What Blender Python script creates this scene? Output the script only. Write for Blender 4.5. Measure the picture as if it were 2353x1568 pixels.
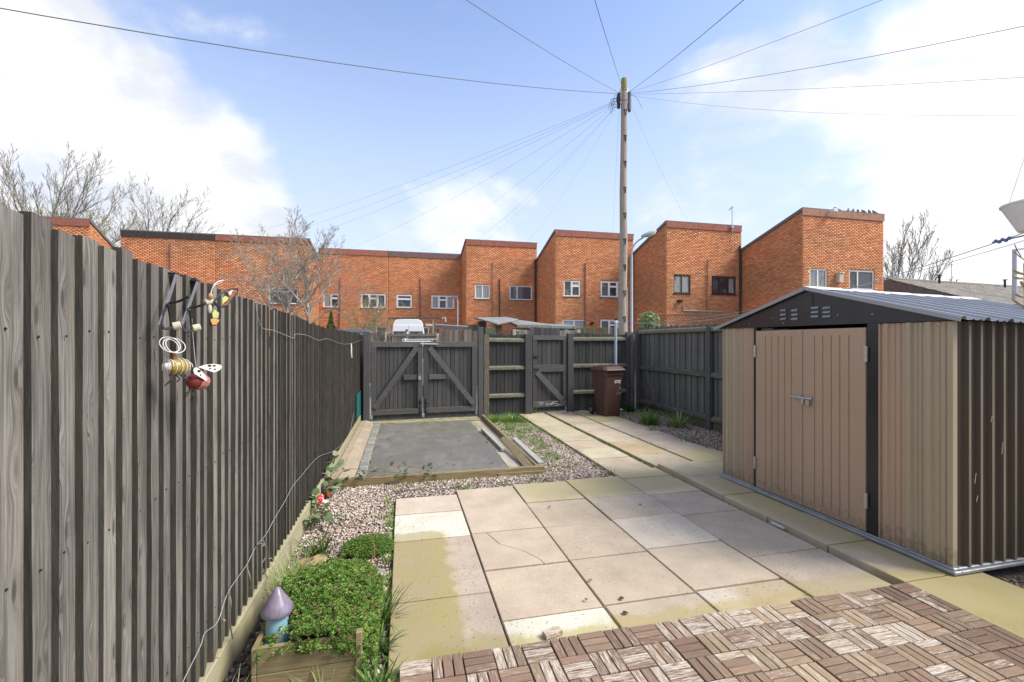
import bpy, bmesh, math, random
import numpy as np
from mathutils import Vector, Matrix, noise as mnoise

for _o in list(bpy.data.objects):
    bpy.data.objects.remove(_o)
scene = bpy.context.scene
COL = scene.collection
R = math.radians
rnd = random.Random(7)
rng = np.random.default_rng(11)

# ------------------------------------------------------------------ camera
EYE = 1.55
YAW = 13.4
cam_data = bpy.data.cameras.new("camera")
cam_data.lens = 16.0
cam_data.sensor_width = 36.0
cam_data.shift_y = 0.0013
cam_data.clip_start = 0.02
cam_data.clip_end = 600.0
cam = bpy.data.objects.new("camera", cam_data)
cam.location = (0, 0, EYE)
cam.rotation_euler = (R(90), 0, R(-YAW))
COL.objects.link(cam)
scene.camera = cam

# surveying helpers: the garden was measured off the photograph (2353 px wide
# survey units, horizon at row 787) and turned into metres with these
FPX = 1046.0
CT, ST = math.cos(R(YAW)), math.sin(R(YAW))
def ray(px, py):
    u = (px - 1176.0) / FPX
    return Vector((ST + CT * u, CT - ST * u, (787.0 - py) / FPX))
EYEV = Vector((0, 0, EYE))
def at_z(px, py, z=0.0):
    r = ray(px, py); t = (z - EYE) / r.z
    return EYEV + r * t
def at_d(px, py, d):
    return EYEV + ray(px, py) * d
def at_x(px, py, x):
    r = ray(px, py); return EYEV + r * (x / r.x)
def at_y(px, py, y):
    r = ray(px, py); return EYEV + r * (y / r.y)
def at_plane(px, py, p0, n):
    r = ray(px, py); n = Vector(n)
    return EYEV + r * (n.dot(Vector(p0) - EYEV) / n.dot(r))

# ------------------------------------------------------------------ nodes
class NT:
    def __init__(self, tree):
        self.t = tree; self.L = tree.links; tree.nodes.clear()
    def n(self, kind, ins=None, **props):
        nd = self.t.nodes.new(kind)
        for k, v in props.items():
            setattr(nd, k, v)
        for k, v in (ins or {}).items():
            self.set(nd.inputs[k], v)
        return nd
    def set(self, sock, v):
        if isinstance(v, bpy.types.NodeSocket):
            self.L.new(v, sock)
        else:
            if hasattr(sock, "default_value"):
                if isinstance(v, (tuple, list)) and len(v) == 3 and sock.type == 'RGBA':
                    v = (*v, 1)
                sock.default_value = v
    def math(self, op, a, b=0.5, c=None, clamp=False):
        nd = self.n('ShaderNodeMath', {0: a, 1: b}, operation=op, use_clamp=clamp)
        if c is not None:
            self.set(nd.inputs[2], c)
        return nd.outputs[0]
    def vmath(self, op, a, b=(0, 0, 0)):
        nd = self.n('ShaderNodeVectorMath', {0: a, 1: b}, operation=op)
        return nd.outputs['Value'] if op == 'DOT_PRODUCT' else nd.outputs[0]
    def scale(self, a, s):
        nd = self.n('ShaderNodeVectorMath', {0: a}, operation='SCALE')
        self.set(nd.inputs['Scale'], s)
        return nd.outputs[0]
    def step(self, v, lo, hi, a=0.0, b=1.0):
        return self.n('ShaderNodeMapRange', {0: v, 1: lo, 2: hi, 3: a, 4: b}, interpolation_type='SMOOTHSTEP').outputs[0]
    def lin(self, v, lo, hi, a=0.0, b=1.0):
        return self.n('ShaderNodeMapRange', {0: v, 1: lo, 2: hi, 3: a, 4: b}).outputs[0]
    def mix(self, f, a, b, blend='MIX'):
        nd = self.n('ShaderNodeMix', data_type='RGBA', blend_type=blend)
        self.set(nd.inputs[0], f); self.set(nd.inputs[6], a); self.set(nd.inputs[7], b)
        return nd.outputs[2]
    def noise(self, vec, scale, detail=4.0, rough=0.55, dist=0.0):
        return self.n('ShaderNodeTexNoise', {'Vector': vec, 'Scale': scale, 'Detail': detail, 'Roughness': rough, 'Distortion': dist}).outputs[0]

# ------------------------------------------------------------------ world
SUN_EL, SUN_AZ = 46.0, 114.0        # azimuth measured from +Y towards +X
def sun_vec():
    e, a = R(SUN_EL), R(SUN_AZ)
    return Vector((math.cos(e) * math.sin(a), math.cos(e) * math.cos(a), math.sin(e)))
world = bpy.data.worlds.new("World")
scene.world = world
world.use_nodes = True
W = NT(world.node_tree)
tc = W.n('ShaderNodeTexCoord').outputs['Generated']
dirn = W.n('ShaderNodeVectorMath', {0: tc}, operation='NORMALIZE').outputs[0]
sep = W.n('ShaderNodeSeparateXYZ', {0: dirn})
dz = sep.outputs[2]
sky = W.n('ShaderNodeTexSky', sky_type='NISHITA', sun_disc=False, sun_elevation=R(SUN_EL), sun_rotation=R(SUN_AZ),
          altitude=100.0, air_density=1.0, dust_density=0.6, ozone_density=1.5)
SKYCOL = W.mix(1.0, sky.outputs[0], (0.93, 0.84, 0.85), 'MULTIPLY')
# clouds: fractal noise whose cover is heavier where cloud banks stand
warp = W.n('ShaderNodeTexNoise', {'Vector': dirn, 'Scale': 2.1, 'Detail': 3.0}).outputs[1]
warp = W.vmath('SUBTRACT', warp, (0.5, 0.5, 0.5))
wd = W.vmath('ADD', dirn, W.scale(warp, 0.22))
wd2 = W.vmath('MULTIPLY', wd, (1.0, 1.0, 1.7))
n1 = W.noise(wd2, 4.2, 9.0, 0.56, 0.1)
n2 = W.noise(W.vmath('ADD', wd2, (3.1, 1.7, 0.4)), 1.7, 6.0, 0.55)
BANKS = [(-60, 360, 14, 1.25), (130, 380, 16, 1.3), (330, 430, 13, 1.25), (480, 520, 10, 1.1), (250, 60, 11, .5), (90, 40, 12, .52), (480, 100, 9, .5),
         (620, 150, 6, .33), (1040, 50, 4, .22), (640, 510, 7, .5), (1080, 560, 10, .62), (900, 600, 8, .5),
         (1900, 230, 9, .74), (2110, 230, 11, .86), (2330, 280, 11, .66), (1720, 330, 11, .74), (1600, 420, 10, .6), (1950, 400, 12, .70), (1480, 470, 8, .4), (1800, 500, 10, .5), (2260, 480, 11, 1.1), (2400, 420, 10, 1.0), (2130, 60, 8, .45), (2320, 40, 8, .5),
         (1500, 560, 12, .3)]
cover = None
for (bx, by, rad, wgt) in BANKS:
    v = ray(bx, by).normalized()
    d = W.vmath('DOT_PRODUCT', dirn, tuple(v))
    s = W.step(d, math.cos(R(rad * 1.25)), math.cos(R(rad * 0.25)), 0.0, wgt)
    cover = s if cover is None else W.math('MAXIMUM', cover, s)
fwd = ray(1176, 420).normalized()
away = W.step(W.vmath('DOT_PRODUCT', dirn, tuple(fwd)), math.cos(R(75)), math.cos(R(52)), 1.0, 0.0)
roam = W.math('MULTIPLY', away, W.step(n2, 0.38, 0.58, 0.35, 0.95))  # cloud cover out of view, thickened to lift the fill light
cover = W.math('MAXIMUM', cover, roam)
dens = W.math('ADD', W.math('MULTIPLY', n1, 1.35), W.math('MULTIPLY', cover, 0.66))
mask = W.step(dens, 0.92, 1.36)
horizon = W.step(dz, 0.08, 0.66, 1.0, 0.0)
blue = W.mix(W.math('MULTIPLY', horizon, 0.85), SKYCOL, (2.02, 2.28, 2.78))
cshade = W.step(W.noise(wd2, 4.6, 7.0, .6), 0.36, 0.60)
ccol = W.mix(cshade, (2.38, 2.47, 2.66), (3.28, 3.28, 3.28))
skyc = W.mix(W.math('MULTIPLY', mask, 0.96), blue, ccol)
bg = W.n('ShaderNodeBackground', {'Color': skyc, 'Strength': 0.10})
out = W.n('ShaderNodeOutputWorld', {'Surface': bg.outputs[0]})

sun_data = bpy.data.lights.new("sun", 'SUN')
sun_data.energy = 1.4
sun_data.angle = R(24)
sun_data.color = (1.0, 0.94, 0.86)
sun = bpy.data.objects.new("sun", sun_data)
sun.rotation_euler = (-sun_vec()).to_track_quat('-Z', 'Y').to_euler()
sun.location = (20, 0, 30)
COL.objects.link(sun)
scene.view_settings.view_transform = 'Standard'
scene.view_settings.look = 'None'
scene.view_settings.exposure = 1.85
scene.view_settings.gamma = 1.0
scene.view_settings.use_curve_mapping = False
scene.render.engine = 'CYCLES'
scene.cycles.max_bounces = 6
scene.cycles.use_denoising = True

# ------------------------------------------------------------------ materials
def pm(name, base, vary=0.18, scale=6.0, stretch=(1, 1, 1), rough=0.85, bump=0.0, bscale=80.0, metal=0.0, spec=0.3,
       rand=0.10, tint=None, second=None, third=None, detail=5.0, transl=0.0, bstretch=None, splash=None):
    """procedural paint / wood / stone: noise-mottled base colour, optional blotches of a second and third colour"""
    m = bpy.data.materials.new(name); m.use_nodes = True
    T = NT(m.node_tree)
    co = T.n('ShaderNodeTexCoord').outputs['Object']
    oi = T.n('ShaderNodeObjectInfo')
    off = T.n('ShaderNodeCombineXYZ', {0: T.math('MULTIPLY', oi.outputs['Random'], 37.0), 1: T.math('MULTIPLY', oi.outputs['Random'], 91.0), 2: T.math('MULTIPLY', oi.outputs['Random'], 53.0)}).outputs[0]
    co = T.vmath('ADD', co, off)
    cs = T.vmath('MULTIPLY', co, stretch)
    nz = T.noise(cs, scale, detail, 0.62)
    if tint == 'obj':
        b = oi.outputs['Color']
    elif tint == 'attr':
        b = T.n('ShaderNodeAttribute', attribute_name='tint').outputs['Color']
    else:
        b = T.n('ShaderNodeRGB').outputs[0]; b.default_value = (*base, 1)
    f = T.lin(nz, 0.25, 0.75, 1 - vary, 1 + vary)
    fr = T.lin(oi.outputs['Random'], 0, 1, 1 - rand, 1 + rand)
    c = T.scale(b, T.math('MULTIPLY', f, fr))
    for k, sp in enumerate((second, third)):
        if sp:
            col, sc, lo, hi, amt = sp[:5]
            st = sp[5] if len(sp) > 5 else stretch
            v2 = T.vmath('MULTIPLY', T.vmath('ADD', co, (3.3 + 7 * k, 1.1, 5.7)), st)
            msk = T.step(T.noise(v2, sc, 6.0, 0.65), lo, hi, 0.0, amt)
            c = T.mix(msk, c, col)
    if splash:          # dried mud thrown up from the ground, a property of the wall's foot
        gz = T.n('ShaderNodeSeparateXYZ', {0: T.n('ShaderNodeNewGeometry').outputs['Position']}).outputs[2]
        spl = T.noise(co, 26.0, 6.0, .7)
        hgt = T.math('ADD', gz, T.math('MULTIPLY', T.math('SUBTRACT', spl, .5), .55))
        c = T.mix(T.step(hgt, .05, .24, splash[1], 0.0), c, splash[0])
    bs = T.n('ShaderNodeBsdfPrincipled', {'Base Color': c, 'Roughness': rough, 'Metallic': metal, 'Specular IOR Level': spec})
    if bump:
        bc = T.vmath('MULTIPLY', co, bstretch or stretch)
        bn = T.noise(bc, bscale, 4.0, 0.6)
        bp = T.n('ShaderNodeBump', {'Height': bn, 'Strength': bump, 'Distance': 0.01})
        T.set(bs.inputs['Normal'], bp.outputs[0])
    sh = bs.outputs[0]
    if transl:
        tr = T.n('ShaderNodeBsdfTranslucent', {'Color': c})
        sh = T.n('ShaderNodeMixShader', {0: transl, 1: sh, 2: tr.outputs[0]}).outputs[0]
    T.n('ShaderNodeOutputMaterial', {'Surface': sh})
    return m

GR = (9, 9, 1.0)     # vertical grain
M = {}
M['pale_side'] = pm('dark wood', (.062, .056, .048), .4, 6, GR, .92, .3, 20, rand=.25, second=((.12, .11, .09), 8, .62, .75, .6, GR))
M['gate_wood'] = pm('charcoal stained boards', (.074, .072, .071), .28, 7, GR, .85, .4, 18, rand=.22, second=((.15, .135, .12), 5, .58, .74, .55, (7, 7, .8)), third=((.33, .30, .25), 16, .70, .76, .7, (8, 8, .9)))
M['dark_board'] = pm('near black stained boards', (.052, .051, .050), .3, 7, GR, .88, .4, 18, rand=.25, second=((.10, .095, .08), 5, .6, .76, .5, (7, 7, .8)), third=((.10, .11, .045), 3, .6, .75, .5, (2, 2, 1)))
M['rail_wood'] = pm('charcoal stained rails', (.096, .094, .092), .25, 7, (1, 9, 9), .85, .4, 18, rand=.15, second=((.22, .20, .15), 6, .55, .7, .6, (1.2, 8, 8)))
M['green_rail'] = pm('greening dark rails', (.105, .105, .095), .25, 7, (9, 1, 9), .85, .4, 18, rand=.15, second=((.17, .17, .095), 4, .5, .66, .75, (3, 1, 3)))
M['post_wood'] = pm('stained posts', (.082, .081, .079), .25, 7, GR, .85, .4, 18, rand=.15, second=((.20, .18, .12), 5, .60, .76, .6, (6, 6, .8)))
M['mossy_rail'] = pm('lichen grey rail', (.175, .165, .12), .3, 9, (1.5, 9, 9), .9, .4, 25, rand=.12, second=((.25, .25, .12), 9, .5, .68, .6, (2, 5, 5)), third=((.07, .066, .058), 6, .50, .62, .85, (1.6, 9, 9)))
M['old_board'] = pm('old silver fence boards', (.19, .165, .125), .4, 7, GR, .92, .4, 18, rand=.35, second=((.36, .33, .26), 6, .54, .68, .6, GR), third=((.06, .05, .04), 8, .60, .72, .7, GR))
M['green_board'] = pm('algae green fence boards', (.14, .13, .075), .3, 7, GR, .92, .4, 18, rand=.25, second=((.23, .21, .12), 6, .54, .7, .6, GR))
M['pale_board'] = pm('bleached fence boards', (.33, .31, .25), .3, 7, GR, .92, .4, 18, rand=.25, second=((.17, .15, .11), 6, .56, .7, .7, GR))
M['grey_board'] = pm('plain grey fence boards', (.125, .122, .113), .32, 7, GR, .9, .4, 18, rand=.22, second=((.24, .23, .20), 6, .54, .7, .6, GR), third=((.14, .15, .09), 4, .62, .75, .5, (2, 2, 1)))
M['timber'] = pm('treated timber', (.27, .215, .115), .3, 5, (1, 9, 9), .88, .4, 14, second=((.16, .12, .06), 5, .56, .7, .6, (1.2, 7, 7)), third=((.22, .23, .08), 4, .58, .7, .5, (1, 1, 1)))
M['timber_y'] = pm('treated timber lengthwise', (.27, .21, .12), .3, 5, (9, 1, 9), .88, .4, 14, second=((.17, .125, .065), 5, .56, .7, .6, (7, 1.2, 7)), third=((.30, .29, .24), 6, .56, .7, .5, (7, 1, 7)))
M['gravel_board'] = pm('cream gravel board', (.35, .32, .205), .16, 5, (6, 1, 6), .9, .2, 30, second=((.38, .36, .17), 4, .5, .68, .6, (1, 1, 1)))
M['batten'] = pm('white weathered batten', (.38, .365, .325), .22, 6, (9, 1, 9), .9, .3, 20, second=((.30, .28, .22), 6, .56, .7, .6, (8, 1, 8)))
M['concrete'] = pm('pale concrete', (.42, .37, .29), .22, 3, rough=.92, bump=.35, bscale=70, second=((.32, .25, .16), 3, .5, .68, .6), third=((.24, .25, .12), 5, .60, .72, .5))
M['mossy_concrete'] = pm('mossy concrete', (.34, .31, .22), .3, 6, rough=.95, bump=.4, bscale=60, rand=0, second=((.20, .21, .06), 7, .42, .60, .8))
M['haunch'] = pm('brown mortar haunch', (.37, .30, .215), .2, 3, (2, 1, 2), .92, .35, 60, second=((.45, .39, .28), 3, .52, .68, .6))
M['sett'] = pm('grey granite sett', (.25, .245, .22), .22, 20, rough=.88, bump=.4, bscale=90, rand=.2, second=((.24, .26, .14), 5, .58, .7, .5))
M['tarmac'] = pm('worn tarmac', (.150, .146, .134), .5, 130, rough=.9, bump=.55, bscale=170, detail=8, rand=0, second=((.215, .205, .175), 3.1, .42, .64, .8, (1, .6, 1)), third=((.14, .14, .075), 1.4, .48, .66, .65))
M['soil'] = pm('damp soil', (.085, .065, .05), .4, 18, rough=.95, bump=.6, bscale=60, rand=0, second=((.16, .13, .11), 30, .5, .62, .7))
M['gravel_bed'] = pm('grit bed', (.19, .155, .135), .5, 70, rough=.95, bump=.8, bscale=90, rand=0, detail=8, second=((.07, .055, .05), 40, .52, .62, .8))
M['stone'] = pm('gravel stones', (.4, .33, .3), .18, 60, rough=.85, tint='attr', rand=0)
M['lane'] = pm('gritty lane', (.20, .185, .165), .25, 2, rough=.95, rand=0, second=((.10, .11, .05), 1.2, .55, .7, .6))
M['slat'] = None
M['brick'] = pm('orange brick', (.4, .15, .07), .14, 22, rough=.9, tint='attr', rand=0, bump=.25, bscale=60)
M['mortar'] = pm('brick mortar', (.42, .205, .12), .15, 5, rough=.95, rand=0)
M['fascia_red'] = pm('red tile hanging', (.34, .125, .085), .2, 5, rough=.8, rand=.1, second=((.24, .10, .07), 4, .5, .66, .6))
M['fascia_brown'] = pm('brown tile hanging', (.17, .105, .095), .2, 5, rough=.8, rand=.1)
M['fascia_tan'] = pm('tan tile hanging', (.36, .19, .12), .2, 5, rough=.8, rand=.1)
M['fascia_black'] = pm('black tile hanging', (.055, .045, .04), .25, 5, rough=.8, rand=.1)
M['roof_felt'] = pm('grey roof', (.16, .155, .15), .2, 6, rough=.9, rand=.1)
M['roof_tile'] = pm('grey concrete roof tile', (.27, .25, .215), .3, 1.5, rough=.9, rand=.25, second=((.17, .16, .13), 2.5, .5, .66, .6))
M['white_frame'] = pm('white window plastic', (.80, .80, .79), .04, 8, rough=.35, spec=.45, rand=.03)
M['brown_frame'] = pm('dark brown window frame', (.055, .032, .03), .2, 12, rough=.45, rand=.05)
M['black'] = pm('black gloss paint', (.018, .018, .02), .2, 6, rough=.28, spec=.5, rand=0, second=((.05, .05, .055), 3, .55, .75, .6))
M['black_plastic'] = pm('black plastic', (.02, .02, .021), .2, 12, rough=.5, rand=.05)
M['glass'] = pm('dark window glass', (.045, .05, .058), .5, 3.5, rough=.06, spec=.6, rand=.35, second=((.16, .165, .16), 3.0, .54, .60, .8))
M['glass_net'] = pm('window glass with net curtain', (.27, .28, .27), .3, 3.5, (3, 1, .6), .07, spec=.6, rand=.12, second=((.08, .08, .08), 2.4, .56, .62, .8))
M['glass_blind'] = pm('window glass with pulled blind', (.085, .085, .10), .12, 3, rough=.1, spec=.5, rand=.1)
M['khaki'] = pm('khaki painted steel', (.385, .312, .21), .05, 2.0, (1, 1, 1), .40, spec=.45, rand=0, splash=((.20, .16, .10), .75))
M['pinkbrown'] = pm('tan brown painted steel', (.415, .285, .197), .05, 2.0, (1, 1, 1), .38, spec=.45, rand=.02, splash=((.20, .16, .10), .7))
M['darkbrown'] = pm('brown steel with dark reflection tone', (.078, .058, .043), .2, 1.6, (1, 1, .4), .38, spec=.4, rand=0)  # dark reflection on the shed's near end is put into the base colour
M['ribtan'] = pm('tan rib toned as lit', (.19, .155, .11), .25, 3, (1, 1, .4), .4, spec=.4, rand=.1)  # light caught by the ribs' facing angle, painted as a paler tone
M['galv'] = pm('galvanised steel', (.36, .37, .385), .25, 10, rough=.5, metal=.7, rand=.05, second=((.36, .32, .27), 14, .6, .72, .6))
M['steel'] = pm('bright steel', (.55, .53, .50), .2, 30, rough=.32, metal=.9, rand=.05, second=((.24, .15, .09), 30, .6, .7, .5))
M['roofmetal'] = pm('blue grey steel roof', (.30, .308, .33), .12, 3, rough=.36, spec=.5, metal=.15, rand=.05)
M['ridgewhite'] = pm('white ridge cap', (.78, .79, .80), .06, 5, rough=.4, rand=0)
M['bin'] = pm('brown bin plastic', (.085, .045, .033), .15, 4, rough=.5, spec=.4, rand=0, second=((.19, .095, .07), 6, .58, .72, .45, (1, 1, .5)))
M['rubber'] = pm('black rubber', (.018, .018, .018), .2, 12, rough=.75, rand=0)
M['label_white'] = pm('white sticker', (.74, .73, .70), .1, 40, rough=.6, rand=0)
M['pole_wood'] = pm('grey pole timber', (.34, .29, .235), .3, 6, (9, 9, .6), .92, .5, 16, rand=0, second=((.13, .10, .075), 7, .585, .67, .8, (9, 9, .5)), third=((.42, .38, .30), 5, .56, .7, .6, (7, 7, .5)))
M['pole_top'] = pm('mossy pole top', (.25, .22, .06), .3, 14, rough=.95, rand=0)
M['cable'] = pm('grey cable', (.15, .157, .17), .1, 6, rough=.6, rand=.2)
M['grey_paint'] = pm('grey column paint', (.42, .44, .47), .1, 4, rough=.5, rand=.05)
M['lamp_glass'] = pm('lamp lens', (.52, .52, .40), .1, 8, rough=.25, rand=0)
M['bluegrey'] = pm('blue grey plastic pole', (.38, .43, .52), .08, 4, rough=.5, rand=0)
M['van'] = pm('white van paint', (.78, .80, .83), .03, 2, rough=.25, spec=.5, rand=0)
M['felt'] = pm('green grey roofing felt', (.23, .24, .225), .2, 2.5, rough=.95, bump=.3, bscale=40, rand=.06, second=((.15, .155, .14), 3, .52, .7, .6))
M['shedbrown'] = pm('red brown boards', (.145, .075, .055), .2, 6, GR, .85, .3, 16, rand=.12)
M['signgreen'] = pm('faded green board', (.10, .12, .075), .25, 6, rough=.8, rand=0)
M['rope'] = pm('faded line', (.36, .36, .40), .12, 30, rough=.8, rand=.1)
M['bluerope'] = pm('blue rope', (.10, .14, .27), .2, 60, rough=.8, rand=0)
M['wire'] = pm('galvanised wire', (.44, .45, .47), .2, 40, rough=.5, metal=.3, rand=.1)
M['iron'] = pm('black iron', (.028, .028, .030), .3, 30, rough=.5, rand=.1, second=((.10, .055, .035), 30, .62, .72, .5))
M['slate_bar'] = pm('grey enamel bar', (.17, .175, .20), .1, 10, rough=.4, rand=.05)
M['whitewire'] = pm('white coil wire', (.66, .64, .60), .2, 40, rough=.4, rand=.05, second=((.32, .16, .09), 40, .6, .7, .6))
M['rust'] = pm('rusted iron', (.27, .115, .055), .3, 60, rough=.8, rand=.1)
M['ochre'] = pm('ochre enamel', (.34, .235, .045), .25, 30, rough=.35, spec=.5, rand=0)
M['maroon'] = pm('dark red enamel', (.19, .028, .022), .3, 30, rough=.3, spec=.5, rand=0)
M['pinkwire'] = pm('pink coil wire', (.50, .21, .18), .2, 40, rough=.4, rand=0)
M['wingwhite'] = pm('white enamel wing', (.76, .73, .66), .08, 30, rough=.4, rand=.05, second=((.45, .27, .14), 25, .66, .75, .6))
M['lime'] = pm('lime glass', (.48, .52, .17), .25, 40, rough=.25, rand=.05)
M['bead'] = pm('cream candle cup', (.52, .47, .36), .12, 20, rough=.6, rand=.05, second=((.35, .25, .15), 30, .6, .72, .5))
M['orangebead'] = pm('orange glazed head', (.55, .30, .11), .25, 40, rough=.35, rand=0, second=((.75, .65, .5), 30, .55, .65, .7))
M['cap'] = pm('mauve glazed cap', (.21, .18, .24), .4, 22, rough=.32, spec=.5, rand=0, second=((.36, .27, .33), 12, .54, .7, .6), third=((.16, .09, .06), 25, .64, .72, .7))
M['stalk'] = pm('blue glazed stalk', (.22, .38, .46), .16, 14, rough=.35, spec=.5, rand=0, second=((.24, .40, .47), 10, .52, .7, .5))
M['rock'] = pm('sandstone rock', (.40, .30, .14), .3, 12, rough=.92, bump=.5, bscale=40, rand=.1, second=((.12, .105, .09), 9, .5, .6, .85), third=((.30, .22, .12), 25, .5, .66, .5))
M['red'] = pm('red glaze', (.62, .035, .025), .08, 20, rough=.22, spec=.5, rand=0)
M['white'] = pm('white glaze', (.78, .77, .74), .06, 20, rough=.4, rand=0)
M['orange'] = pm('orange paint', (.55, .17, .04), .2, 40, rough=.5, rand=0)
M['teal'] = pm('teal plastic sheet', (.012, .13, .12), .15, 6, rough=.5, rand=0)
M['leaf'] = pm('leaves', (.1, .2, .05), .2, 40, rough=.6, spec=.3, tint='attr', rand=0, transl=.28)
M['leafdull'] = pm('dull leaves', (.1, .2, .05), .2, 40, rough=.75, spec=.2, tint='attr', rand=0, transl=.15)
M['twig'] = pm('bare twigs', (.15, .12, .09), .2, 4, rough=.95, tint='attr', rand=0)
M['pigeon'] = pm('pigeon feathers', (.14, .15, .18), .35, 30, rough=.8, rand=.3)
M['basket'] = pm('white painted bowl', (.72, .73, .74), .05, 8, rough=.4, rand=0, second=((.5, .5, .5), 14, .62, .7, .4))
M['cutwood'] = pm('yellow cut branches', (.36, .29, .15), .25, 20, rough=.9, rand=.1)
M['silver'] = pm('silver car paint', (.60, .61, .63), .05, 4, rough=.25, spec=.5, metal=.3, rand=0)

# paving: body colour comes from the slab itself, algae stains stand where they stand on the ground
def slab_mat():
    m = bpy.data.materials.new('concrete paving'); m.use_nodes = True
    T = NT(m.node_tree)
    geo = T.n('ShaderNodeNewGeometry').outputs['Position']
    oi = T.n('ShaderNodeObjectInfo')
    base = oi.outputs['Color']
    blot = T.noise(geo, 3.0, 6.0, 0.6)
    fine = T.noise(geo, 90.0, 5.0, 0.7)
    c = T.scale(base, T.math('MULTIPLY', T.lin(blot, .3, .7, .84, 1.12), T.lin(fine, .25, .75, .80, 1.20)))
    vor = T.n('ShaderNodeTexVoronoi', {'Vector': geo, 'Scale': 36.0})
    big = T.noise(geo, 2.3, 3.0)
    pit = T.math('MULTIPLY', T.step(vor.outputs[0], .12, .26, 1, 0), T.math('MULTIPLY', T.step(big, .36, .56), T.step(T.n('ShaderNodeSeparateColor', {0: vor.outputs[1]}).outputs[0], .45, .6)))
    # only the grey weathered slabs are pitted, pale specks stand on all
    sepc = T.n('ShaderNodeSeparateColor', {0: base})
    grey = T.step(T.math('SUBTRACT', sepc.outputs[0], sepc.outputs[2]), .17, .22, 1.0, .12)
    c = T.mix(T.math('MULTIPLY', pit, T.math('MULTIPLY', grey, .9)), c, (.10, .085, .08))
    vor2 = T.n('ShaderNodeTexVoronoi', {'Vector': T.vmath('ADD', geo, (4, 7, 0)), 'Scale': 30.0})
    fleck = T.math('MULTIPLY', T.step(vor2.outputs[0], .05, .11, .8, 0), T.step(T.n('ShaderNodeSeparateColor', {0: vor2.outputs[1]}).outputs[1], .62, .7))
    c = T.mix(fleck, c, (.62, .56, .47))
    wv = T.n('ShaderNodeTexNoise', {'Vector': geo, 'Scale': 6.0, 'Detail': 9.0, 'Roughness': .7}).outputs[1]
    wp = T.vmath('ADD', geo, T.scale(T.vmath('SUBTRACT', wv, (.5, .5, .5)), .30))
    sp = T.n('ShaderNodeSeparateXYZ', {0: wp})
    X, Y = sp.outputs[0], sp.outputs[1]
    def box(x0, x1, y0, y1, s=.05):
        a = T.math('MULTIPLY', T.step(X, x0 - s, x0 + s), T.step(X, x1 - s, x1 + s, 1, 0))
        b = T.math('MULTIPLY', T.step(Y, y0 - s, y0 + s), T.step(Y, y1 - s, y1 + s, 1, 0))
        return T.math('MULTIPLY', a, b)
    olive, yellow = (.285, .238, .078), (.385, .315, .095)
    for bx, col, amt in [((-.5, .31, 1.0, 3.78, .025), olive, .78), ((.18, .34, 2.45, 3.75, .06), yellow, .35), ((.1, .60, 1.0, 2.36, .05), olive, .8),
                         ((.55, 1.1, 1.0, 2.33, .03), yellow, .75), ((1.12, 1.8, 1.0, 2.36, .03), yellow, .72), ((1.75, 2.35, 1.0, 2.36, .05), yellow, .6), ((2.0, 2.45, 2.25, 2.5, .06), (.30, .20, .05), .55),
                         ((2.38, 3.1, 1.0, 2.42, .05), olive, .6), ((3.08, 3.75, .3, 2.35, .08), olive, .8), ((3.15, 3.8, 2.7, 4.6, .10), olive, .55), ((3.28, 3.8, 2.2, 2.8, .08), olive, .5),
                         ((1.2, 3.1, 4.3, 4.95, .10), (.36, .29, .12), .55), ((3.7, 4.4, 4.4, 5.7, .15), (.34, .29, .12), .55), ((3.6, 4.4, 8.2, 9.6, .2), (.27, .23, .10), .5), ((2.4, 3.1, 6.8, 9.6, .2), (.36, .31, .15), .2)]:
        msk = T.math('MULTIPLY', box(*bx), T.math('MULTIPLY', T.math('MULTIPLY', T.lin(blot, .3, .7, .55, 1.1), T.lin(fine, .3, .7, .7, 1.15)), amt), clamp=True)
        c = T.mix(msk, c, col)
    bn = T.noise(geo, 160.0, 5.0, .7)
    bp = T.n('ShaderNodeBump', {'Height': T.math('SUBTRACT', bn, T.math('MULTIPLY', pit, grey)), 'Strength': .35, 'Distance': .004})
    bs = T.n('ShaderNodeBsdfPrincipled', {'Base Color': c, 'Roughness': .9, 'Specular IOR Level': .2, 'Normal': bp.outputs[0]})
    T.n('ShaderNodeOutputMaterial', {'Surface': bs.outputs[0]})
    return m
M['slab'] = slab_mat()

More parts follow.
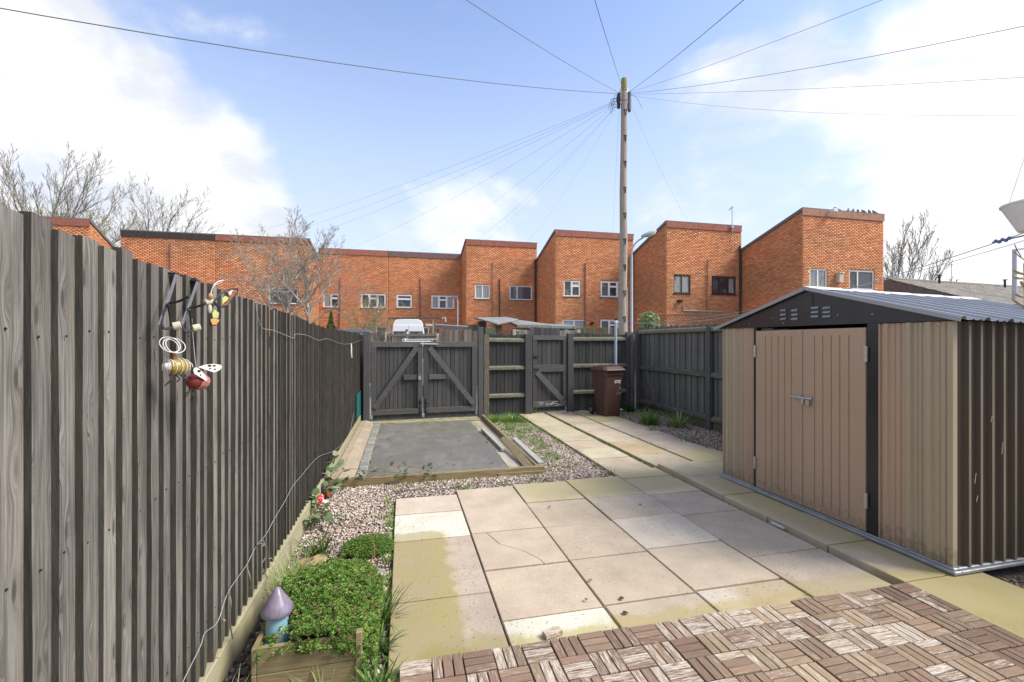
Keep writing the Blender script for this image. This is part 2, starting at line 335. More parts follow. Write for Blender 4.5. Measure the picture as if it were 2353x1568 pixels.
def board_face():
    m = bpy.data.materials.new('weathered board face'); m.use_nodes = True
    T = NT(m.node_tree)
    co = T.n('ShaderNodeTexCoord').outputs['Object']
    rd = T.n('ShaderNodeObjectInfo').outputs['Random']
    off = T.n('ShaderNodeCombineXYZ', {0: T.math('MULTIPLY', rd, 37.0), 1: T.math('MULTIPLY', rd, 91.0), 2: T.math('MULTIPLY', rd, 53.0)}).outputs[0]
    co = T.vmath('ADD', co, off)
    sxyz = T.n('ShaderNodeSeparateXYZ', {0: co})
    kvec = T.n('ShaderNodeCombineXYZ', {0: T.math('MULTIPLY', sxyz.outputs[1], 11.0), 1: T.math('MULTIPLY', sxyz.outputs[2], 3.6), 2: 0.0}).outputs[0]
    kv = T.n('ShaderNodeTexVoronoi', {'Vector': kvec, 'Scale': 1.0}, voronoi_dimensions='2D')
    near = T.step(kv.outputs[0], .05, .34, 1, 0)                     # grain bends round the knots
    bend = T.vmath('ADD', co, T.scale(T.n('ShaderNodeCombineXYZ', {0: 0.0, 1: T.math('MULTIPLY', near, .02), 2: 0.0}).outputs[0], 1.0))
    grain = T.noise(T.vmath('MULTIPLY', bend, (16, 60, 2.0)), 1.7, 8.0, .66, .5)
    cloud = T.noise(T.vmath('MULTIPLY', co, (3, 3, 1.6)), 1.4, 5.0, .6)
    tone = T.noise(T.vmath('MULTIPLY', co, (6, 14, .8)), 2.0, 4.0, .6)
    c = T.mix(T.step(grain, .34, .66), (.115, .107, .094), (.262, .248, .222))
    c = T.mix(T.math('MULTIPLY', T.step(tone, .5, .68), .5), c, (.25, .215, .16))
    c = T.scale(c, T.math('MULTIPLY', T.lin(cloud, .3, .7, .68, 1.28), T.lin(rd, 0, 1, .74, 1.2)))
    knot = T.math('MULTIPLY', T.step(kv.outputs[0], .05, .13, 1, 0), T.step(T.n('ShaderNodeSeparateColor', {0: kv.outputs[1]}).outputs[0], .52, .55))
    rawz = T.n('ShaderNodeSeparateXYZ', {0: T.n('ShaderNodeTexCoord').outputs['Object']}).outputs[2]
    damp = T.math('MULTIPLY', T.step(T.math('ADD', rawz, T.math('MULTIPLY', tone, .5)), .30, .62, 1, 0), .6)
    c = T.mix(damp, c, (.095, .10, .05))
    c = T.mix(T.math('MULTIPLY', knot, .75), c, (.06, .052, .042))
    crack = T.step(T.noise(T.vmath('MULTIPLY', bend, (20, 120, .7)), 1.3, 3.0, .5), .66, .70)
    c = T.mix(T.math('MULTIPLY', crack, .8), c, (.045, .04, .034))
    bp = T.n('ShaderNodeBump', {'Height': grain, 'Strength': .6, 'Distance': .006})
    bs = T.n('ShaderNodeBsdfPrincipled', {'Base Color': c, 'Roughness': .9, 'Specular IOR Level': .2, 'Normal': bp.outputs[0]})
    T.n('ShaderNodeOutputMaterial', {'Surface': bs.outputs[0]})
    return m
M['pale_face'] = board_face()

def deck_mat():
    m = bpy.data.materials.new('flaking deck slat'); m.use_nodes = True
    T = NT(m.node_tree)
    co = T.n('ShaderNodeTexCoord').outputs['Object']
    oi = T.n('ShaderNodeObjectInfo'); rd = oi.outputs['Random']
    off = T.n('ShaderNodeCombineXYZ', {0: T.math('MULTIPLY', rd, 71.0), 1: T.math('MULTIPLY', rd, 29.0), 2: 0.0}).outputs[0]
    co = T.vmath('ADD', co, off)
    gr = T.noise(T.vmath('MULTIPLY', co, (4, 60, 10)), 4.0, 6.0, .6)
    kind = T.n('ShaderNodeSeparateColor', {0: oi.outputs['Color']})      # how flaked and how bleached this slat is
    body = T.mix(kind.outputs[1], (.225, .147, .103), (.33, .25, .155))
    body = T.scale(body, T.math('MULTIPLY', T.lin(gr, .3, .7, .75, 1.25), kind.outputs[2]))
    flake = T.noise(T.vmath('MULTIPLY', co, (7, 62, 10)), 2.4, 8.0, .74)
    lo = T.lin(kind.outputs[0], 0, 1, .63, .40)
    msk = T.math('MULTIPLY', T.step(flake, lo, T.math('ADD', lo, .15)), .85)
    c = T.mix(msk, body, T.mix(T.step(gr, .4, .6), (.45, .385, .285), (.68, .62, .53)))
    bp = T.n('ShaderNodeBump', {'Height': gr, 'Strength': .4, 'Distance': .004})
    bs = T.n('ShaderNodeBsdfPrincipled', {'Base Color': c, 'Roughness': .7, 'Specular IOR Level': .25, 'Normal': bp.outputs[0]})
    T.n('ShaderNodeOutputMaterial', {'Surface': bs.outputs[0]})
    return m
M['slat'] = deck_mat()

# ------------------------------------------------------------------ mesh building
ORG = {}
def tag(o, label=None, cat=None, group=None, kind=None):
    if label: o['label'] = label
    if cat: o['category'] = cat
    if group: o['group'] = group
    if kind: o['kind'] = kind
    return o
def thing(name, label, cat, loc, group=None):
    o = bpy.data.objects.new(name, None)
    o.empty_display_size = 0.1
    o.location = loc
    COL.objects.link(o)
    ORG[o.name] = Vector(loc)
    return tag(o, label, cat, group)
def relabel(o, label, group=None):
    return tag(o, label, None, group)
def tree_copy(o, loc, label):
    r = o.copy(); COL.objects.link(r); r.location = loc; r['label'] = label
    ORG[r.name] = Vector(loc)
    for ch in o.children:
        c = ch.copy(); COL.objects.link(c); c.parent = r
        for g in ch.children:
            d = g.copy(); COL.objects.link(d); d.parent = c
    return r

class MB:
    def __init__(self):
        self.V = []; self.F = []; self.I = []; self.mi = 0; self.T = None
    def add(self, vs, fs):
        b = len(self.V)
        for v in vs:
            v = Vector(v)
            self.V.append(self.T @ v if self.T is not None else v)
        for f in fs:
            self.F.append([b + i for i in f]); self.I.append(self.mi)
        return self
    def box(self, x0, x1, y0, y1, z0, z1):
        return self.add([(x0, y0, z0), (x1, y0, z0), (x1, y1, z0), (x0, y1, z0), (x0, y0, z1), (x1, y0, z1), (x1, y1, z1), (x0, y1, z1)],
                        [(3, 2, 1, 0), (4, 5, 6, 7), (0, 1, 5, 4), (1, 2, 6, 5), (2, 3, 7, 6), (3, 0, 4, 7)])
    def bar(self, p, q, w, h, up=(0, 0, 1)):
        p, q = Vector(p), Vector(q); d = (q - p).normalized()
        s = d.cross(Vector(up))
        if s.length < 1e-5: s = d.cross(Vector((1, 0, 0)))
        s.normalize(); u = s.cross(d)
        a, b = s * w / 2, u * h / 2
        return self.add([p - a - b, p + a - b, p + a + b, p - a + b, q - a - b, q + a - b, q + a + b, q - a + b],
                        [(3, 2, 1, 0), (4, 5, 6, 7), (0, 1, 5, 4), (1, 2, 6, 5), (2, 3, 7, 6), (3, 0, 4, 7)])
    def tube(self, pts, r, n=6, cap=True):
        pts = [Vector(p) for p in pts]; k = len(pts)
        rs = r if isinstance(r, (list, tuple)) else [r] * k
        vs, fs = [], []
        ref = None
        for i, p in enumerate(pts):
            d = (pts[min(i + 1, k - 1)] - pts[max(i - 1, 0)]).normalized()
            if ref is None:
                ref = d.cross(Vector((0, 0, 1)))
                if ref.length < 1e-3: ref = d.cross(Vector((1, 0, 0)))
            ref = (ref - d * ref.dot(d)); ref.normalize()
            o = d.cross(ref)
            for j in range(n):
                a = 2 * math.pi * j / n
                vs.append(p + (ref * math.cos(a) + o * math.sin(a)) * rs[i])
        for i in range(k - 1):
            for j in range(n):
                a, b = i * n + j, i * n + (j + 1) % n
                fs.append((a, b, b + n, a + n))
        if cap:
            fs.append(tuple(range(n - 1, -1, -1))); fs.append(tuple((k - 1) * n + j for j in range(n)))
        return self.add(vs, fs)
    def ell(self, c, r, nu=10, nv=7, rot=None):
        c = Vector(c); vs, fs = [], []
        for i in range(nv + 1):
            t = math.pi * i / nv
            for j in range(nu):
                a = 2 * math.pi * j / nu
                v = Vector((math.sin(t) * math.cos(a) * r[0], math.sin(t) * math.sin(a) * r[1], math.cos(t) * r[2]))
                vs.append(c + (rot @ v if rot else v))
        for i in range(nv):
            for j in range(nu):
                a, b = i * nu + j, i * nu + (j + 1) % nu
                fs.append((a, a + nu, b + nu, b))
        return self.add(vs, fs)
    def lathe(self, prof, n=16, c=(0, 0, 0)):
        c = Vector(c); vs, fs = [], []
        for (r, z) in prof:
            for j in range(n):
                a = 2 * math.pi * j / n
                vs.append(c + Vector((r * math.cos(a), r * math.sin(a), z)))
        for i in range(len(prof) - 1):
            for j in range(n):
                a, b = i * n + j, i * n + (j + 1) % n
                fs.append((a, b, b + n, a + n))
        return self.add(vs, fs)
    def prism(self, poly, vec):
        poly = [Vector(p) for p in poly]; vec = Vector(vec); n = len(poly)
        return self.add(poly + [p + vec for p in poly],
                        [tuple(range(n - 1, -1, -1)), tuple(range(n, 2 * n))] + [(i, (i + 1) % n, (i + 1) % n + n, i + n) for i in range(n)])
    def mesh(self, name, mats, origin=(0, 0, 0), smooth=False, bevel=0.0):
        o = Vector(origin)
        me = bpy.data.meshes.new(name)
        me.from_pydata([tuple(v - o) for v in self.V], [], self.F)
        for m in (mats if isinstance(mats, (list, tuple)) else [mats]):
            me.materials.append(m)
        me.polygons.foreach_set('material_index', self.I)
        bm = bmesh.new(); bm.from_mesh(me)
        bmesh.ops.remove_doubles(bm, verts=bm.verts, dist=1e-6)
        bmesh.ops.recalc_face_normals(bm, faces=bm.faces)
        if bevel:
            es = [e for e in bm.edges if len(e.link_faces) == 2 and e.calc_face_angle(0) > 0.6]
            bmesh.ops.bevel(bm, geom=es, offset=bevel, segments=1, affect='EDGES', clamp_overlap=True)
        bm.to_mesh(me); bm.free()
        if smooth:
            me.polygons.foreach_set('use_smooth', [True] * len(me.polygons))
            try: me.set_sharp_from_angle(angle=R(40))
            except Exception: pass
        return me
    def part(self, name, mats, parent, smooth=False, bevel=0.0):
        me = self.mesh(name, mats, ORG[parent.name], smooth, bevel)
        o = bpy.data.objects.new(name, me); COL.objects.link(o); o.parent = parent
        ORG[o.name] = ORG[parent.name]
        return o
    def solo(self, name, mats, loc, label=None, cat=None, group=None, kind=None, smooth=False, bevel=0.0):
        me = self.mesh(name, mats, loc, smooth, bevel)
        o = bpy.data.objects.new(name, me); COL.objects.link(o); o.location = loc
        ORG[o.name] = Vector(loc)
        return tag(o, label, cat, group, kind)
def inst(name, me, parent, loc, rot=(0, 0, 0), scale=(1, 1, 1), color=None):
    o = bpy.data.objects.new(name, me); COL.objects.link(o); o.parent = parent
    o.location = Vector(loc) - ORG[parent.name]; o.rotation_euler = rot; o.scale = scale
    if color: o.color = (*color, 1)
    return o

def np_mesh(name, V, F, mat, tint=None, smooth=False):
    """V (n,3), F (m,k) arrays -> mesh; tint (n,3) per-vertex colour"""
    me = bpy.data.meshes.new(name)
    n, (m, k) = len(V), F.shape
    me.vertices.add(n); me.loops.add(m * k); me.polygons.add(m)
    me.vertices.foreach_set('co', np.ascontiguousarray(V, dtype=np.float32).ravel())
    me.loops.foreach_set('vertex_index', np.ascontiguousarray(F, dtype=np.int32).ravel())
    me.polygons.foreach_set('loop_start', np.arange(0, m * k, k, dtype=np.int32))
    me.polygons.foreach_set('loop_total', np.full(m, k, dtype=np.int32))
    if smooth: me.polygons.foreach_set('use_smooth', np.ones(m, dtype=bool))
    me.update(calc_edges=True)
    if tint is not None:
        a = me.color_attributes.new('tint', 'FLOAT_COLOR', 'POINT')
        a.data.foreach_set('color', np.concatenate([tint, np.ones((n, 1))], 1).astype(np.float32).ravel())
    me.materials.append(mat)
    return me
def scatter(tv, tf, Rm, loc, tint):
    """template (k,3) repeated with matrices Rm (m,3,3), positions loc (m,3), tints (m,3)"""
    m, k = len(loc), len(tv)
    V = np.einsum('mij,kj->mki', Rm, tv) + loc[:, None, :]
    F = tf[None] + (np.arange(m) * k)[:, None, None]
    return V.reshape(-1, 3), F.reshape(-1, tf.shape[1]), np.repeat(tint, k, 0)
def link_mesh(name, me, loc=(0, 0, 0), parent=None, **tags):
    o = bpy.data.objects.new(name, me); COL.objects.link(o)
    if parent is not None:
        o.parent = parent; ORG[o.name] = ORG[parent.name]
    else:
        o.location = loc; ORG[o.name] = Vector(loc)
    return tag(o, tags.get('label'), tags.get('cat'), tags.get('group'), tags.get('kind'))
def rand_rot(m):
    q = rng.normal(size=(m, 4)); q /= np.linalg.norm(q, axis=1)[:, None]
    w, x, y, z = q.T
    return np.stack([np.stack([1 - 2 * (y * y + z * z), 2 * (x * y - z * w), 2 * (x * z + y * w)], -1),
                     np.stack([2 * (x * y + z * w), 1 - 2 * (x * x + z * z), 2 * (y * z - x * w)], -1),
                     np.stack([2 * (x * z - y * w), 2 * (y * z + x * w), 1 - 2 * (x * x + y * y)], -1)], 1)
def rotz_m(a):
    c, s, z, o = np.cos(a), np.sin(a), np.zeros_like(a), np.ones_like(a)
    return np.stack([np.stack([c, -s, z], -1), np.stack([s, c, z], -1), np.stack([z, z, o], -1)], 1)
# ================================================================== SETTING
MB().box(-140, 140, -60, 160, -.5, -.10).solo('ground', M['lane'], (0, 0, 0), kind='structure')
MB().box(-.86, 5.5, .3, 9.95, -.099, -.050).solo('garden_bed', M['gravel_bed'], (0, 0, 0), kind='structure')

PINK, LPINK, CREAM, PURP, YTAN, TAN = (.49, .402, .295), (.55, .47, .365), (.62, .58, .47), (.44, .365, .28), (.485, .415, .27), (.49, .405, .29)
def sheet(name, x0, x1, y0, y1, z0=-.049, z1=-.030):
    o = MB().box(x0, x1, y0, y1, z0, z1).solo(name, M['soil'], (x0, y0, 0), kind='structure')
    return o
def slab(parent, x0, x1, y0, y1, col, z=0.0, crack=None, gap=.005):
    mb = MB()
    x0 += gap + rnd.uniform(0, .003); x1 -= gap + rnd.uniform(0, .003); y0 += gap + rnd.uniform(0, .004); y1 -= gap + rnd.uniform(0, .004)
    dz = rnd.uniform(-.003, .003)
    tx, ty = rnd.uniform(-.003, .003), rnd.uniform(-.003, .003)
    def zt(x, y): return z + dz + tx * (x - x0) / .6 + ty * (y - y0) / .6
    polys = [[(x0, y0), (x1, y0), (x1, y1), (x0, y1)]]
    if crack:
        a, b = crack(x0, x1, y0, y1)
        polys = [a, b]
    for P in polys:
        n = len(P)
        mb.add([(x, y, -.0295 + 0) for x, y in P] + [(x, y, zt(x, y)) for x, y in P],
               [tuple(range(n - 1, -1, -1)), tuple(range(n, 2 * n))] + [(i, (i + 1) % n, (i + 1) % n + n, i + n) for i in range(n)])
    o = mb.part('slab', M['slab'], parent, bevel=.0035)
    k = rnd.uniform(.95, 1.05)
    o.color = (col[0] * k, col[1] * k * rnd.uniform(.985, 1.015), col[2] * k * rnd.uniform(.97, 1.03), 1)
    return o
patio = sheet('patio', -.08, 3.05, 1.0, 5.08)
patio.data.materials[0] = M['soil']
C = [-.08, .53, 1.147, 1.765, 2.42, 3.045]
def crk(x0, x1, y0, y1):
    pts = [(x0 + .20 * (x1 - x0), y1), (x0 + .30 * (x1 - x0), y0 + .62 * (y1 - y0)), (x0 + .55 * (x1 - x0), y0 + .36 * (y1 - y0)), (x0 + .68 * (x1 - x0), y0 + .1 * (y1 - y0)), (x0 + .70 * (x1 - x0), y0)]
    a = [(x0, y0)] + [(x - .0012, y) for x, y in reversed(pts)] + [(x0, y1)]
    b = [(x1, y0), (x1, y1)] + [(x + .0012, y) for x, y in pts]
    return a, b
for ci, rows in enumerate([
        [(4.21, 4.66, LPINK), (3.65, 4.21, CREAM), (2.79, 3.65, PURP), (1.95, 2.79, PURP), (1.1, 1.95, PURP)],
        [(4.265, 4.80, PINK), (3.66, 4.265, PINK), (3.05, 3.66, PINK, crk), (2.48, 3.05, PINK), (1.95, 2.48, CREAM), (1.1, 1.95, TAN)],
        [(4.25, 4.82, YTAN), (3.65, 4.25, PINK), (3.065, 3.65, PINK), (2.485, 3.065, PINK), (1.87, 2.485, TAN), (1.1, 1.87, TAN)],
        [(4.22, 4.85, YTAN), (3.67, 4.22, PURP), (3.09, 3.67, LPINK), (2.50, 3.09, TAN), (1.9, 2.50, LPINK), (1.1, 1.9, TAN)],
        [(4.74, 5.09, YTAN), (4.18, 4.74, YTAN), (3.62, 4.18, PURP), (2.80, 3.62, PURP), (2.2, 2.80, PURP), (1.1, 2.2, TAN)]]):
    for r in rows:
        slab(patio, C[ci], C[ci + 1], r[0], r[1], r[2], crack=r[3] if len(r) > 3 else None)
path = sheet('path', 2.42, 4.40, 5.09, 9.62)
BEIGE = (.48, .41, .295)
ys = [5.09, 5.64, 6.19, 6.74, 7.10, 7.70, 8.06, 8.46, 9.0, 9.62]
for a, b in zip(ys, ys[1:]): slab(path, 2.42, 3.00, a, b, rnd.choice([BEIGE, BEIGE, (.47, .41, .29), (.47, .38, .28)]))
ys = [5.12, 5.69, 6.5, 7.28, 8.1, 8.9, 9.60]
for a, b in zip(ys, ys[1:]): slab(path, 3.06, 3.64, a, b, rnd.choice([BEIGE, (.44, .355, .26), (.46, .36, .23)]), z=.006)
ys = [5.76, 6.36, 6.95, 7.7, 8.25, 8.95, 9.55]
for a, b in zip(ys, ys[1:]): slab(path, 3.68, 4.34, a, b, PURP if b < 7.8 else YTAN, z=.002)
side = sheet('shed_path', 3.06, 5.6, .2, 5.78)
ys = [.3, 1.05, 2.23, 2.77, 3.35, 3.92, 4.53, 5.12]
for a, b in zip(ys, ys[1:]): slab(side, 3.085, 3.72, a, b, rnd.choice([YTAN, TAN]), z=.032)
for a, b, xx in [(4.45, 5.12, 3.735), (5.12, 5.76, 3.665)]: slab(side, xx, 4.36, a, b, YTAN, z=.012)
for a, b in [(.3, 1.1), (1.1, 2.02)]: slab(side, 3.74, 4.36, a, b, YTAN, z=.03)

# tarmac pad with its edgings
tm = MB()
nx, ny = 18, 38
ptsT = []
for j in range(ny + 1):
    for i in range(nx + 1):
        x = -.43 + 1.74 * i / nx; y = 5.40 + 3.75 * j / ny
        if i == 0: x += .025 * mnoise.noise(Vector((y * 3, 1, 0)))
        if i == nx: x += .05 * mnoise.noise(Vector((y * 2.5, 5, 0))) - .02
        ptsT.append((x, y, -.012 + .010 * mnoise.noise(Vector((x * 1.2, y * 1.2, 2)))))
tm.add(ptsT, [(j * (nx + 1) + i, j * (nx + 1) + i + 1, (j + 1) * (nx + 1) + i + 1, (j + 1) * (nx + 1) + i) for j in range(ny) for i in range(nx)])
tm.solo('tarmac_pad', M['tarmac'], (0, 5.4, 0), kind='structure', smooth=True)
hm = MB()
for k in range(10):
    y0 = 5.36 + k * .385
    hm.prism([(-.795, y0, .035), (-.70, y0, .04), (-.545, y0, -.006), (-.545, y0, -.049), (-.795, y0, -.049)], (0, .385, 0))
hm.solo('mortar_haunch', M['haunch'], (-.7, 5.4, 0), kind='structure')
se = MB().box(-.545, -.43, 5.36, 9.15, -.049, -.03).solo('sett_edging', M['concrete'], (-.5, 5.4, 0), kind='structure')
sm = MB().box(-.055, .055, -.047, .047, -.022, .022).mesh('sett', M['sett'], bevel=.008)
for k in range(38):
    inst('sett', sm, se, (-.487 + rnd.uniform(-.006, .006), 5.42 + k * .0985, -.012 + rnd.uniform(-.004, .004)), (0, 0, rnd.uniform(-.06, .06)))
MB().box(1.29, 1.545, 5.36, 9.2, -.049, -.022).solo('concrete_strip', M['concrete'], (1.4, 5.4, 0), kind='structure')
MB().box(-.62, 1.50, 9.02, 9.42, -.049, .004).solo('gate_threshold', M['mossy_concrete'], (.4, 9.2, 0), kind='structure')

# decking of parquet tiles: black trays, three slats to a square
QZ = .1478
deck = MB()
for i in range(21):
    for j in range(7):
        deck.box(-.02 + i * QZ + .002, -.02 + (i + 1) * QZ - .002, 2.215 - (j + 1) * QZ + .002, 2.215 - j * QZ - .002, .004, .012)
deck = deck.solo('decking', M['black_plastic'], (0, 1.5, 0), kind='structure')
slm = MB().box(-.0712, .0712, -.0213, .0213, -.0125, .0125).mesh('slat', M['slat'], bevel=.0018)
far_slats = MB()
for i in range(21):
    tilt = [rnd.uniform(-.006, .006) for _ in range(4)]
    for j in range(7):
        cx, cy = -.02 + (i + .5) * QZ, 2.215 - (j + .5) * QZ
        qf, qt = rnd.uniform(.2, 1.05), max(0, rnd.gauss(.15 + .5 * math.exp(-((cx - 2.1) / .7) ** 2 - ((cy - 1.9) / .35) ** 2), .22)); qd = rnd.uniform(.85, 1.15) * (.72 if i >= 19 else 1)
        if i >= 19: qf *= .35
        for k in (-1, 0, 1):
            horiz = (i + j) % 2 == 0
            px, py = (cx, cy + k * .0487) if horiz else (cx + k * .0487, cy)
            zz = .0245 + .004 * math.sin(i * 1.3 + j * .9) + rnd.uniform(-.0008, .0008)
            near_limit = 1.98 - .22 * px          # in front of this the picture ends
            if py > near_limit - .28:
                inst('slat', slm, deck, (px, py, zz), (rnd.uniform(-.008, .008), rnd.uniform(-.006, .006), (0 if horiz else math.pi / 2) + rnd.uniform(-.008, .008)), color=(min(1, max(0, qf + rnd.gauss(0, .28))), min(1, max(0, qt + rnd.gauss(0, .12))), qd * rnd.uniform(.88, 1.12)))
            else:
                if horiz: far_slats.box(px - .0715, px + .0715, py - .0222, py + .0222, .013, .037)
                else: far_slats.box(px - .0222, px + .0222, py - .0715, py + .0715, .013, .037)
if far_slats.V:
    o = far_slats.part('slats', M['slat'], deck, bevel=.0015); o['kind'] = 'stuff'

# timber edgings round the tarmac
def beam_x(x0, x1, y, z0, z1, w, label, cat='sleeper'):
    return MB().box(x0, x1, y - w / 2, y + w / 2, z0, z1).solo('timber_edging', M['timber'], (x0, y, 0), label, cat, 'timber edging of the tarmac pad', bevel=.006)
e = beam_x(-.74, 1.66, 5.285, -.05, .055, .055, 'long mossy timber edging along the near side of the tarmac')
MB().box(1.08, 1.64, 5.235, 5.2545, -.05, .01).part('offcut', M['timber'], e, bevel=.004)
MB().box(1.56, 1.615, 5.32, 9.28, -.05, .06).solo('timber_edging', M['timber_y'], (1.58, 5.4, 0), 'timber edging on the right of the tarmac beside weedy gravel', 'sleeper', 'timber edging of the tarmac pad', bevel=.006)
MB().bar((1.39, 6.37, .01), (1.355, 7.93, .015), .055, .045).solo('batten', M['batten'], (1.37, 6.4, 0), 'single white weathered batten lying on the edge of the tarmac', 'batten', 'loose timber', bevel=.004)
MB().bar((1.505, 5.34, .012), (1.49, 6.85, .085), .025, .10, (0.9, 0, .5)).solo('plank', M['timber_y'], (1.5, 5.4, 0), 'brown plank leaning inside the right timber edging, nearest the tarmac', 'plank', 'loose timber', bevel=.003)
MB().bar((1.64, 5.34, .072), (1.655, 6.8, .078), .075, .022).solo('plank', M['batten'], (1.64, 5.4, 0), 'silver white plank lying on top of the right timber edging', 'plank', 'loose timber', bevel=.003)

# gravel: every stone its own little solid
ico = bmesh.new(); bmesh.ops.create_icosphere(ico, subdivisions=1, radius=1.0)
ICO_V = np.array([v.co[:] for v in ico.verts]); ICO_F = np.array([[v.index for v in f.verts] for f in ico.faces]); ico.free()
TMPL = []
for k in range(6):
    j = ICO_V * rng.uniform(.78, 1.2, (len(ICO_V), 1)) * np.array([1.0, rng.uniform(.6, .95), rng.uniform(.5, .8)])
    TMPL.append(j)
STONE_COL = np.array([(.55, .44, .37), (.64, .55, .46), (.44, .335, .28), (.36, .29, .245), (.60, .51, .41), (.24, .19, .165), (.72, .65, .57), (.47, .385, .32)])
def gravel(name, rects, holes, dens, rmin, rmax, z0, cols=STONE_COL, thin=None):
    Vs, Fs, Ts, nb = [], [], [], 0
    P = []
    for (x0, x1, y0, y1) in rects:
        n = int((x1 - x0) * (y1 - y0) * dens)
        P.append(np.stack([rng.uniform(x0, x1, n), rng.uniform(y0, y1, n)], 1))
    P = np.concatenate(P)
    keep = np.ones(len(P), bool)
    for (x0, x1, y0, y1) in holes:
        keep &= ~((P[:, 0] > x0) & (P[:, 0] < x1) & (P[:, 1] > y0) & (P[:, 1] < y1))
    if thin is not None: keep &= thin(P)
    P = P[keep]
    which = rng.integers(0, 6, len(P))
    for t in range(6):
        q = P[which == t]; m = len(q)
        if not m: continue
        s = rng.uniform(rmin, rmax, m) * rng.choice([.8, 1, 1, 1.25], m)
        Rm = rand_rot(m) * s[:, None, None]
        Rm[:, 2, :] *= .8
        loc = np.concatenate([q, (z0 + rng.uniform(0, rmax * .9, m))[:, None]], 1)
        tint = cols[rng.integers(0, len(cols), m)] * rng.uniform(.8, 1.15, (m, 1))
        V, F, T = scatter(TMPL[t], ICO_F, Rm, loc, tint)
        Vs.append(V); Fs.append(F + nb); Ts.append(T); nb += len(V)
    me = np_mesh(name, np.concatenate(Vs), np.concatenate(Fs), M['stone'], np.concatenate(Ts))
    return link_mesh(name, me, kind='stuff')
PLANT_HOLE = (-.665, -.185, 2.23, 2.92)
gravel('gravel', [(-.80, -.09, 1.3, 3.4)], [PLANT_HOLE], 2600, .009, .015, -.046)
gravel('gravel', [(-.80, -.09, 3.4, 4.7), (-.80, 2.41, 4.66, 5.255)], [(-.09, .53, 4.6, 4.67), (.53, 1.147, 4.6, 4.81), (1.147, 1.77, 4.6, 4.83), (1.76, 2.43, 4.6, 4.86)], 4200, .008, .013, -.040)
def wob(P): return ~((P[:, 0] > 1.28) & (P[:, 0] < 1.625))
gravel('gravel', [(1.62, 2.415, 5.25, 9.45)], [], 3400, .008, .013, -.040)
LEAFY = np.concatenate([STONE_COL * .8, np.array([(.10, .055, .035), (.16, .09, .06), (.20, .13, .08)])])
gravel('gravel', [(4.36, 5.40, 4.3, 9.7), (3.2, 4.4, 9.56, 9.75)], [], 3000, .009, .015, -.042, LEAFY)
gravel('gravel', [(3.75, 5.3, 1.4, 2.2)], [(3.7, 4.37, 1.0, 2.03)], 1800, .010, .018, -.04, LEAFY * .6)

# dark pebbles between planter and fence
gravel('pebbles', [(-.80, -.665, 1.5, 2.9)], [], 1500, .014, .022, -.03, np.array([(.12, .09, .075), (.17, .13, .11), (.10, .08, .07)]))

# ================================================================== LEFT FENCE
FX = -.82
def fence_top(y):
    if y < 2.4: return 1.845 - .05 * (y - 1.1) / 1.3
    if y < 5.0: return 1.795 - .08 * (y - 2.4) / 2.6
    return 1.715
fence = thing('board_fence', 'long weathered grey board fence running along the left of the garden', 'fence', (FX, 1.0, 0), None)
fm = []
for v in range(6):
    mb = MB()
    # feather-edged board: thick near edge is dark, the slanting face is weathered pale
    zs = [0, .25, .5, .75, 1.0, 1.25, 1.5, 1.75]
    vs = []
    for z in zs:
        o = rnd.uniform(-.0016, .0016); d = rnd.uniform(-.0012, .0012)
        vs += [(-.026, o, z), (0 + d, o, z), (-.0005 + d, .0065 + o, z), (-.0195, .094, z), (-.026, .094, z)]
    for i in range(len(zs) - 1):
        a = i * 5
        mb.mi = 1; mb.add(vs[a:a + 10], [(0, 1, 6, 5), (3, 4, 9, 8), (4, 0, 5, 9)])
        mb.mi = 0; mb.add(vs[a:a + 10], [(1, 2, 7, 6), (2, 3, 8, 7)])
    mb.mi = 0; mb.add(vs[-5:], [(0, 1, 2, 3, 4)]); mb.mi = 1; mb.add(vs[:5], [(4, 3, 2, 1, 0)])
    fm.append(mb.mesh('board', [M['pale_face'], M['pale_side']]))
NAILS = MB()
k = 0
y = .655
while y < 9.40:
    zb = .115 + rnd.uniform(-.02, .02)
    zt = fence_top(y) + rnd.uniform(-.012, .010)
    inst('board', fm[k % 6], fence, (FX + rnd.uniform(-.002, .003), y, zb), (0, rnd.uniform(-.002, .002), rnd.uniform(-.04, .03)), (rnd.uniform(.85, 1.15), 1, (zt - zb) / 1.75))
    for zn in (.36, 1.02, 1.57):
        yn = y + rnd.uniform(.018, .03); NAILS.ell((FX - .002, yn, zn + rnd.uniform(-.012, .012)), (.0025, .0036, .0036), 6, 3)
    y += .0865 + rnd.uniform(-.007, .007); k += 1
o = NAILS.part('nails', M['iron'], fence); o['kind'] = 'stuff'
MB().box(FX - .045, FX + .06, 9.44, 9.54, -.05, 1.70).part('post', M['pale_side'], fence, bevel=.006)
rl = MB()
for z in (.35, 1.0, 1.55): rl.box(FX - .10, FX - .034, .6, 9.38, z - .04, z + .04)
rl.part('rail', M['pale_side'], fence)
yy = .5
while yy < 9.3:
    g = MB().box(FX - .038, FX + .012, yy, min(yy + 1.80, 9.36) - .008, -.06, .135)
    g.part('gravel_board', M['gravel_board'], fence, bevel=.004); yy += 1.80
MB().bar((FX + .012, 8.85, .16), (FX + .012, 8.85, .62), .75, .004, (1, 0, 0)).solo('plastic_sheet', M['teal'], (FX, 8.85, .16), 'teal plastic sheet tucked against the far end of the left fence', 'sheet')

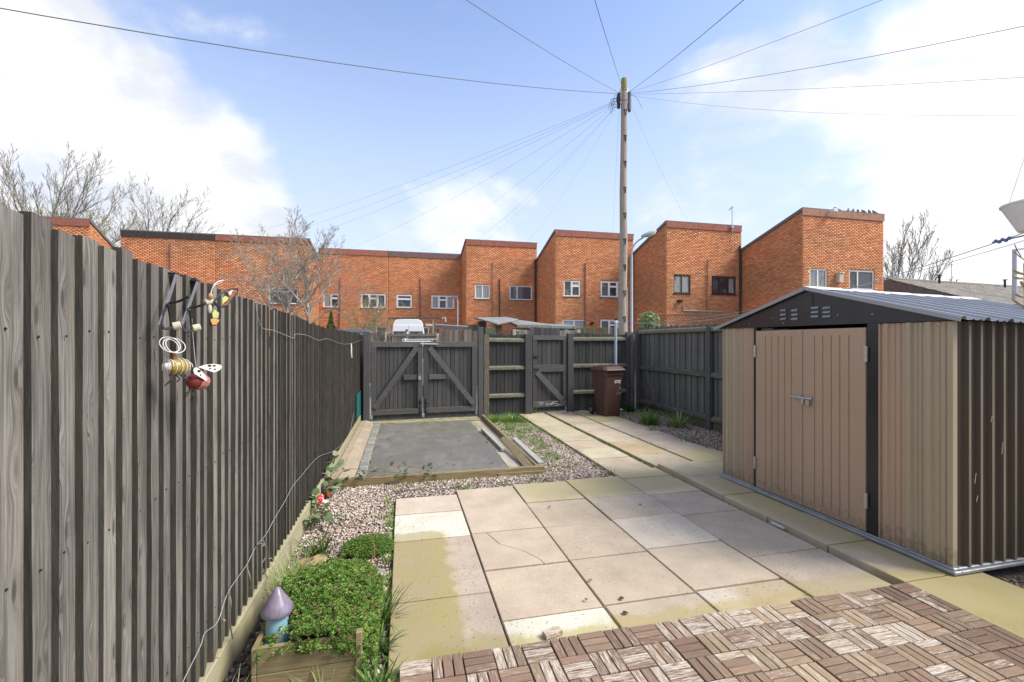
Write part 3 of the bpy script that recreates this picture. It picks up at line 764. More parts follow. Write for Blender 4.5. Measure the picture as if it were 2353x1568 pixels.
# loose wire strung on the fence
def fpt(px, py, off=.015): return at_x(px, py, FX + off)
def smooth_path(P, n=5):
    P = [Vector(p) for p in P]; out = []
    for i in range(len(P) - 1):
        p0, p1, p2, p3 = P[max(i - 1, 0)], P[i], P[i + 1], P[min(i + 2, len(P) - 1)]
        for j in range(n):
            t = j / n
            out.append(.5 * ((2 * p1) + (p2 - p0) * t + (2 * p0 - 5 * p1 + 4 * p2 - p3) * t * t + (3 * p1 - p0 - 3 * p2 + p3) * t ** 3))
    out.append(P[-1]); return out
w1 = [fpt(587, 688), fpt(590, 720), fpt(602, 753), fpt(626, 759), fpt(650, 768), fpt(674, 777), fpt(678, 768), fpt(705, 771), fpt(731, 782), fpt(752, 779), fpt(780, 789), fpt(797, 791), fpt(815, 787), fpt(834, 780)]
MB().tube(smooth_path(w1), .0016, 5).solo('fence_wire', M['wire'], w1[6], 'thin kinked wire strung along the upper part of the left fence', 'wire')
w2 = [fpt(405, 1600), fpt(425, 1556), fpt(460, 1485), fpt(470, 1455), fpt(500, 1428), fpt(524, 1360), fpt(565, 1300), fpt(588, 1256), fpt(612, 1226), fpt(630, 1192), fpt(655, 1150), fpt(672, 1117), fpt(690, 1096), fpt(713, 1068), fpt(735, 1048), fpt(770, 1034), fpt(800, 1003), fpt(808, 972), fpt(812, 950)]
MB().tube(smooth_path(w2), .0017, 5).solo('fence_wire', M['wire'], w2[8], 'long sagging wire crossing the lower part of the left fence', 'wire')
t0 = fpt(806, 790, .02)
MB().tube([t0, t0 + Vector((.004, .01, -.06)), t0 + Vector((.002, .02, -.13)), t0 + Vector((.006, .05, -.22))], [.010, .013, .013, .010], 5).solo('fabric_tie', M['white'], t0, 'white fabric tie hanging from the upper fence wire', 'tie')

# ================================================================== REAR BOUNDARY
def rear_y(x): return 9.30 + .075 * (x + .65)
RN = Vector((-.075, 1, 0)).normalized(); RE = Vector((1, .075, 0)).normalized()
RO = Vector((-.65, 9.30, 0))
def on_rear(px, py): return at_plane(px, py, RO, RN)
def rs(px): return (on_rear(px, 900) - RO).dot(RE)       # distance along the boundary
def rz(px, py): return on_rear(px, py).z
RT = Matrix.Translation(RO) @ Matrix(((RE.x, RN.x, 0, 0), (RE.y, RN.y, 0, 0), (0, 0, 1, 0), (0, 0, 0, 1)))
def RB(): m = MB(); m.T = RT; return m
def rw(s, t=0, z=0): return RT @ Vector((s, t, z))
def boards(root, s0, s1, t, z0, z1, n, mat, jit=.008, thick=.018, lap=.955):
    w = (s1 - s0) / n
    RB().box(s0 + .004, s1 - .004, t + thick + .008, t + thick + .016, z0 + .02, z1 - .02).part('gap_shade_sheet', M['pale_side'], root)  # added dark sheet, stands in for shade in the gaps between boards
    me = MB(); me.box(-w * .5 * lap + .0015, w * .5 * lap - .0015, 0, thick, 0, 1.0)
    me = me.mesh('board', mat, bevel=.0015)
    ang = math.atan2(RE.y, RE.x)
    for i in range(n):
        a = z0 + rnd.uniform(-jit, jit) * .5; b = z1 + rnd.uniform(-jit, jit)
        inst('board', me, root, rw(s0 + (i + .5) * w, t + (.006 if i % 2 else 0), a), (0, 0, ang + rnd.uniform(-.03, .03)), (1, 1, b - a))
GG = 'gates in the rear fence'
# double gate
gL, gM, gR = rs(849.5), rs(971), rs(1096)
gz1 = 1.565
def leaf(s0, s1, sgn, label):
    # sgn +1: brace rises towards s1 (left leaf)
    root = thing('timber_gate', label, 'gate', rw((s0 + s1) / 2, 0, .02), GG)
    zb = .10
    boards(root, s0 + .03, s1 - .01, .0, zb - .07, gz1 - .02, 12, M['gate_wood'])
    ts = -.045
    RB().box(s0 + .005, s1 - .005, ts, -.001, gz1 - .11, gz1).part('rail', M['rail_wood'], root, bevel=.004)
    RB().box(s0 + .005, s1 - .005, ts, -.001, zb + .02, zb + .125).part('rail', M['rail_wood'], root, bevel=.004)
    if sgn > 0: a0, a1, st0, st1 = s0 + .62 * (s1 - s0), s1 - .115, s0, s1
    else: a0, a1, st0, st1 = s0 + .115, s0 + .42 * (s1 - s0), s0, s1
    RB().box(min(a0, a1), max(a0, a1), ts, -.001, .80, .90).part('rail', M['rail_wood'], root, bevel=.004)
    for (q0, q1) in ((s0 + .002, s0 + .10), (s1 - .10, s1 - .002)):
        RB().box(q0, q1, ts - .004, -.002, zb + .126, gz1 - .111).part('stile', M['gate_wood'], root, bevel=.004)
    hinge, meet = (s0 + .06, s1 - .12) if sgn > 0 else (s1 - .06, s0 + .12)
    RB().bar((hinge, ts - .012, zb + .16), (meet, ts - .012, gz1 - .12), .012, .105, (0, 0, 1)).part('brace', M['rail_wood'], root, bevel=.003)
    # drop bolt at the meeting stile
    m_ = s1 - .05 if sgn > 0 else s0 + .05
    b = RB(); b.tube([(m_, ts - .012, .03), (m_, ts - .012, .42)], .009, 6); b.box(m_ - .025, m_ + .025, ts - .012, ts - .004, .12, .17); b.box(m_ - .025, m_ + .025, ts - .012, ts - .004, .32, .37)
    b.tube([(m_, ts - .014, .36), (m_ + .07 * (-1 if sgn > 0 else 1), ts - .014, .33)], .007, 5)
    b.part('drop_bolt', M['iron'], root)
    return root
lf = leaf(gL + .02, gM - .004, 1, 'left leaf of the charcoal double gate, with padlock on its stile')
rf = leaf(gM + .004, gR - .02, -1, 'right leaf of the charcoal double gate, with scuffed peeling boards')
b = RB(); s_ = gM - .07; b.box(s_ - .028, s_ + .028, -.085, -.06, .80, .87); b.tube([(s_ - .018, -.072, .86), (s_ - .018, -.072, .90), (s_, -.072, .915), (s_ + .018, -.072, .90), (s_ + .018, -.072, .86)], .006, 6)
b.part('padlock', M['steel'], lf, bevel=.003)
b = RB(); b.bar((gM - .06, -.06, gz1 - .045), (gM + .30, -.06, gz1 - .05), .02, .03); b.tube([(gM - .05, -.075, gz1 - .045), (gM + .26, -.075, gz1 - .05)], .009, 6); b.part('slide_bolt', M['steel'], rf)

rear = thing('board_fence', 'charcoal rear fence either side of the narrow wicket gate', 'fence', rw(rs(1200), 0, 0), None)
def post(root, px0, px1, ztop, mat=None, t0=-.07, t1=.04, name='post', z0=-.05):
    return RB().box(rs(px0), rs(px1), t0, t1, z0, ztop).part(name, mat or M['post_wood'], root, bevel=.006)
gp = thing('gate_post', 'charcoal post at the left fence carrying the double gate', 'post', rw(rs(840), 0, 0), 'gate posts')
post(gp, 834, 849, 1.76)
MB().box(0, .01, 0, .01, 0, .01)
gp2 = thing('gate_post', 'tall mossy edged post between double gate and fence panel', 'post', rw(rs(1103), 0, 0), 'gate posts')
post(gp2, 1097, 1108.5, 1.87)
post(rear, 1109.5, 1121.5, 1.71, M['old_board'])
post(rear, 1204.5, 1220, 1.73)
post(rear, 1302, 1314.5, 1.75)
post(rear, 1437, 1452, 1.79)
for (p0, p1, zt) in ((1121.5, 1204.5, 1.715), (1314.5, 1437, 1.745)):
    boards(rear, rs(p0) + .002, rs(p1) - .002, .012, .0, zt, max(6, int((rs(p1) - rs(p0)) / .082)), M['dark_board'], jit=.02)
    for z, mt in ((1.60, 'mossy_rail'), (1.0, 'mossy_rail'), (.41, 'mossy_rail')):
        d = .02 if p0 > 1300 else 0
        RB().prism([(rs(p0) + .002, .010, z - .05 + d), (rs(p0) + .002, -.045, z - .035 + d), (rs(p0) + .002, -.045, z + .02 + d), (rs(p0) + .002, .010, z + .05 + d)], (rs(p1) - rs(p0) - .004, 0, rnd.uniform(-.01, .01))).part('rail', M[mt], rear, bevel=.004)
# wicket gate
w0, w1_ = rs(1221.5), rs(1301)
wk = thing('wicket_gate', 'narrow charcoal wicket gate with one diagonal brace and chalky scuffs', 'gate', rw((w0 + w1_) / 2, 0, .02), GG)
boards(wk, w0 + .01, w1_ - .01, .0, .03, 1.66, 7, M['gate_wood'])
for z0_, z1_ in ((1.60, 1.70), (.90, 1.06), (.13, .26)):
    RB().box(w0 + .008, w1_ - .008, -.04, -.001, z0_, z1_).part('rail', M['rail_wood'], wk, bevel=.004)
for a, b_ in ((w0 + .006, w0 + .11), (w1_ - .09, w1_ - .006)):
    for z0_, z1_ in ((.262, .898), (1.062, 1.598)):
        RB().box(a, b_, -.036, -.001, z0_, z1_).part('stile', M['gate_wood'], wk, bevel=.004)
RB().bar((w0 + .10, -.05, .90), (w1_ - .12, -.05, .27), .012, .12).part('brace', M['rail_wood'], wk, bevel=.003)
h = RB(); h.bar((w0 - .02, -.05, 1.25), (w0 + .16, -.05, 1.235), .012, .03); h.bar((w0 - .02, -.05, .97), (w0 + .15, -.05, .965), .012, .03); h.part('hinge', M['iron'], wk)
sc = RB()
for k in range(9):
    a = w0 + .03 + rnd.uniform(0, .55); z_ = .15 + rnd.uniform(0, .09)
    sc.bar((a, -.0415, z_), (a + rnd.uniform(.05, .16), -.0415, z_ + rnd.uniform(-.05, .05)), .002, .006)
sc.part('scuff', M['white'], wk)
# taller boards standing behind the wicket
tb = thing('tall_fence', 'short row of taller grey boards just behind the wicket gate', 'panel', rw((w0 + w1_) / 2, .30, 0), None)
boards(tb, w0 + .06, w1_ - .02, .3, 0, 1.87, 6, M['gate_wood'], jit=.006)

# right hand fence
SX = 5.40
rfence = thing('board_fence', 'charcoal boarded fence on the right of the garden with three rails', 'fence', (SX, 7.2, 0), None)
MB().box(SX + .034, SX + .042, 1.1, 9.72, .22, 1.85).part('gap_shade_sheet', M['pale_side'], rfence)  # dark sheet added behind the boards to paint their gaps as shaded
me = MB().box(0, .018, -.046, .046, 0, 1.0).mesh('board', M['grey_board'], bevel=.002)
y = 9.72; k = 0
while y > 1.0:
    zt = 1.885 + rnd.uniform(-.012, .012)
    inst('board', me, rfence, (SX + .012 + (.012 if k % 2 else 0), y, .20), (0, 0, rnd.uniform(-.02, .02)), (1, .92, zt - .20)); y -= .0955; k += 1
for z in (1.79, .965, .175):
    for (a, b_) in ((9.66, 7.22), (7.10, 4.6), (4.5, 2.0)):
        mb = MB(); mb.prism([(SX + .011, a, z - .055), (SX - .055, a, z - .04), (SX - .055, a, z + .02), (SX + .011, a, z + .055)], (0, b_ - a, rnd.uniform(-.01, .01)))
        mb.part('rail', M['green_rail'] if z < 1.7 else M['mossy_rail'], rfence, bevel=.004)
for yy in (9.74, 7.16, 4.55, 1.95): MB().box(SX - .075, SX + .01, yy - .055, yy + .055, -.05, 1.84).part('post', M['post_wood'], rfence, bevel=.006)
yy = 9.68
for a, b_ in ((9.68, 7.22), (7.10, 4.61), (4.49, 2.01)): MB().box(SX - .01, SX + .03, b_, a, -.06, .165).part('gravel_board', M['green_board'], rfence, bevel=.004)
cp = thing('fence_post', 'round greenish post in the rear corner behind the brown bin', 'post', (5.16, 9.64, 0))
MB().tube([(5.16, 9.62, -.05), (5.16, 9.62, 1.72)], .06, 10).part('shaft', M['post_wood'], cp, smooth=True)

# ================================================================== METAL SHED
HX = 3.50
def sy(px): r = ray(px, 787); return HX / r.x * r.y
Y0, Y1 = 2.235, sy(1662)           # near and far corners of the door side
ZB, ZE, ZA = .075, 1.69, 2.015
YA = (Y0 + Y1) / 2 - .02
XE = 5.34
shed = thing('metal_shed', 'tan and khaki metal garden shed with black gable and double doors', 'shed', (HX + .9, YA, .035))
def corr(y0, y1, step, depth, x=HX, dirn=-1):
    """profile along y: flat pans with raised ribs and two fine grooves in every pan"""
    prof = []; y = y0; 
    while y < y1 - 1e-6:
        w = min(step, y1 - y)
        rb = min(.028, w * .3)
        pts = [(0, 0), (w - rb * 1.6, 0), (w - rb * 1.3, depth), (w - rb * .3, depth), (w, 0)]
        n = 3
        gw = (w - rb * 1.6)
        if w > .08:
            pts = [(0, 0)]
            for g in range(1, n):
                c = gw * g / n
                pts += [(c - .005, 0), (c, -.007), (c + .005, 0)]
            pts += [(gw, 0), (w - rb * 1.3, depth), (w - rb * .3, depth), (w, 0)]
        prof += [(y + a, b) for a, b in pts[:-1]]
        y += w
    prof.append((y1, 0)); return prof
def corr_wall(name, mat, prof, z0, zt, axis='x', base=HX, sgn=-1):
    mb = MB(); vs = []
    for (a, d) in prof:
        z1 = zt(a) if callable(zt) else zt
        p = (base + sgn * d, a) if axis == 'x' else (a, base + sgn * d)
        vs += [(p[0], p[1], z0), (p[0], p[1], z1)]
    n = len(prof)
    mb.add(vs, [(2 * i, 2 * i + 2, 2 * i + 3, 2 * i + 1) for i in range(n - 1)])
    return mb
dL, dM, dR = sy(1741), sy(1849), sy(1994)
pR, pL = sy(2021), sy(1733)
pm1 = sy(2083)
corr_wall('wall_panel', None, corr(Y0, pm1, .150, .021), ZB, ZE).part('wall_panel', M['khaki'], shed)
corr_wall('wall_panel', None, corr(pm1, pR, .16, .015), ZB, ZE).part('wall_panel', M['pinkbrown'], shed)
pm2 = sy(1703)
corr_wall('wall_panel', None, corr(pL, pm2, .13, .010), ZB, ZE + .01).part('wall_panel', M['pinkbrown'], shed)
corr_wall('wall_panel', None, corr(pm2, Y1, .115, .014), ZB, ZE + .01).part('wall_panel', M['khaki'], shed)
MB().box(HX - .016, HX + .05, dR - .004 - (dR - pR) , dR - .004, ZB, ZE + .012).part('door_post', M['black'], shed, bevel=.004)
MB().box(HX - .012, HX + .05, dL + .004, pL, ZB, ZE + .012).part('door_post', M['black'], shed, bevel=.004)
# doors: pressed grooves, returned top edge
def door(y0, y1, grooves, name_label):
    ztop = ZE - .025
    o = MB(); x = HX - .022
    ys_ = [y0]
    for g in sorted(grooves): ys_ += [g - .007, g - .003, g + .003, g + .007]
    ys_.append(y1)
    zg0, zg1 = ZB + .055, ztop - .055
    vs, fs = [], []
    for i, yy in enumerate(ys_):
        d = .009 if (i >= 1 and i < len(ys_) - 1 and (i - 1) % 4 in (1, 2)) else 0
        vs += [(x, yy, ZB + .012), (x, yy, zg0), (x + d, yy, zg0 + .01), (x + d, yy, zg1 - .01), (x, yy, zg1), (x, yy, ztop)]
    for i in range(len(ys_) - 1):
        for k_ in range(5):
            fs.append((6 * i + k_, 6 * i + 6 + k_, 6 * i + 7 + k_, 6 * i + 1 + k_))
    o.add(vs, fs)
    o.box(x + .003, HX + .004, y0, y1, ZB + .012, ZB + .03); o.box(x + .003, HX + .004, y0, y1, ztop - .018, ztop)
    o.box(x + .0125, HX + .004, y0 + .001, y0 + .015, ZB + .03, ztop - .018); o.box(x + .0125, HX + .004, y1 - .015, y1 - .001, ZB + .03, ztop - .018)
    d_ = o.part('door', M['pinkbrown'], shed)
    s = MB()
    for q in range(5): 
        s.ell((x - .001, y0 + .03 + (y1 - y0 - .06) * q / 4, ztop - .02), (.004, .007, .007), 6, 4)
        s.ell((x - .001, y0 + .03 + (y1 - y0 - .06) * q / 4, ZB + .03), (.004, .006, .006), 6, 4)
    s.part('screw', M['steel'], d_)
    return d_
gl = [sy(p) for p in (1763, 1777, 1792, 1807, 1822.5)]
gr_ = [sy(p) for p in (1876, 1895, 1914.5, 1934, 1955)]
DL = door(dM + .003, dL, gl, '')
DR = door(dR, dM - .003, gr_, '')
for d_, yh in ((DL, dL + .006), (DR, dR - .006)):
    for zh in (.33, 1.46):
        hb = MB(); hb.box(HX - .034, HX - .024, yh - .016, yh + .016, zh - .06, zh + .06); hb.tube([(HX - .036, yh, zh - .06), (HX - .036, yh, zh + .06)], .007, 6)
        hb.part('hinge', M['steel'], d_)
zb = 1.55 - (914 - 787) / FPX * (ST * HX + CT * dM)
lt = MB(); lt.box(HX - .034, HX - .024, dM - .10, dM - .02, zb - .02, zb + .02); lt.box(HX - .034, HX - .024, dM + .02, dM + .085, zb - .02, zb + .02)
lt.tube([(HX - .044, dM - .11, zb), (HX - .044, dM + .10, zb)], .009, 7); lt.box(HX - .056, HX - .034, dM - .035, dM - .01, zb - .055, zb)
lt.box(HX - .062, HX - .03, dM - .095, dM - .06, zb - .065, zb - .012)
lt.part('bolt', M['steel'], DR, bevel=.002)
# gable
gz = lambda y: ZE + (ZA - ZE) * (1 - abs(y - YA) / ((Y1 + .07 - YA) if y > YA else (YA - Y0 + .05)))
g = MB(); xg = HX - .022
poly = [(xg, Y0 - .02, ZE + .004), (xg, Y1 + .05, ZE + .012), (xg, Y1 + .06, ZE + .03), (xg, YA, ZA - .008), (xg, Y0 - .04, ZE + .016)]
g.prism(poly, (.02, 0, 0)); g.part('gable', M['black'], shed)
g = MB(); g.box(xg - .006, xg - .001, YA - .055, YA + .03, ZE + .12, ZA - .05); g.part('gable_cover', M['black'], shed, bevel=.002)
for px in (1786, 1832) : pass
for (p0, p1) in ((1799, 1811), (1824, 1838), (1870, 1886.5), (1896.5, 1914)):
    ya, yb = sy(p1), sy(p0)
    dd = ST * HX + CT * ya
    for pyy in (712, 722, 732) if p0 < 1850 else (706, 716, 726):
        z_ = 1.55 + (787 - pyy) / FPX * dd
        l = MB(); l.prism([(xg - .0005, ya, z_ - .016), (xg - .017, ya, z_ - .009), (xg - .014, ya, z_ - .002), (xg - .0005, ya, z_ + .010)], (0, yb - ya, 0))
        l.part('louvre', M['galv'], shed, bevel=.002)
# end walls and back
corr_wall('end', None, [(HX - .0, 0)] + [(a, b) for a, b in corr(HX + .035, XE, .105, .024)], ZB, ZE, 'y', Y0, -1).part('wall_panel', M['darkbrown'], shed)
c_ = MB(); c_.box(HX - .012, HX + .03, Y0 - .012, Y0 + .02, ZB, ZE).part('corner_trim', M['khaki'], shed, bevel=.003)
for q in range(1, 17):
    xr = HX + .035 + q * .105 - .024
    if xr < XE: MB().box(xr - .010, xr + .010, Y0 - .0275, Y0 - .0245, ZB + .002, ZE - .03).part('rib', M['ribtan'], shed)
corr_wall('end', None, corr(HX, XE, .105, .02), ZB, ZE, 'y', Y1, 1).part('wall_panel', M['khaki'], shed)
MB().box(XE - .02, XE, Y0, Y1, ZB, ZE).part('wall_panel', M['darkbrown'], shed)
b = MB(); zr = .040
b.box(HX - .035, HX + .03, Y0 - .04, Y1 + .03, zr, ZB - .012); b.box(HX - .022, HX + .02, Y0 - .025, Y1 + .02, ZB - .012, ZB + .003)
b.part('base_rail', M['galv'], shed, bevel=.004)
b = MB(); b.box(HX + .03, XE + .03, Y0 - .04, Y0 + .03, zr, ZB - .012); b.box(HX + .02, XE + .02, Y0 - .025, Y0 + .02, ZB - .012, ZB + .003); b.part('base_rail', M['galv'], shed, bevel=.004)
# roof: corrugated sheets, ribs run down the slope
def slope(ye, ze, name):
    prof = []; x = HX - .05
    while x < XE + .05:
        prof += [(x, 0), (x + .018, .022), (x + .042, .022), (x + .06, 0), (x + .105, 0), (x + .112, .008), (x + .126, .008), (x + .133, 0)]
        prof += [(x + .165, 0), (x + .172, .008), (x + .186, .008), (x + .193, 0)]
        x += .212
    L = Vector((0, ye - YA, ze - ZA)); nrm = Vector((0, -(ze - ZA), ye - YA)).normalized()
    if nrm.z < 0: nrm = -nrm
    mb = MB(); vs = []
    for (xx, h) in prof:
        dropz = -.028 * (xx - HX)
        for t in (0.0, 1.0):
            p = Vector((xx, YA, ZA + .004 + dropz)) + L * t + nrm * h
            vs += [p, p - nrm * .003]
    n = len(prof)
    for i in range(n - 1):
        a, b2 = 4 * i, 4 * i + 4
        mb.add([vs[a], vs[b2], vs[b2 + 2], vs[a + 2]], [(0, 1, 2, 3)])
        mb.add([vs[a + 1], vs[a + 3], vs[b2 + 3], vs[b2 + 1]], [(0, 1, 2, 3)])
        mb.add([vs[a + 2], vs[b2 + 2], vs[b2 + 3], vs[a + 3]], [(0, 1, 2, 3)])
        mb.add([vs[a], vs[a + 1], vs[b2 + 1], vs[b2]], [(0, 1, 2, 3)])
    mb.part('roof_sheet', M['roofmetal'], shed)
slope(Y0 - .075, ZE + .004, 'a'); slope(Y1 + .085, ZE + .006, 'b')
vb = MB()
for ye, ze in ((Y0 - .08, ZE + .008), (Y1 + .09, ZE + .010)):
    vb.bar((HX - .052, YA, ZA + .012), (HX - .052, ye, ze), .012, .03)
vb.part('verge_trim', M['roofmetal'], shed)
rc = MB(); x = HX - .055
segs = 5
for q in range(segs):
    xa, xb = x + (XE + .1 - x) * q / segs + .004, x + (XE + .1 - x) * (q + 1) / segs - .004
    za, zb2 = ZA + .034 - .028 * (xa - HX), ZA + .034 - .028 * (xb - HX)
    za += rnd.uniform(-.006, .006)
    rc.add([(xa, YA - .085, za - .030), (xb, YA - .085, zb2 - .030), (xb, YA, zb2), (xa, YA, za), (xa, YA + .085, za - .030), (xb, YA + .085, zb2 - .030),
            (xa, YA - .085, za - .034), (xb, YA - .085, zb2 - .034), (xb, YA, zb2 - .004), (xa, YA, za - .004), (xa, YA + .085, za - .034), (xb, YA + .085, zb2 - .034)],
           [(0, 1, 2, 3), (3, 2, 5, 4), (6, 9, 8, 7), (9, 10, 11, 8), (0, 6, 7, 1), (4, 5, 11, 10), (0, 3, 9, 6), (3, 4, 10, 9), (1, 7, 8, 2), (2, 8, 11, 5)])
rc.part('ridge_cap', M['ridgewhite'], shed)
for yy in [Y0 + .06 + .11 * q for q in range(4)] + [Y1 - .05, Y1 - .14]:
    for zz in (ZE - .02, ZB + .03):
        MB().ell((HX - .022, yy, zz), (.004, .006, .006), 6, 4).part('screw', M['steel'], shed)
for (xs_, z0_, z1_) in ((3.80, 1.02, 1.06), (3.90, .80, .88), (3.655, .62, .69), (3.67, .50, .54)):
    MB().bar((xs_, Y0 - .028, z0_), (xs_ + .012, Y0 - .028, z1_), .003, .002).part('scratch', M['bead'], shed)
dust = MB()
for q in range(6):
    MB().ell((HX - .0235, YA + rnd.uniform(-.7, .7), ZE + rnd.uniform(.03, .10)), (.002, .006, .006), 6, 4).part('rivet', M['galv'], shed)
# ================================================================== TERRACE
BT = (np.array([(-.5, -1, -.5), (.5, -1, -.5), (.5, -1, .5), (-.5, -1, .5), (-.5, 0, -.5), (.5, 0, -.5), (.5, 0, .5), (-.5, 0, .5)]) * np.array([.215, .012, .064]),
      np.array([(0, 1, 2, 3), (1, 5, 6, 2), (4, 0, 3, 7), (3, 2, 6, 7), (4, 5, 1, 0)]))
BRICKS = np.array([(.46, .165, .075), (.50, .19, .09), (.40, .135, .06), (.44, .15, .065), (.36, .115, .055), (.53, .22, .11), (.30, .10, .055), (.42, .155, .08)]) * np.array([1.36, 1.62, 1.62])
def brick_face(u0, u1, z0, ztop, holes, origin, eu, en):
    """running-bond bricks on a wall face, cut at the corners and openings; ztop may slope; returns V,F,T"""
    L = []
    nz = int((ztop if not callable(ztop) else max(ztop(u0), ztop(u1))) / .075) + 1
    for r in range(int(z0 / .075), nz):
        z = (r + .5) * .075
        spans = [(u0 + .003, u1 - .003)]
        for (a, b, c, d) in holes:
            if z + .03 > c and z - .03 < d:
                spans = [q for s in spans for q in ((s[0], min(s[1], a)), (max(s[0], b), s[1])) if q[1] - q[0] > .03]
        for (s0, s1) in spans:
            k = math.floor((s0 - (.1125 if r % 2 else 0)) / .225)
            while True:
                g0 = k * .225 + (.1125 if r % 2 else 0); k += 1
                if g0 > s1: break
                a, b = max(g0, s0), min(g0 + .215, s1)
                if b - a < .02: continue
                if z + .04 < (ztop((a + b) / 2) if callable(ztop) else ztop): L.append(((a + b) / 2, z, (b - a) / .215))
    P = np.array(L); m = len(P)
    eu, en, o = np.array(eu), np.array(en), np.array(origin)
    loc = o[None] + P[:, :1] * eu + P[:, 1:2] * np.array([0, 0, 1])
    Rm = np.tile(np.stack([eu, -en, np.array([0, 0, 1.])], 1)[None], (m, 1, 1))
    Rm[:, :, 0] *= P[:, 2:3]
    tint = BRICKS.mean(0) * .35 + BRICKS[rng.integers(0, len(BRICKS), m)] * .65
    # soot and weather streaks as the bricks themselves carry them
    w = np.array([mnoise.noise(Vector((p[0] * .30 + origin[0] + origin[1], p[1] * .8, origin[1] * .37))) for p in P])
    w2 = np.array([mnoise.noise(Vector((p[0] * 2.6 + origin[0], p[1] * 5.5, origin[1]))) for p in P])
    tint = tint * (1 + .16 * w + .10 * w2)[:, None] * rng.uniform(.93, 1.07, (m, 1))
    tint = tint * (1 + .10 * w[:, None] * np.array([1, -.6, -1]))
    V, F, T = scatter(BT[0], BT[1], Rm, loc, tint)
    return V, F, T

def window(house, Yf, x0, x1, z0, z1, cols, frame='white_frame', glass=('glass',), sill=True, label=None):
    """a window set in the wall: frame, panes, sill; cols = [(share, [row shares from top])]"""
    y = Yf + .05
    fr = MB(); t = .06
    fr.box(x0, x0 + t, y - .03, y + .04, z0, z1); fr.box(x1 - t, x1, y - .03, y + .04, z0, z1)
    fr.box(x0 + t, x1 - t, y - .03, y + .04, z0, z0 + t); fr.box(x0 + t, x1 - t, y - .03, y + .04, z1 - t, z1)
    panes = []
    W_ = x1 - x0 - 2 * t; xa = x0 + t
    for i, (sh, rows) in enumerate(cols):
        xb = xa + W_ * sh
        if i: fr.box(xa - .032, xa + .032, y - .028, y + .038, z0 + t, z1 - t)
        zt = z1 - t; H = z1 - z0 - 2 * t
        for k, rw_ in enumerate(rows):
            zb_ = zt - H * rw_
            if k: fr.box(xa + .03, xb - .03, y - .026, y + .036, zt - .03, zt + .03)
            if len(rows) > 1 or len(cols) > 2:   # opening casement carries a thicker sash
                e = .03
                a, b_, c, d = xa + (.032 if i else 0), xb - (.032 if i < len(cols) - 1 else 0), zb_ + (.03 if k < len(rows) - 1 else 0), zt - (.03 if k else 0)
                fr.box(a, a + e, y - .04, y + .03, c, d); fr.box(b_ - e, b_, y - .04, y + .03, c, d); fr.box(a + e, b_ - e, y - .04, y + .03, c, c + e); fr.box(a + e, b_ - e, y - .04, y + .03, d - e, d)
            panes.append((xa, xb, zb_, zt)); zt = zb_
        xa = xb
    w = fr.part('window', M[frame], house)
    for i, (a, b_, c, d) in enumerate(panes):
        MB().box(a, b_, y + .005, y + .015, c, d).part('pane', M[glass[i % len(glass)]], w)
    if sill: MB().box(x0 - .04, x1 + .04, Yf - .05, Yf + .019, z0 - .05, z0 - .002).part('sill', M['fascia_brown' if frame == 'white_frame' else 'brown_frame'], w)
    return w

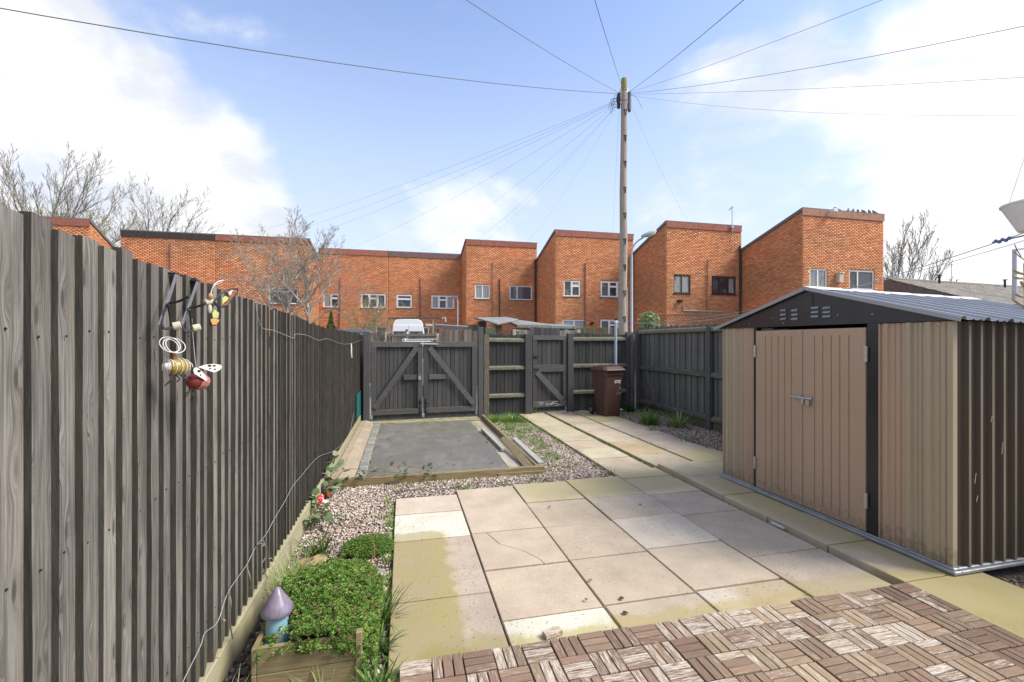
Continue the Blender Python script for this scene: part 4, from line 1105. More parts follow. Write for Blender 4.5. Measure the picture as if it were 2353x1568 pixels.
def house(label, x0, x1, Yf, ztop, wins, fascia='fascia_red', side=None, side_len=0, slope_=.29, depth=8.5, vent=True, lip=0.0, z_show=1.0):
    root = thing('brick_house', label, 'house', ((x0 + x1) / 2, Yf, -.1), 'brick terrace behind the gardens')
    wins = [(min(a, b), max(a, b), min(c, d), max(c, d), *rest) for (a, b, c, d, *rest) in wins]
    # wall: front built of piers and spandrels round the openings
    xs = sorted({x0 + .004, x1 - .004} | {v for w in wins for v in w[:2]})
    zs = sorted({-.1, ztop} | {v for w in wins for v in w[2:4]})
    mb = MB()
    for a, b_ in zip(xs, xs[1:]):
        run = None
        for c, d in zip(zs, zs[1:]):
            hole = any(a >= w[0] - 1e-6 and b_ <= w[1] + 1e-6 and c >= w[2] - 1e-6 and d <= w[3] + 1e-6 for w in wins)
            if hole:
                if run: mb.box(a, b_, Yf, Yf + .25, *run); run = None
            else: run = (run[0] if run else c, d)
        if run: mb.box(a, b_, Yf, Yf + .25, *run)
    zbk = ztop - slope_ * depth
    for xx in (x0 + .004, x1 - .254):
        mb.prism([(xx, Yf + .25, -.1), (xx, Yf + depth, -.1), (xx, Yf + depth, zbk), (xx, Yf + .25, ztop - slope_ * .25)], (.25, 0, 0))
    mb.box(x0 + .254, x1 - .254, Yf + depth - .25, Yf + depth, -.1, zbk)
    mb.part('wall', M['mortar'], root)
    holes = [w[:4] for w in wins]
    parts = [brick_face(x0, x1, z_show, ztop - .30, holes, (0, Yf, 0), (1, 0, 0), (0, -1, 0))]
    if side == 'L':
        parts.append(brick_face(0, side_len, z_show, lambda u: ztop - .12 - slope_ * u, [], (x0 + .004, Yf, 0), (0, 1, 0), (-1, 0, 0)))
    if side == 'R':
        parts.append(brick_face(0, side_len, z_show, lambda u: ztop - .12 - slope_ * u, [], (x1 - .004, Yf, 0), (0, 1, 0), (1, 0, 0)))
    Vs, Fs, Ts, nb = [], [], [], 0
    for V, F, T in parts:
        Vs.append(V); Fs.append(F + nb); Ts.append(T); nb += len(V)
    me = np_mesh('brickwork', np.concatenate(Vs) - np.array(ORG[root.name]), np.concatenate(Fs), M['brick'], np.concatenate(Ts))
    o = link_mesh('brickwork', me, parent=root, kind='stuff')
    # tile hung fascia
    fb = MB(); n = max(3, int((x1 - x0) / .9)); fas = fascia if isinstance(fascia, str) else fascia[0]
    for k in range(n):
        a, b_ = x0 - lip + (x1 - x0 + 2 * lip) * k / n + .006, x0 - lip + (x1 - x0 + 2 * lip) * (k + 1) / n - .006
        fb.box(a, b_, Yf - .05, Yf - .014, ztop - .30, ztop + .02)
    fb.part('fascia', M[fas], root)
    rf = MB(); rf.prism([(x0 - .03, Yf - .05, ztop + .021), (x0 - .03, Yf - .05, ztop + .07), (x0 - .03, Yf + depth + .2, zbk + .03), (x0 - .03, Yf + depth + .2, zbk - .02)], (x1 - x0 + .06, 0, 0))
    rf.part('roof', M['roof_felt'], root)
    if side:
        xx = x0 - .06 if side == 'L' else x1 + .02
        vg = MB(); vg.prism([(xx, Yf - .05, ztop - .10), (xx, Yf - .05, ztop + .06), (xx, Yf + side_len, ztop - slope_ * side_len + .06), (xx, Yf + side_len, ztop - slope_ * side_len - .08)], (.04, 0, 0))
        vg.part('verge', M['roof_felt'], root)
    if vent:
        v = MB(); xv = x0 + (.6 if side == 'L' else 1.9); v.tube([(xv, Yf + .9, ztop - .4), (xv, Yf + .9, ztop + .02)], .05, 7); v.tube([(xv, Yf + .9, ztop + .02), (xv, Yf + .9, ztop + .2)], .085, 7)
        v.part('roof_vent', M['roof_felt'], root)
    return root
def wpx(Yf, px0, px1, py0, py1, *rest):
    a, b_ = at_y(px0, py0, Yf), at_y(px1, py1, Yf)
    c = at_y((px0 + px1) / 2, py0, Yf).z, at_y((px0 + px1) / 2, py1, Yf).z
    return (a.x, b_.x, c[0], c[1], *rest)
def pipe(root, pts, r=.04, mat='iron', name='drainpipe'):
    return MB().tube(pts, r, 6).part(name, M[mat], root)
C2 = [(.5, [1]), (.5, [1])]
C3T = [(.32, [1]), (.36, [.3, .7]), (.32, [1])]
C2T = [(.46, [1]), (.54, [.3, .7])]
def put_windows(root, Yf, specs):
    for s in specs: window(root, Yf, *[v for v in (min(s[0], s[1]), max(s[0], s[1]), min(s[2], s[3]), max(s[2], s[3]))], *s[4:])
Y7, Y6, Y5, Y4, Y3, Y2, Y1h = 18.0, 22.05, 25.64, 29.4, 31.7, 28.5, 26.07
X7, X6, X5, X4, X3, X2, X1 = 18.6, 13.83, 8.73, 3.93, -5.36, -14.7, -20.5
def mk(label, x0, x1, Yf, ztop, specs, **kw):
    h = house(label, x0, x1, Yf, ztop, [s[:4] for s in specs], **kw)
    put_windows(h, Yf, specs); return h
h7 = mk('tallest brick house at the right end of the terrace, pigeons on its roof edge', X7, 23.55, Y7, 7.95,
        [wpx(Y7, 1860, 1900, 618.5, 661.5, [(.48, [1]), (.52, [1])], 'white_frame', ('glass_net',)), wpx(Y7, 1951, 2008, 622, 666, [(.34, [1]), (.66, [1])], 'white_frame', ('glass', 'glass_blind'))],
        fascia='fascia_tan', side='L', side_len=Y6 - Y7, slope_=.29, vent=False, lip=.03)
h6 = mk('brick house with dark brown window frames and a bent roof aerial', X6, X7 - .008, Y6, 8.08,
        [wpx(Y6, 1547, 1585.5, 632, 674.5, C2, 'brown_frame', ('glass_net',)), wpx(Y6, 1634.5, 1690.5, 635.5, 677, C3T, 'brown_frame', ('glass', 'glass', 'glass', 'glass_net'))],
        side='L', side_len=Y5 - Y6)
h5 = mk('brick house directly behind the telegraph pole', X5, X6 - .008, Y5, 8.17,
        [wpx(Y5, 1295, 1333, 645, 681.5, C2T, 'white_frame', ('glass', 'glass_net', 'glass')), wpx(Y5, 1379.7, 1437, 647, 683.5, C3T, 'white_frame', ('glass',)),
         wpx(Y5, 1379, 1441, 735, 772, C3T, 'white_frame', ('glass',)), wpx(Y5, 1292, 1346, 735, 772, C2, 'white_frame', ('glass_net',))],
        side='L', side_len=Y4 - Y5)
h4 = mk('brick house behind the felt roofed sheds, one window with a grey blind', X4, X5 - .008, Y4, 8.18,
        [wpx(Y4, 1091, 1125, 655, 687, C2, 'white_frame', ('glass_net',)), wpx(Y4, 1170.5, 1222, 657.5, 689.5, [(.32, [1]), (.68, [1])], 'white_frame', ('glass', 'glass_blind'))],
        side='L', side_len=Y3 - Y4, slope_=.23)
h3b = mk('low brick house behind the white van, brown tiles along its roof edge', -1.0, X4 - .008, Y3, 7.63,
         [wpx(Y3, 911, 946, 677.5, 708, [(1, [.3, .7])], 'white_frame', ('glass', 'glass')), wpx(Y3, 990.5, 1043, 679.5, 710, C3T, 'white_frame', ('glass_net', 'glass', 'glass', 'glass_net')),
          wpx(Y3, 930, 985, 752, 785, C2, 'white_frame', ('glass',))], fascia='fascia_brown')
h3a = mk('low brick house behind the budding bush', X3, -1.008, Y3, 7.63,
         [wpx(Y3, 742.5, 779, 675, 706.5, C2T, 'white_frame', ('glass_net', 'glass', 'glass')), wpx(Y3, 829, 886, 675.5, 708, C3T, 'white_frame', ('glass', 'glass', 'glass')), wpx(Y3, 838, 890, 750, 785, C2, 'white_frame', ('glass_net', 'glass'))], vent=False)
h2b = mk('brick house behind the large bare garden tree', -10.2, X3, Y2, 7.52,
         [wpx(Y2, 617.5, 684, 661.5, 698.5, [(.64, [1]), (.36, [1])], 'white_frame', ('glass',))], side='R', side_len=Y3 - Y2, slope_=.2)
h2a = mk('brick house with black tiles along its roof edge', X2, -10.208, Y2, 7.52,
         [wpx(Y2, 514, 559, 660, 700, [(1, [.32, .68])], 'white_frame', ('glass', 'glass_net'))], fascia='fascia_black', vent=False)
h1 = mk('leftmost brick house showing above the fence, roof sloping back', X1, X2, Y1h, 7.43, [], side='R', side_len=Y2 - Y1h, slope_=.5, vent=False)
# pipes, vents and fittings on the rear walls
def onw(Yf, px, py, off=.05): p = at_y(px, py, Yf); p.y -= off; return p
pipe(h3b, [onw(Y3, 965, 640), onw(Y3, 965, 700), onw(Y3, 965, 790)], .03, 'fascia_brown')
pipe(h3a, [onw(Y3, 781, 640), onw(Y3, 781, 700), onw(Y3, 779, 760)], .03, 'fascia_brown')
pipe(h4, [onw(Y4, 1147, 642), onw(Y4, 1147, 700), onw(Y4, 1147, 780)], .035, 'fascia_black')
pipe(h4, [onw(Y4, 1131, 603), onw(Y4, 1131, 660), onw(Y4, 1131, 760)], .02, 'fascia_brown')
pipe(h5, [onw(Y5, 1344, 605), onw(Y5, 1344, 660), onw(Y5, 1343, 780)], .03, 'fascia_brown')
pipe(h6, [onw(Y6, 1625, 598), onw(Y6, 1623.5, 650), onw(Y6, 1622, 712)], .022, 'fascia_brown')
pipe(h6, [onw(Y6, 1568, 700), onw(Y6, 1569, 714), onw(Y6, 1600, 715), onw(Y6, 1660, 716)], .03, 'grey_paint', 'waste_pipe')
pipe(h2a, [onw(Y2, 391, 560), onw(Y2, 391, 700)], .03, 'fascia_brown')
for (hh, Yf, x, cx) in ((h6, Y6, X7 - .14, 0), (h5, Y5, X6 - .14, 0), (h4, Y4, X5 - .14, 0)):
    pipe(hh, [(x, Yf - .07, 7.0 if hh is not h4 else 7.1), (x, Yf - .07, .2)], .05, 'fascia_black')
b = MB(); p = onw(Y5, 1358.5, 744); b.tube([p, p + Vector((0, -.10, 0))], .10, 10); b.part('flue', M['black_plastic'], h5)
b = MB(); p = onw(Y6, 1560, 693); b.box(p.x - .12, p.x + .1, p.y - .12, p.y + .05, p.z - .06, p.z + .08); b.part('outlet_box', M['black_plastic'], h6)
b = MB(); p = onw(Y7, 1924.5, 641); b.box(p.x - .13, p.x + .13, p.y - .16, p.y + .05, p.z - .20, p.z + .24); b.box(p.x - .16, p.x + .16, p.y - .2, p.y + .05, p.z + .242, p.z + .27); b.part('vent_box', M['bead'], h7, bevel=.01)
b = MB(); p = onw(Y7, 1906.5, 488, .12); b.box(p.x - .13, p.x + .13, p.y - .22, p.y, p.z - .06, p.z + .10); b.bar((p.x - .05, p.y - .05, p.z - .05), (p.x - .2, p.y + .06, p.z - .2), .05, .05); b.part('security_light', M['basket'], h7, bevel=.02)
a = MB(); p = at_y(1682, 520, Y6 - .1); a.tube([p + Vector((0, 0, -.35)), p + Vector((0, 0, 1.12))], .022, 6); a.bar(p + Vector((0, 0, 1.10)), p + Vector((-.32, -.15, .84)), .03, .03)
for q in range(5): a.bar(p + Vector((-.06 * q - .03, -.15 - .03 * q, 1.07 - .05 * q)), p + Vector((-.06 * q - .03, .12 - .03 * q, 1.07 - .05 * q)), .012, .012)
a.box(p.x - .08, p.x + .05, p.y - .08, p.y + .06, p.z - .12, p.z + .02)
a.solo('roof_aerial', M['grey_paint'], p, 'bent television aerial on the roof edge of the brown windowed house', 'aerial')
cb = MB(); cb.tube(smooth_path([onw(Y6, 1679, 530, .07), onw(Y6, 1674, 560, .07), onw(Y6, 1675, 573, .07), onw(Y6, 1698, 575, .07)]), .012, 5); cb.part('aerial_cable', M['black_plastic'], h6)

# pigeons along the roof edge
def pigeon_mesh():
    b = MB()
    b.ell((0, 0, .10), (.125, .062, .068), 10, 7, Matrix.Rotation(-.45, 3, 'Y'))
    b.ell((.085, 0, .185), (.042, .036, .040), 8, 6)
    b.ell((.065, 0, .145), (.042, .036, .06), 8, 6)
    b.prism([(-.08, -.03, .075), (-.20, -.025, .02), (-.20, .025, .02), (-.08, .03, .075)], (0, 0, .016))
    b.prism([(.12, -.008, .180), (.155, 0, .172), (.12, .008, .180)], (0, 0, .012))
    b.tube([(.0, -.02, .05), (.01, -.02, 0)], .006, 4); b.tube([(.0, .02, .05), (.01, .02, 0)], .006, 4)
    return b.mesh('pigeon', M['pigeon'], smooth=True)
pgm = pigeon_mesh()
PL = ['pigeon at the left end of the row on the roof edge, standing apart', 'dark pigeon, second from the left on the roof edge', 'pigeon third from the left on the roof edge', 'pigeon in the middle of the row on the roof edge',
      'pale upright pigeon, third from the right on the roof edge', 'dark pigeon, second from the right on the roof edge', 'pigeon nearest the right end of the roof edge']
for i, px in enumerate((1925, 1951.5, 1962.5, 1974, 1986.5, 2000.5, 2012)):
    p = at_y(px, 480, Y7); 
    o = bpy.data.objects.new('pigeon', pgm); COL.objects.link(o)
    o.location = (p.x, Y7 + .06, 7.95 + .055); o.rotation_euler = (0, 0, [2.6, .6, .4, .9, 1.5, 3.4, 2.8][i]); o.scale = (.92,) * 3
    tag(o, PL[i], 'pigeon', 'pigeons on the roof edge')

# far row with grey tiled roof
A, B = at_d(2050, 640, 26.0), at_d(2440, 667, 31.4)
zR = 5.16
A.z = B.z = zR
dirr = (B - A).normalized(); back = Vector((-dirr.y, dirr.x, 0))
far = thing('tiled_house', 'long grey tiled roof of a low house row beyond the shed', 'house', (A.x, A.y, -.1))
Lr = (B - A).length
RM = Matrix(((dirr.x, back.x, 0, A.x), (dirr.y, back.y, 0, A.y), (0, 0, 1, 0), (0, 0, 0, 1)))
def FB(): m = MB(); m.T = RM; return m
run, drop = 4.4, 1.75
FB().box(-.2, Lr + 4, -run + .3, run - .3, -.1, zR - drop - .06).part('wall', M['mortar'], far)
tl = FB()
rows = 17
for r in range(rows):
    t0_, t1_ = r / rows, (r + 1) / rows
    n = 1
    y0_, y1_ = -run * t1_, -run * t0_
    z0_, z1_ = zR - drop * t1_, zR - drop * t0_
    x = -.4 - (.16 if r % 2 else 0)
    while x < Lr + 4:
        w = .34; j = rnd.uniform(-.008, .012)
        tl.add([(x, y0_ - .02, z0_ + .03 + j), (x + w - .012, y0_ - .02, z0_ + .03 + j), (x + w - .012, y1_, z1_ + .012), (x, y1_, z1_ + .012), (x, y0_ - .02, z0_ + .004), (x + w - .012, y0_ - .02, z0_ + .004)],
               [(0, 1, 2, 3), (4, 5, 1, 0)])
        x += w
rt = tl.part('roof_tiles', M['roof_tile'], far); rt['kind'] = 'stuff'
FB().prism([(-.4, 0, zR), (-.4, -run, zR - drop - .01), (-.4, -run, zR - drop - .12), (-.4, run, zR - drop - .12), (-.4, run, zR - drop)], (Lr + 4.5, 0, 0)).part('roof', M['roof_felt'], far)
rg = FB(); x = -.4
while x < Lr + 4: rg.tube([(x, 0, zR + .01), (x + .43, 0, zR + .01)], .09, 6); x += .45
rg.part('ridge_tiles', M['roof_tile'], far)
for x in (3.2, 9.5): 
    v = FB(); v.tube([(x, -.5, zR - .3), (x, -.5, zR + .28)], .06, 6); v.box(x - .09, x + .09, -.59, -.41, zR + .281, zR + .33); v.part('roof_vent', M['black_plastic'], far)
for x in (3.0, 5.0, 7.2, 9.2, 11.0, 12.6):
    w = FB(); w.box(x, x + 1.0, -run + .24, -run + .30, zR - drop - 1.2, zR - drop - .14); wf = w.part('window', M['white_frame'], far)
    FB().box(x + .07, x + .48, -run + .232, -run + .2395, zR - drop - 1.1, zR - drop - .2).part('pane', M['glass'], wf)
    FB().box(x + .54, x + .93, -run + .232, -run + .2395, zR - drop - 1.1, zR - drop - .2).part('pane', M['glass'], wf)
a = FB(); xa_ = 4.7; a.tube([(xa_, -.3, zR - .2), (xa_, -.3, zR + 1.1)], .02, 5); a.bar((xa_ - .2, -.4, zR + 1.0), (xa_ + .55, .1, zR + 1.15), .02, .02)
for q in range(5): a.bar((xa_ - .1 + .13 * q, -.55, zR + 1.03 + .02 * q), (xa_ - .1 + .13 * q, .1, zR + 1.03 + .02 * q), .012, .012)
a.solo('roof_aerial', M['grey_paint'], RM @ Vector((xa_, -.3, zR)), 'small television aerial above the grey tiled roof', 'aerial')

# ================================================================== POLE, LAMPS, WIRES
PP = at_d(1430, 787, 14.5); PP.z = -.1
PT = 10.02
pole = thing('telegraph_pole', 'tall weathered wooden telegraph pole with wires fanning from its top', 'pole', PP)
pts, rs_ = [], []
for i in range(13):
    t = i / 12
    pts.append(PP + Vector((.05 * t + .012 * math.sin(i * 1.3), .012 * math.cos(i * 1.7), (PT - .32) * t + .0)))
    rs_.append(.145 - .052 * t)
MB().tube(pts, rs_, 14).part('shaft', M['pole_wood'], pole, smooth=True)
top = pts[-1]
MB().tube([top + Vector((0, 0, .004)), top + Vector((0, 0, .30)), top + Vector((0, 0, .36))], [.094, .094, .08], 14).part('pole_cap', M['pole_top'], pole, smooth=True)
CR = Vector((CT, -ST, 0)); CF = Vector((ST, CT, 0))        # along and across the garden view
b = MB()
b.tube([top + CR * .17 + Vector((0, 0, -.08)), top + CR * .17 + Vector((0, 0, -.62))], .062, 10); b.ell(top + CR * .17 + Vector((0, 0, -.62)), (.062, .062, .10), 10, 6)
b.part('cable_closure', M['cable'], pole, smooth=True)
b = MB(); b.tube([top - CR * .15 + Vector((0, 0, -.10)), top - CR * .17 + Vector((0, 0, -.58))], [.05, .055], 9); b.ell(top - CR * .17 + Vector((0, 0, -.3)), (.075, .07, .2), 9, 7); b.part('junction_block', M['black_plastic'], pole)
b = MB()
for s in (-1, 1): b.box(*(lambda c: (c.x - .03, c.x + .03, c.y - .03, c.y + .03, c.z - .45, c.z + .03))(top + CR * (.105 * s)))
b.part('white_strap', M['white'], pole)
b = MB(); 
for z in (-.02, -.35): b.tube([top + Vector((.1 * math.cos(a_), .1 * math.sin(a_), z)) for a_ in np.linspace(0, 2 * math.pi, 13)], .012, 5)
b.part('band', M['galv'], pole)
for k in range(9):
    z = PT - 1.15 - .82 * k
    if z < 1.6: break
    i = (z) / (PT - .3); c = PP + Vector((.05 * i, 0, z + .1)); rr = .145 - .052 * i
    s = 1 if k % 2 else -1
    mb = MB(); q = c - CF * (rr + .01) + CR * (.035)
    mb.bar(q - CR * .07 + Vector((0, 0, .04)), q + CR * .03 + Vector((0, 0, .05)), .02, .025); mb.bar(q + CR * .02 + Vector((0, 0, .05)), q + CR * .0 + Vector((0, 0, -.14)), .025, .02)
    mb.bar(q - CR * .05 + Vector((0, 0, .03)), q + CR * .0 + Vector((0, 0, -.12)), .012, .015)
    mb.part('climbing_step', M['iron'], pole)
b = MB(); b.tube([PP + CR * .15 - CF * .02 + Vector((0, 0, .2)), PP + CR * .14 - CF * .02 + Vector((0, 0, 3.4))], .022, 6); b.part('cable_guard', M['galv'], pole)
for k in range(8):
    a_ = rnd.uniform(-.5, .6); ln = rnd.uniform(.2, .55)
    b = MB(); s0 = top - CR * .17 + Vector((0, 0, rnd.uniform(-.5, -.1)))
    b.tube(smooth_path([s0, s0 - CR * ln * .5 + Vector((0, 0, -.05 - .1 * a_)), s0 - CR * ln * rnd.uniform(.4, .9) + Vector((0, 0, -.5 * ln - .1))]), .006, 4); b.part('loose_lead', M['black_plastic'], pole)
b = MB(); s0 = top + CR * .2 + Vector((0, 0, -.15)); b.tube(smooth_path([s0, s0 + CR * .2 + Vector((0, 0, -.1)), s0 + CR * .38 + Vector((0, 0, -.45))]), .007, 4); b.part('loose_lead', M['cable'], pole)

def wire(end, label, start_off=(0, 0, -.1), sag=.12, r=.008, over=1.0, side=0):
    s = top + Vector(start_off) + CR * side
    e = s + (Vector(end) - s) * over
    L = (e - s).length
    pts = [s.lerp(e, t) + Vector((0, 0, -4 * sag * t * (1 - t))) for t in np.linspace(0, 1, 13)]
    return MB().tube(pts, r * (.62 if sag < .28 or r > .01 else .5), 5).solo('telephone_wire', M['cable'], s, label, 'wire', 'wires from the telegraph pole')
wire(at_d(-40, -8, 5.9), 'thick dark wire sweeping across the sky to the upper left corner', (0, 0, -.12), .25, .013, 1.15, -.1)
wire(at_d(1085, -4, 6.4), 'wire rising to the left from the pole top towards the top edge', (0, 0, -.12), .1, .008, 1.4, -.1)
wire(at_d(1367, -4, 6.0), 'steepest wire, rising almost straight over the pole top', (0, 0, 0), .05, .008, 1.4, -.03)
wire(at_d(1697, -4, 6.2), 'wire rising steeply to the right from the pole top', (0, 0, -.1), .1, .009, 1.4, .1)
wire(at_d(2003, -3, 6.5), 'faint wire rising to the right, second from the steep one', (0, 0, -.1), .1, .006, 1.35, .1)
wire(at_d(2360, 36, 6.5), 'wire to the right passing just below the top right corner', (0, 0, -.12), .2, .008, 1.3, .12)
wire(at_d(2360, 168, 8.0), 'nearly level wire running to the right across the cloud', (0, 0, -.14), .1, .006, 1.3, .12)
wire(at_d(2360, 234, 8.5), 'lowest of the wires running to the right, slightly sagging', (0, 0, -.16), .35, .006, 1.3, .12)
HE = [((-9.0, Y2 - .05, 7.5), 'wire to the roof edge left of the bare tree', .3), ((-7.2, Y2, 7.6), 'wire down to the roof just behind the bare tree crown', .3), ((-5.9, Y2, 7.55), 'wire ending behind the right side of the bare tree crown', .3),
      ((-3.6, Y3, 7.66), 'wire to the roof just right of the bare tree', .3), ((1.0, Y3, 7.66), 'wire to the brown tiled roof edge above the white van', .3), ((4.6, Y4, 8.2), 'wire to the left corner of the roof above the felt sheds', .3),
      ((5.2, Y4, 8.2), 'wire to the roof above the felt sheds, close beside another', .3), ((8.0, Y4, 8.2), 'wire to the right end of the roof above the felt sheds', .3), ((12.4, Y5, 8.2), 'faint steep wire to the roof right behind the pole', .25)]
for k, (e, lab, sg) in enumerate(HE):
    wire(e, lab, (0, 0, -.3 - .02 * k), sg, .0065 if k < 6 else .0045, 1.0, -.15)
wire((15.2, Y6, 8.15), 'faint short wire down to the roof with the bent aerial', (0, 0, -.3), .2, .004, 1.0, .15)

lamp = thing('street_lamp', 'grey street lamp with curved arm just right of the telegraph pole', 'street lamp', at_d(1451, 787, 17.9) - Vector((0, 0, 1.65)), 'street lamps')
lb = at_d(1451, 787, 17.9); lb.z = -.1
l0 = Vector((lb.x, lb.y, 0))
MB().tube([l0, l0 + Vector((0, 0, 1.6)), l0 + Vector((0, 0, 1.65)), l0 + Vector((0, 0, 5.0))], [.075, .075, .055, .048], 10).part('column', M['grey_paint'], lamp, smooth=True)
arm = smooth_path([l0 + Vector((0, 0, 4.99)), l0 + Vector((0, 0, 5.25)) + CR * .04, l0 + Vector((0, 0, 5.5)) + CR * .2, l0 + Vector((0, 0, 5.67)) + CR * .45])
MB().tube(arm, .035, 8).part('arm', M['grey_paint'], lamp, smooth=True)
hr = Matrix.Rotation(0, 3, 'Z')
c = l0 + Vector((0, 0, 5.82)) + CR * .68
xa = (CR * .93 + Vector((0, 0, .36))).normalized(); rotm = Matrix((xa, CF, xa.cross(CF))).transposed()
MB().ell(c, (.34, .15, .10), 12, 8, rotm).part('lantern', M['grey_paint'], lamp, smooth=True)
MB().ell(c + rotm @ Vector((.06, 0, -.045)), (.22, .13, .09), 12, 8, rotm).part('lens', M['lamp_glass'], lamp, smooth=True)
lp = at_d(2331, 787, 24.0); lp.z = 0
lamp2 = thing('street_lamp', 'tall thin street lamp at the right edge beyond the grey tiled roof', 'street lamp', lp, 'street lamps')
MB().tube([lp, lp + Vector((0, 0, 3.8))], [.14, .13], 10).part('column', M['pole_wood'], lamp2, smooth=True)
MB().tube([lp + Vector((0, 0, 3.8)), lp + Vector((0, 0, 6.45))], [.10, .09], 10).part('extension', M['grey_paint'], lamp2, smooth=True)
MB().bar(lp + Vector((0, 0, 6.42)), lp + Vector((0, 0, 6.5)) + CR * .6, .06, .07).part('arm', M['grey_paint'], lamp2)
MB().ell(lp + Vector((0, 0, 6.5)) + CR * .8, (.28, .14, .07), 10, 6).part('lantern', M['grey_paint'], lamp2, smooth=True)

# ================================================================== BETWEEN THE GARDENS AND THE TERRACE
def simple_fence(label, P, Q, ztop, n, mat, group='old fences beyond the rear gates', rail=None, wav=.03, posts=(), post_mat='concrete', trellis=False):
    P, Q = Vector(P), Vector(Q); d = (Q - P); L = d.length; d.normalize(); nrm = Vector((-d.y, d.x, 0))
    ang = math.atan2(d.y, d.x)
    root = thing('board_fence', label, 'fence', (*P.xy, 0), group)
    w = L / n
    me = MB().box(-w * .5 + .004, w * .5 - .004, 0, .016, 0, 1).mesh('board', mat, bevel=.002)
    for i in range(n):
        c = P + d * (i + .5) * w + nrm * (.012 if i % 2 else 0)
        inst('board', me, root, (c.x, c.y, 0), (0, rnd.uniform(-.012, .012), ang), (1, 1, ztop + rnd.uniform(-wav, wav)))
    if rail:
        for z in rail:
            MB().bar(P - nrm * .025 + Vector((0, 0, z)), Q - nrm * .025 + Vector((0, 0, z)), .04, .07).part('rail', mat, root)
    for s in posts:
        c = P + d * L * s - nrm * .07
        MB().box(c.x - .05, c.x + .05, c.y - .05, c.y + .05, -.05, ztop + .02).part('post', M[post_mat], root, bevel=.008)
    if trellis:
        tr = MB()
        n2 = int(L / .12)
        for i in range(n2 + 2):
            for s in (-1, 1):
                a_ = P + d * (i * .12) + Vector((0, 0, ztop + .04)) + nrm * (.01 * s)
                b_ = a_ + d * (.3 * s) + Vector((0, 0, .3))
                if 0 <= (b_ - P).dot(d) <= L: tr.bar(a_, b_, .022, .008)
        tr.bar(P + Vector((0, 0, ztop + .35)), Q + Vector((0, 0, ztop + .35)), .03, .03)
        tr.part('trellis', M['green_board'], root)
    return root
def gp_(px, d): p = at_d(px, 787, d); p.z = 0; return p
simple_fence('silvery ragged fence left of the van, seen over the double gate', gp_(846, 17.2), gp_(888, 17.2), 1.93, 7, M['old_board'], rail=(1.2,), posts=(1.0,))
simple_fence('ragged fence right below the white van, with a gap tooth top', gp_(889, 17.0), gp_(1006, 17.0), 1.86, 20, M['old_board'], wav=.06, rail=(1.82,), posts=(1.0,))
simple_fence('darker ragged fence between the van and the green door, over the double gate', gp_(1009, 16.8), gp_(1100, 16.8), 2.0, 16, M['old_board'], wav=.05, rail=(1.2,))
simple_fence('bleached fence seen over the wicket gate below the long felt roof', gp_(1178, 15.6), gp_(1334, 15.6), 1.97, 27, M['pale_board'], wav=.02, posts=(.02, .96))
simple_fence('green algae covered fence seen between wicket gate and telegraph pole', gp_(1328, 15.9), gp_(1446, 15.9), 2.06, 20, M['green_board'], wav=.012, posts=())
simple_fence('greenish fence behind the right garden fence, topped with trellis', gp_(1500, 15.0), gp_(1700, 15.0), 2.10, 28, M['green_board'], wav=.012, trellis=True, posts=(.16, .62))

# flat roofed garage at the end of the left fence
ga = thing('garage', 'low blue grey flat roofed garage just past the end of the left fence', 'garage', gp_(800, 16.5))
p0, p1 = gp_(745, 16.5), gp_(836, 16.5)
MB().box(p0.x, p1.x, p0.y, p0.y + 4, -.05, 1.92).part('wall', M['grey_paint'], ga)
MB().box(p0.x - .1, p1.x + .1, p0.y - .1, p0.y + 4.1, 1.921, 2.02).part('roof', M['slate_bar'], ga, bevel=.01)
MB().box(p1.x - .75, p1.x + .05, p0.y + .6, p0.y + 1.4, 2.021, 2.05).part('felt_patch', M['black_plastic'], ga)

# white van seen from behind
vc = gp_(937.5, 25.0)
van = thing('parked_van', 'white high roofed van parked behind the ragged fence, rear doors towards the garden', 'van', (vc.x, vc.y, -.1))
hw = .95; zt = 2.82
b = MB()
sec = [(-hw, .35), (-hw, 1.25), (-hw + .04, 1.85), (-hw + .17, 2.62), (-hw + .26, 2.76), (-hw + .42, zt), (hw - .42, zt), (hw - .26, 2.76), (hw - .17, 2.62), (hw - .04, 1.85), (hw, 1.25), (hw, .35)]
b.prism([(vc.x + x, vc.y, z) for x, z in sec], (0, 4.2, 0)); b.prism([(vc.x - hw, vc.y + 4.201, .35), (vc.x - hw, vc.y + 4.201, 1.9), (vc.x - hw, vc.y + 4.6, 1.75), (vc.x - hw, vc.y + 5.3, 1.15), (vc.x - hw, vc.y + 5.5, .9), (vc.x - hw, vc.y + 5.5, .35)], (hw * 2, 0, 0))
b.part('body', M['van'], van, bevel=.02)
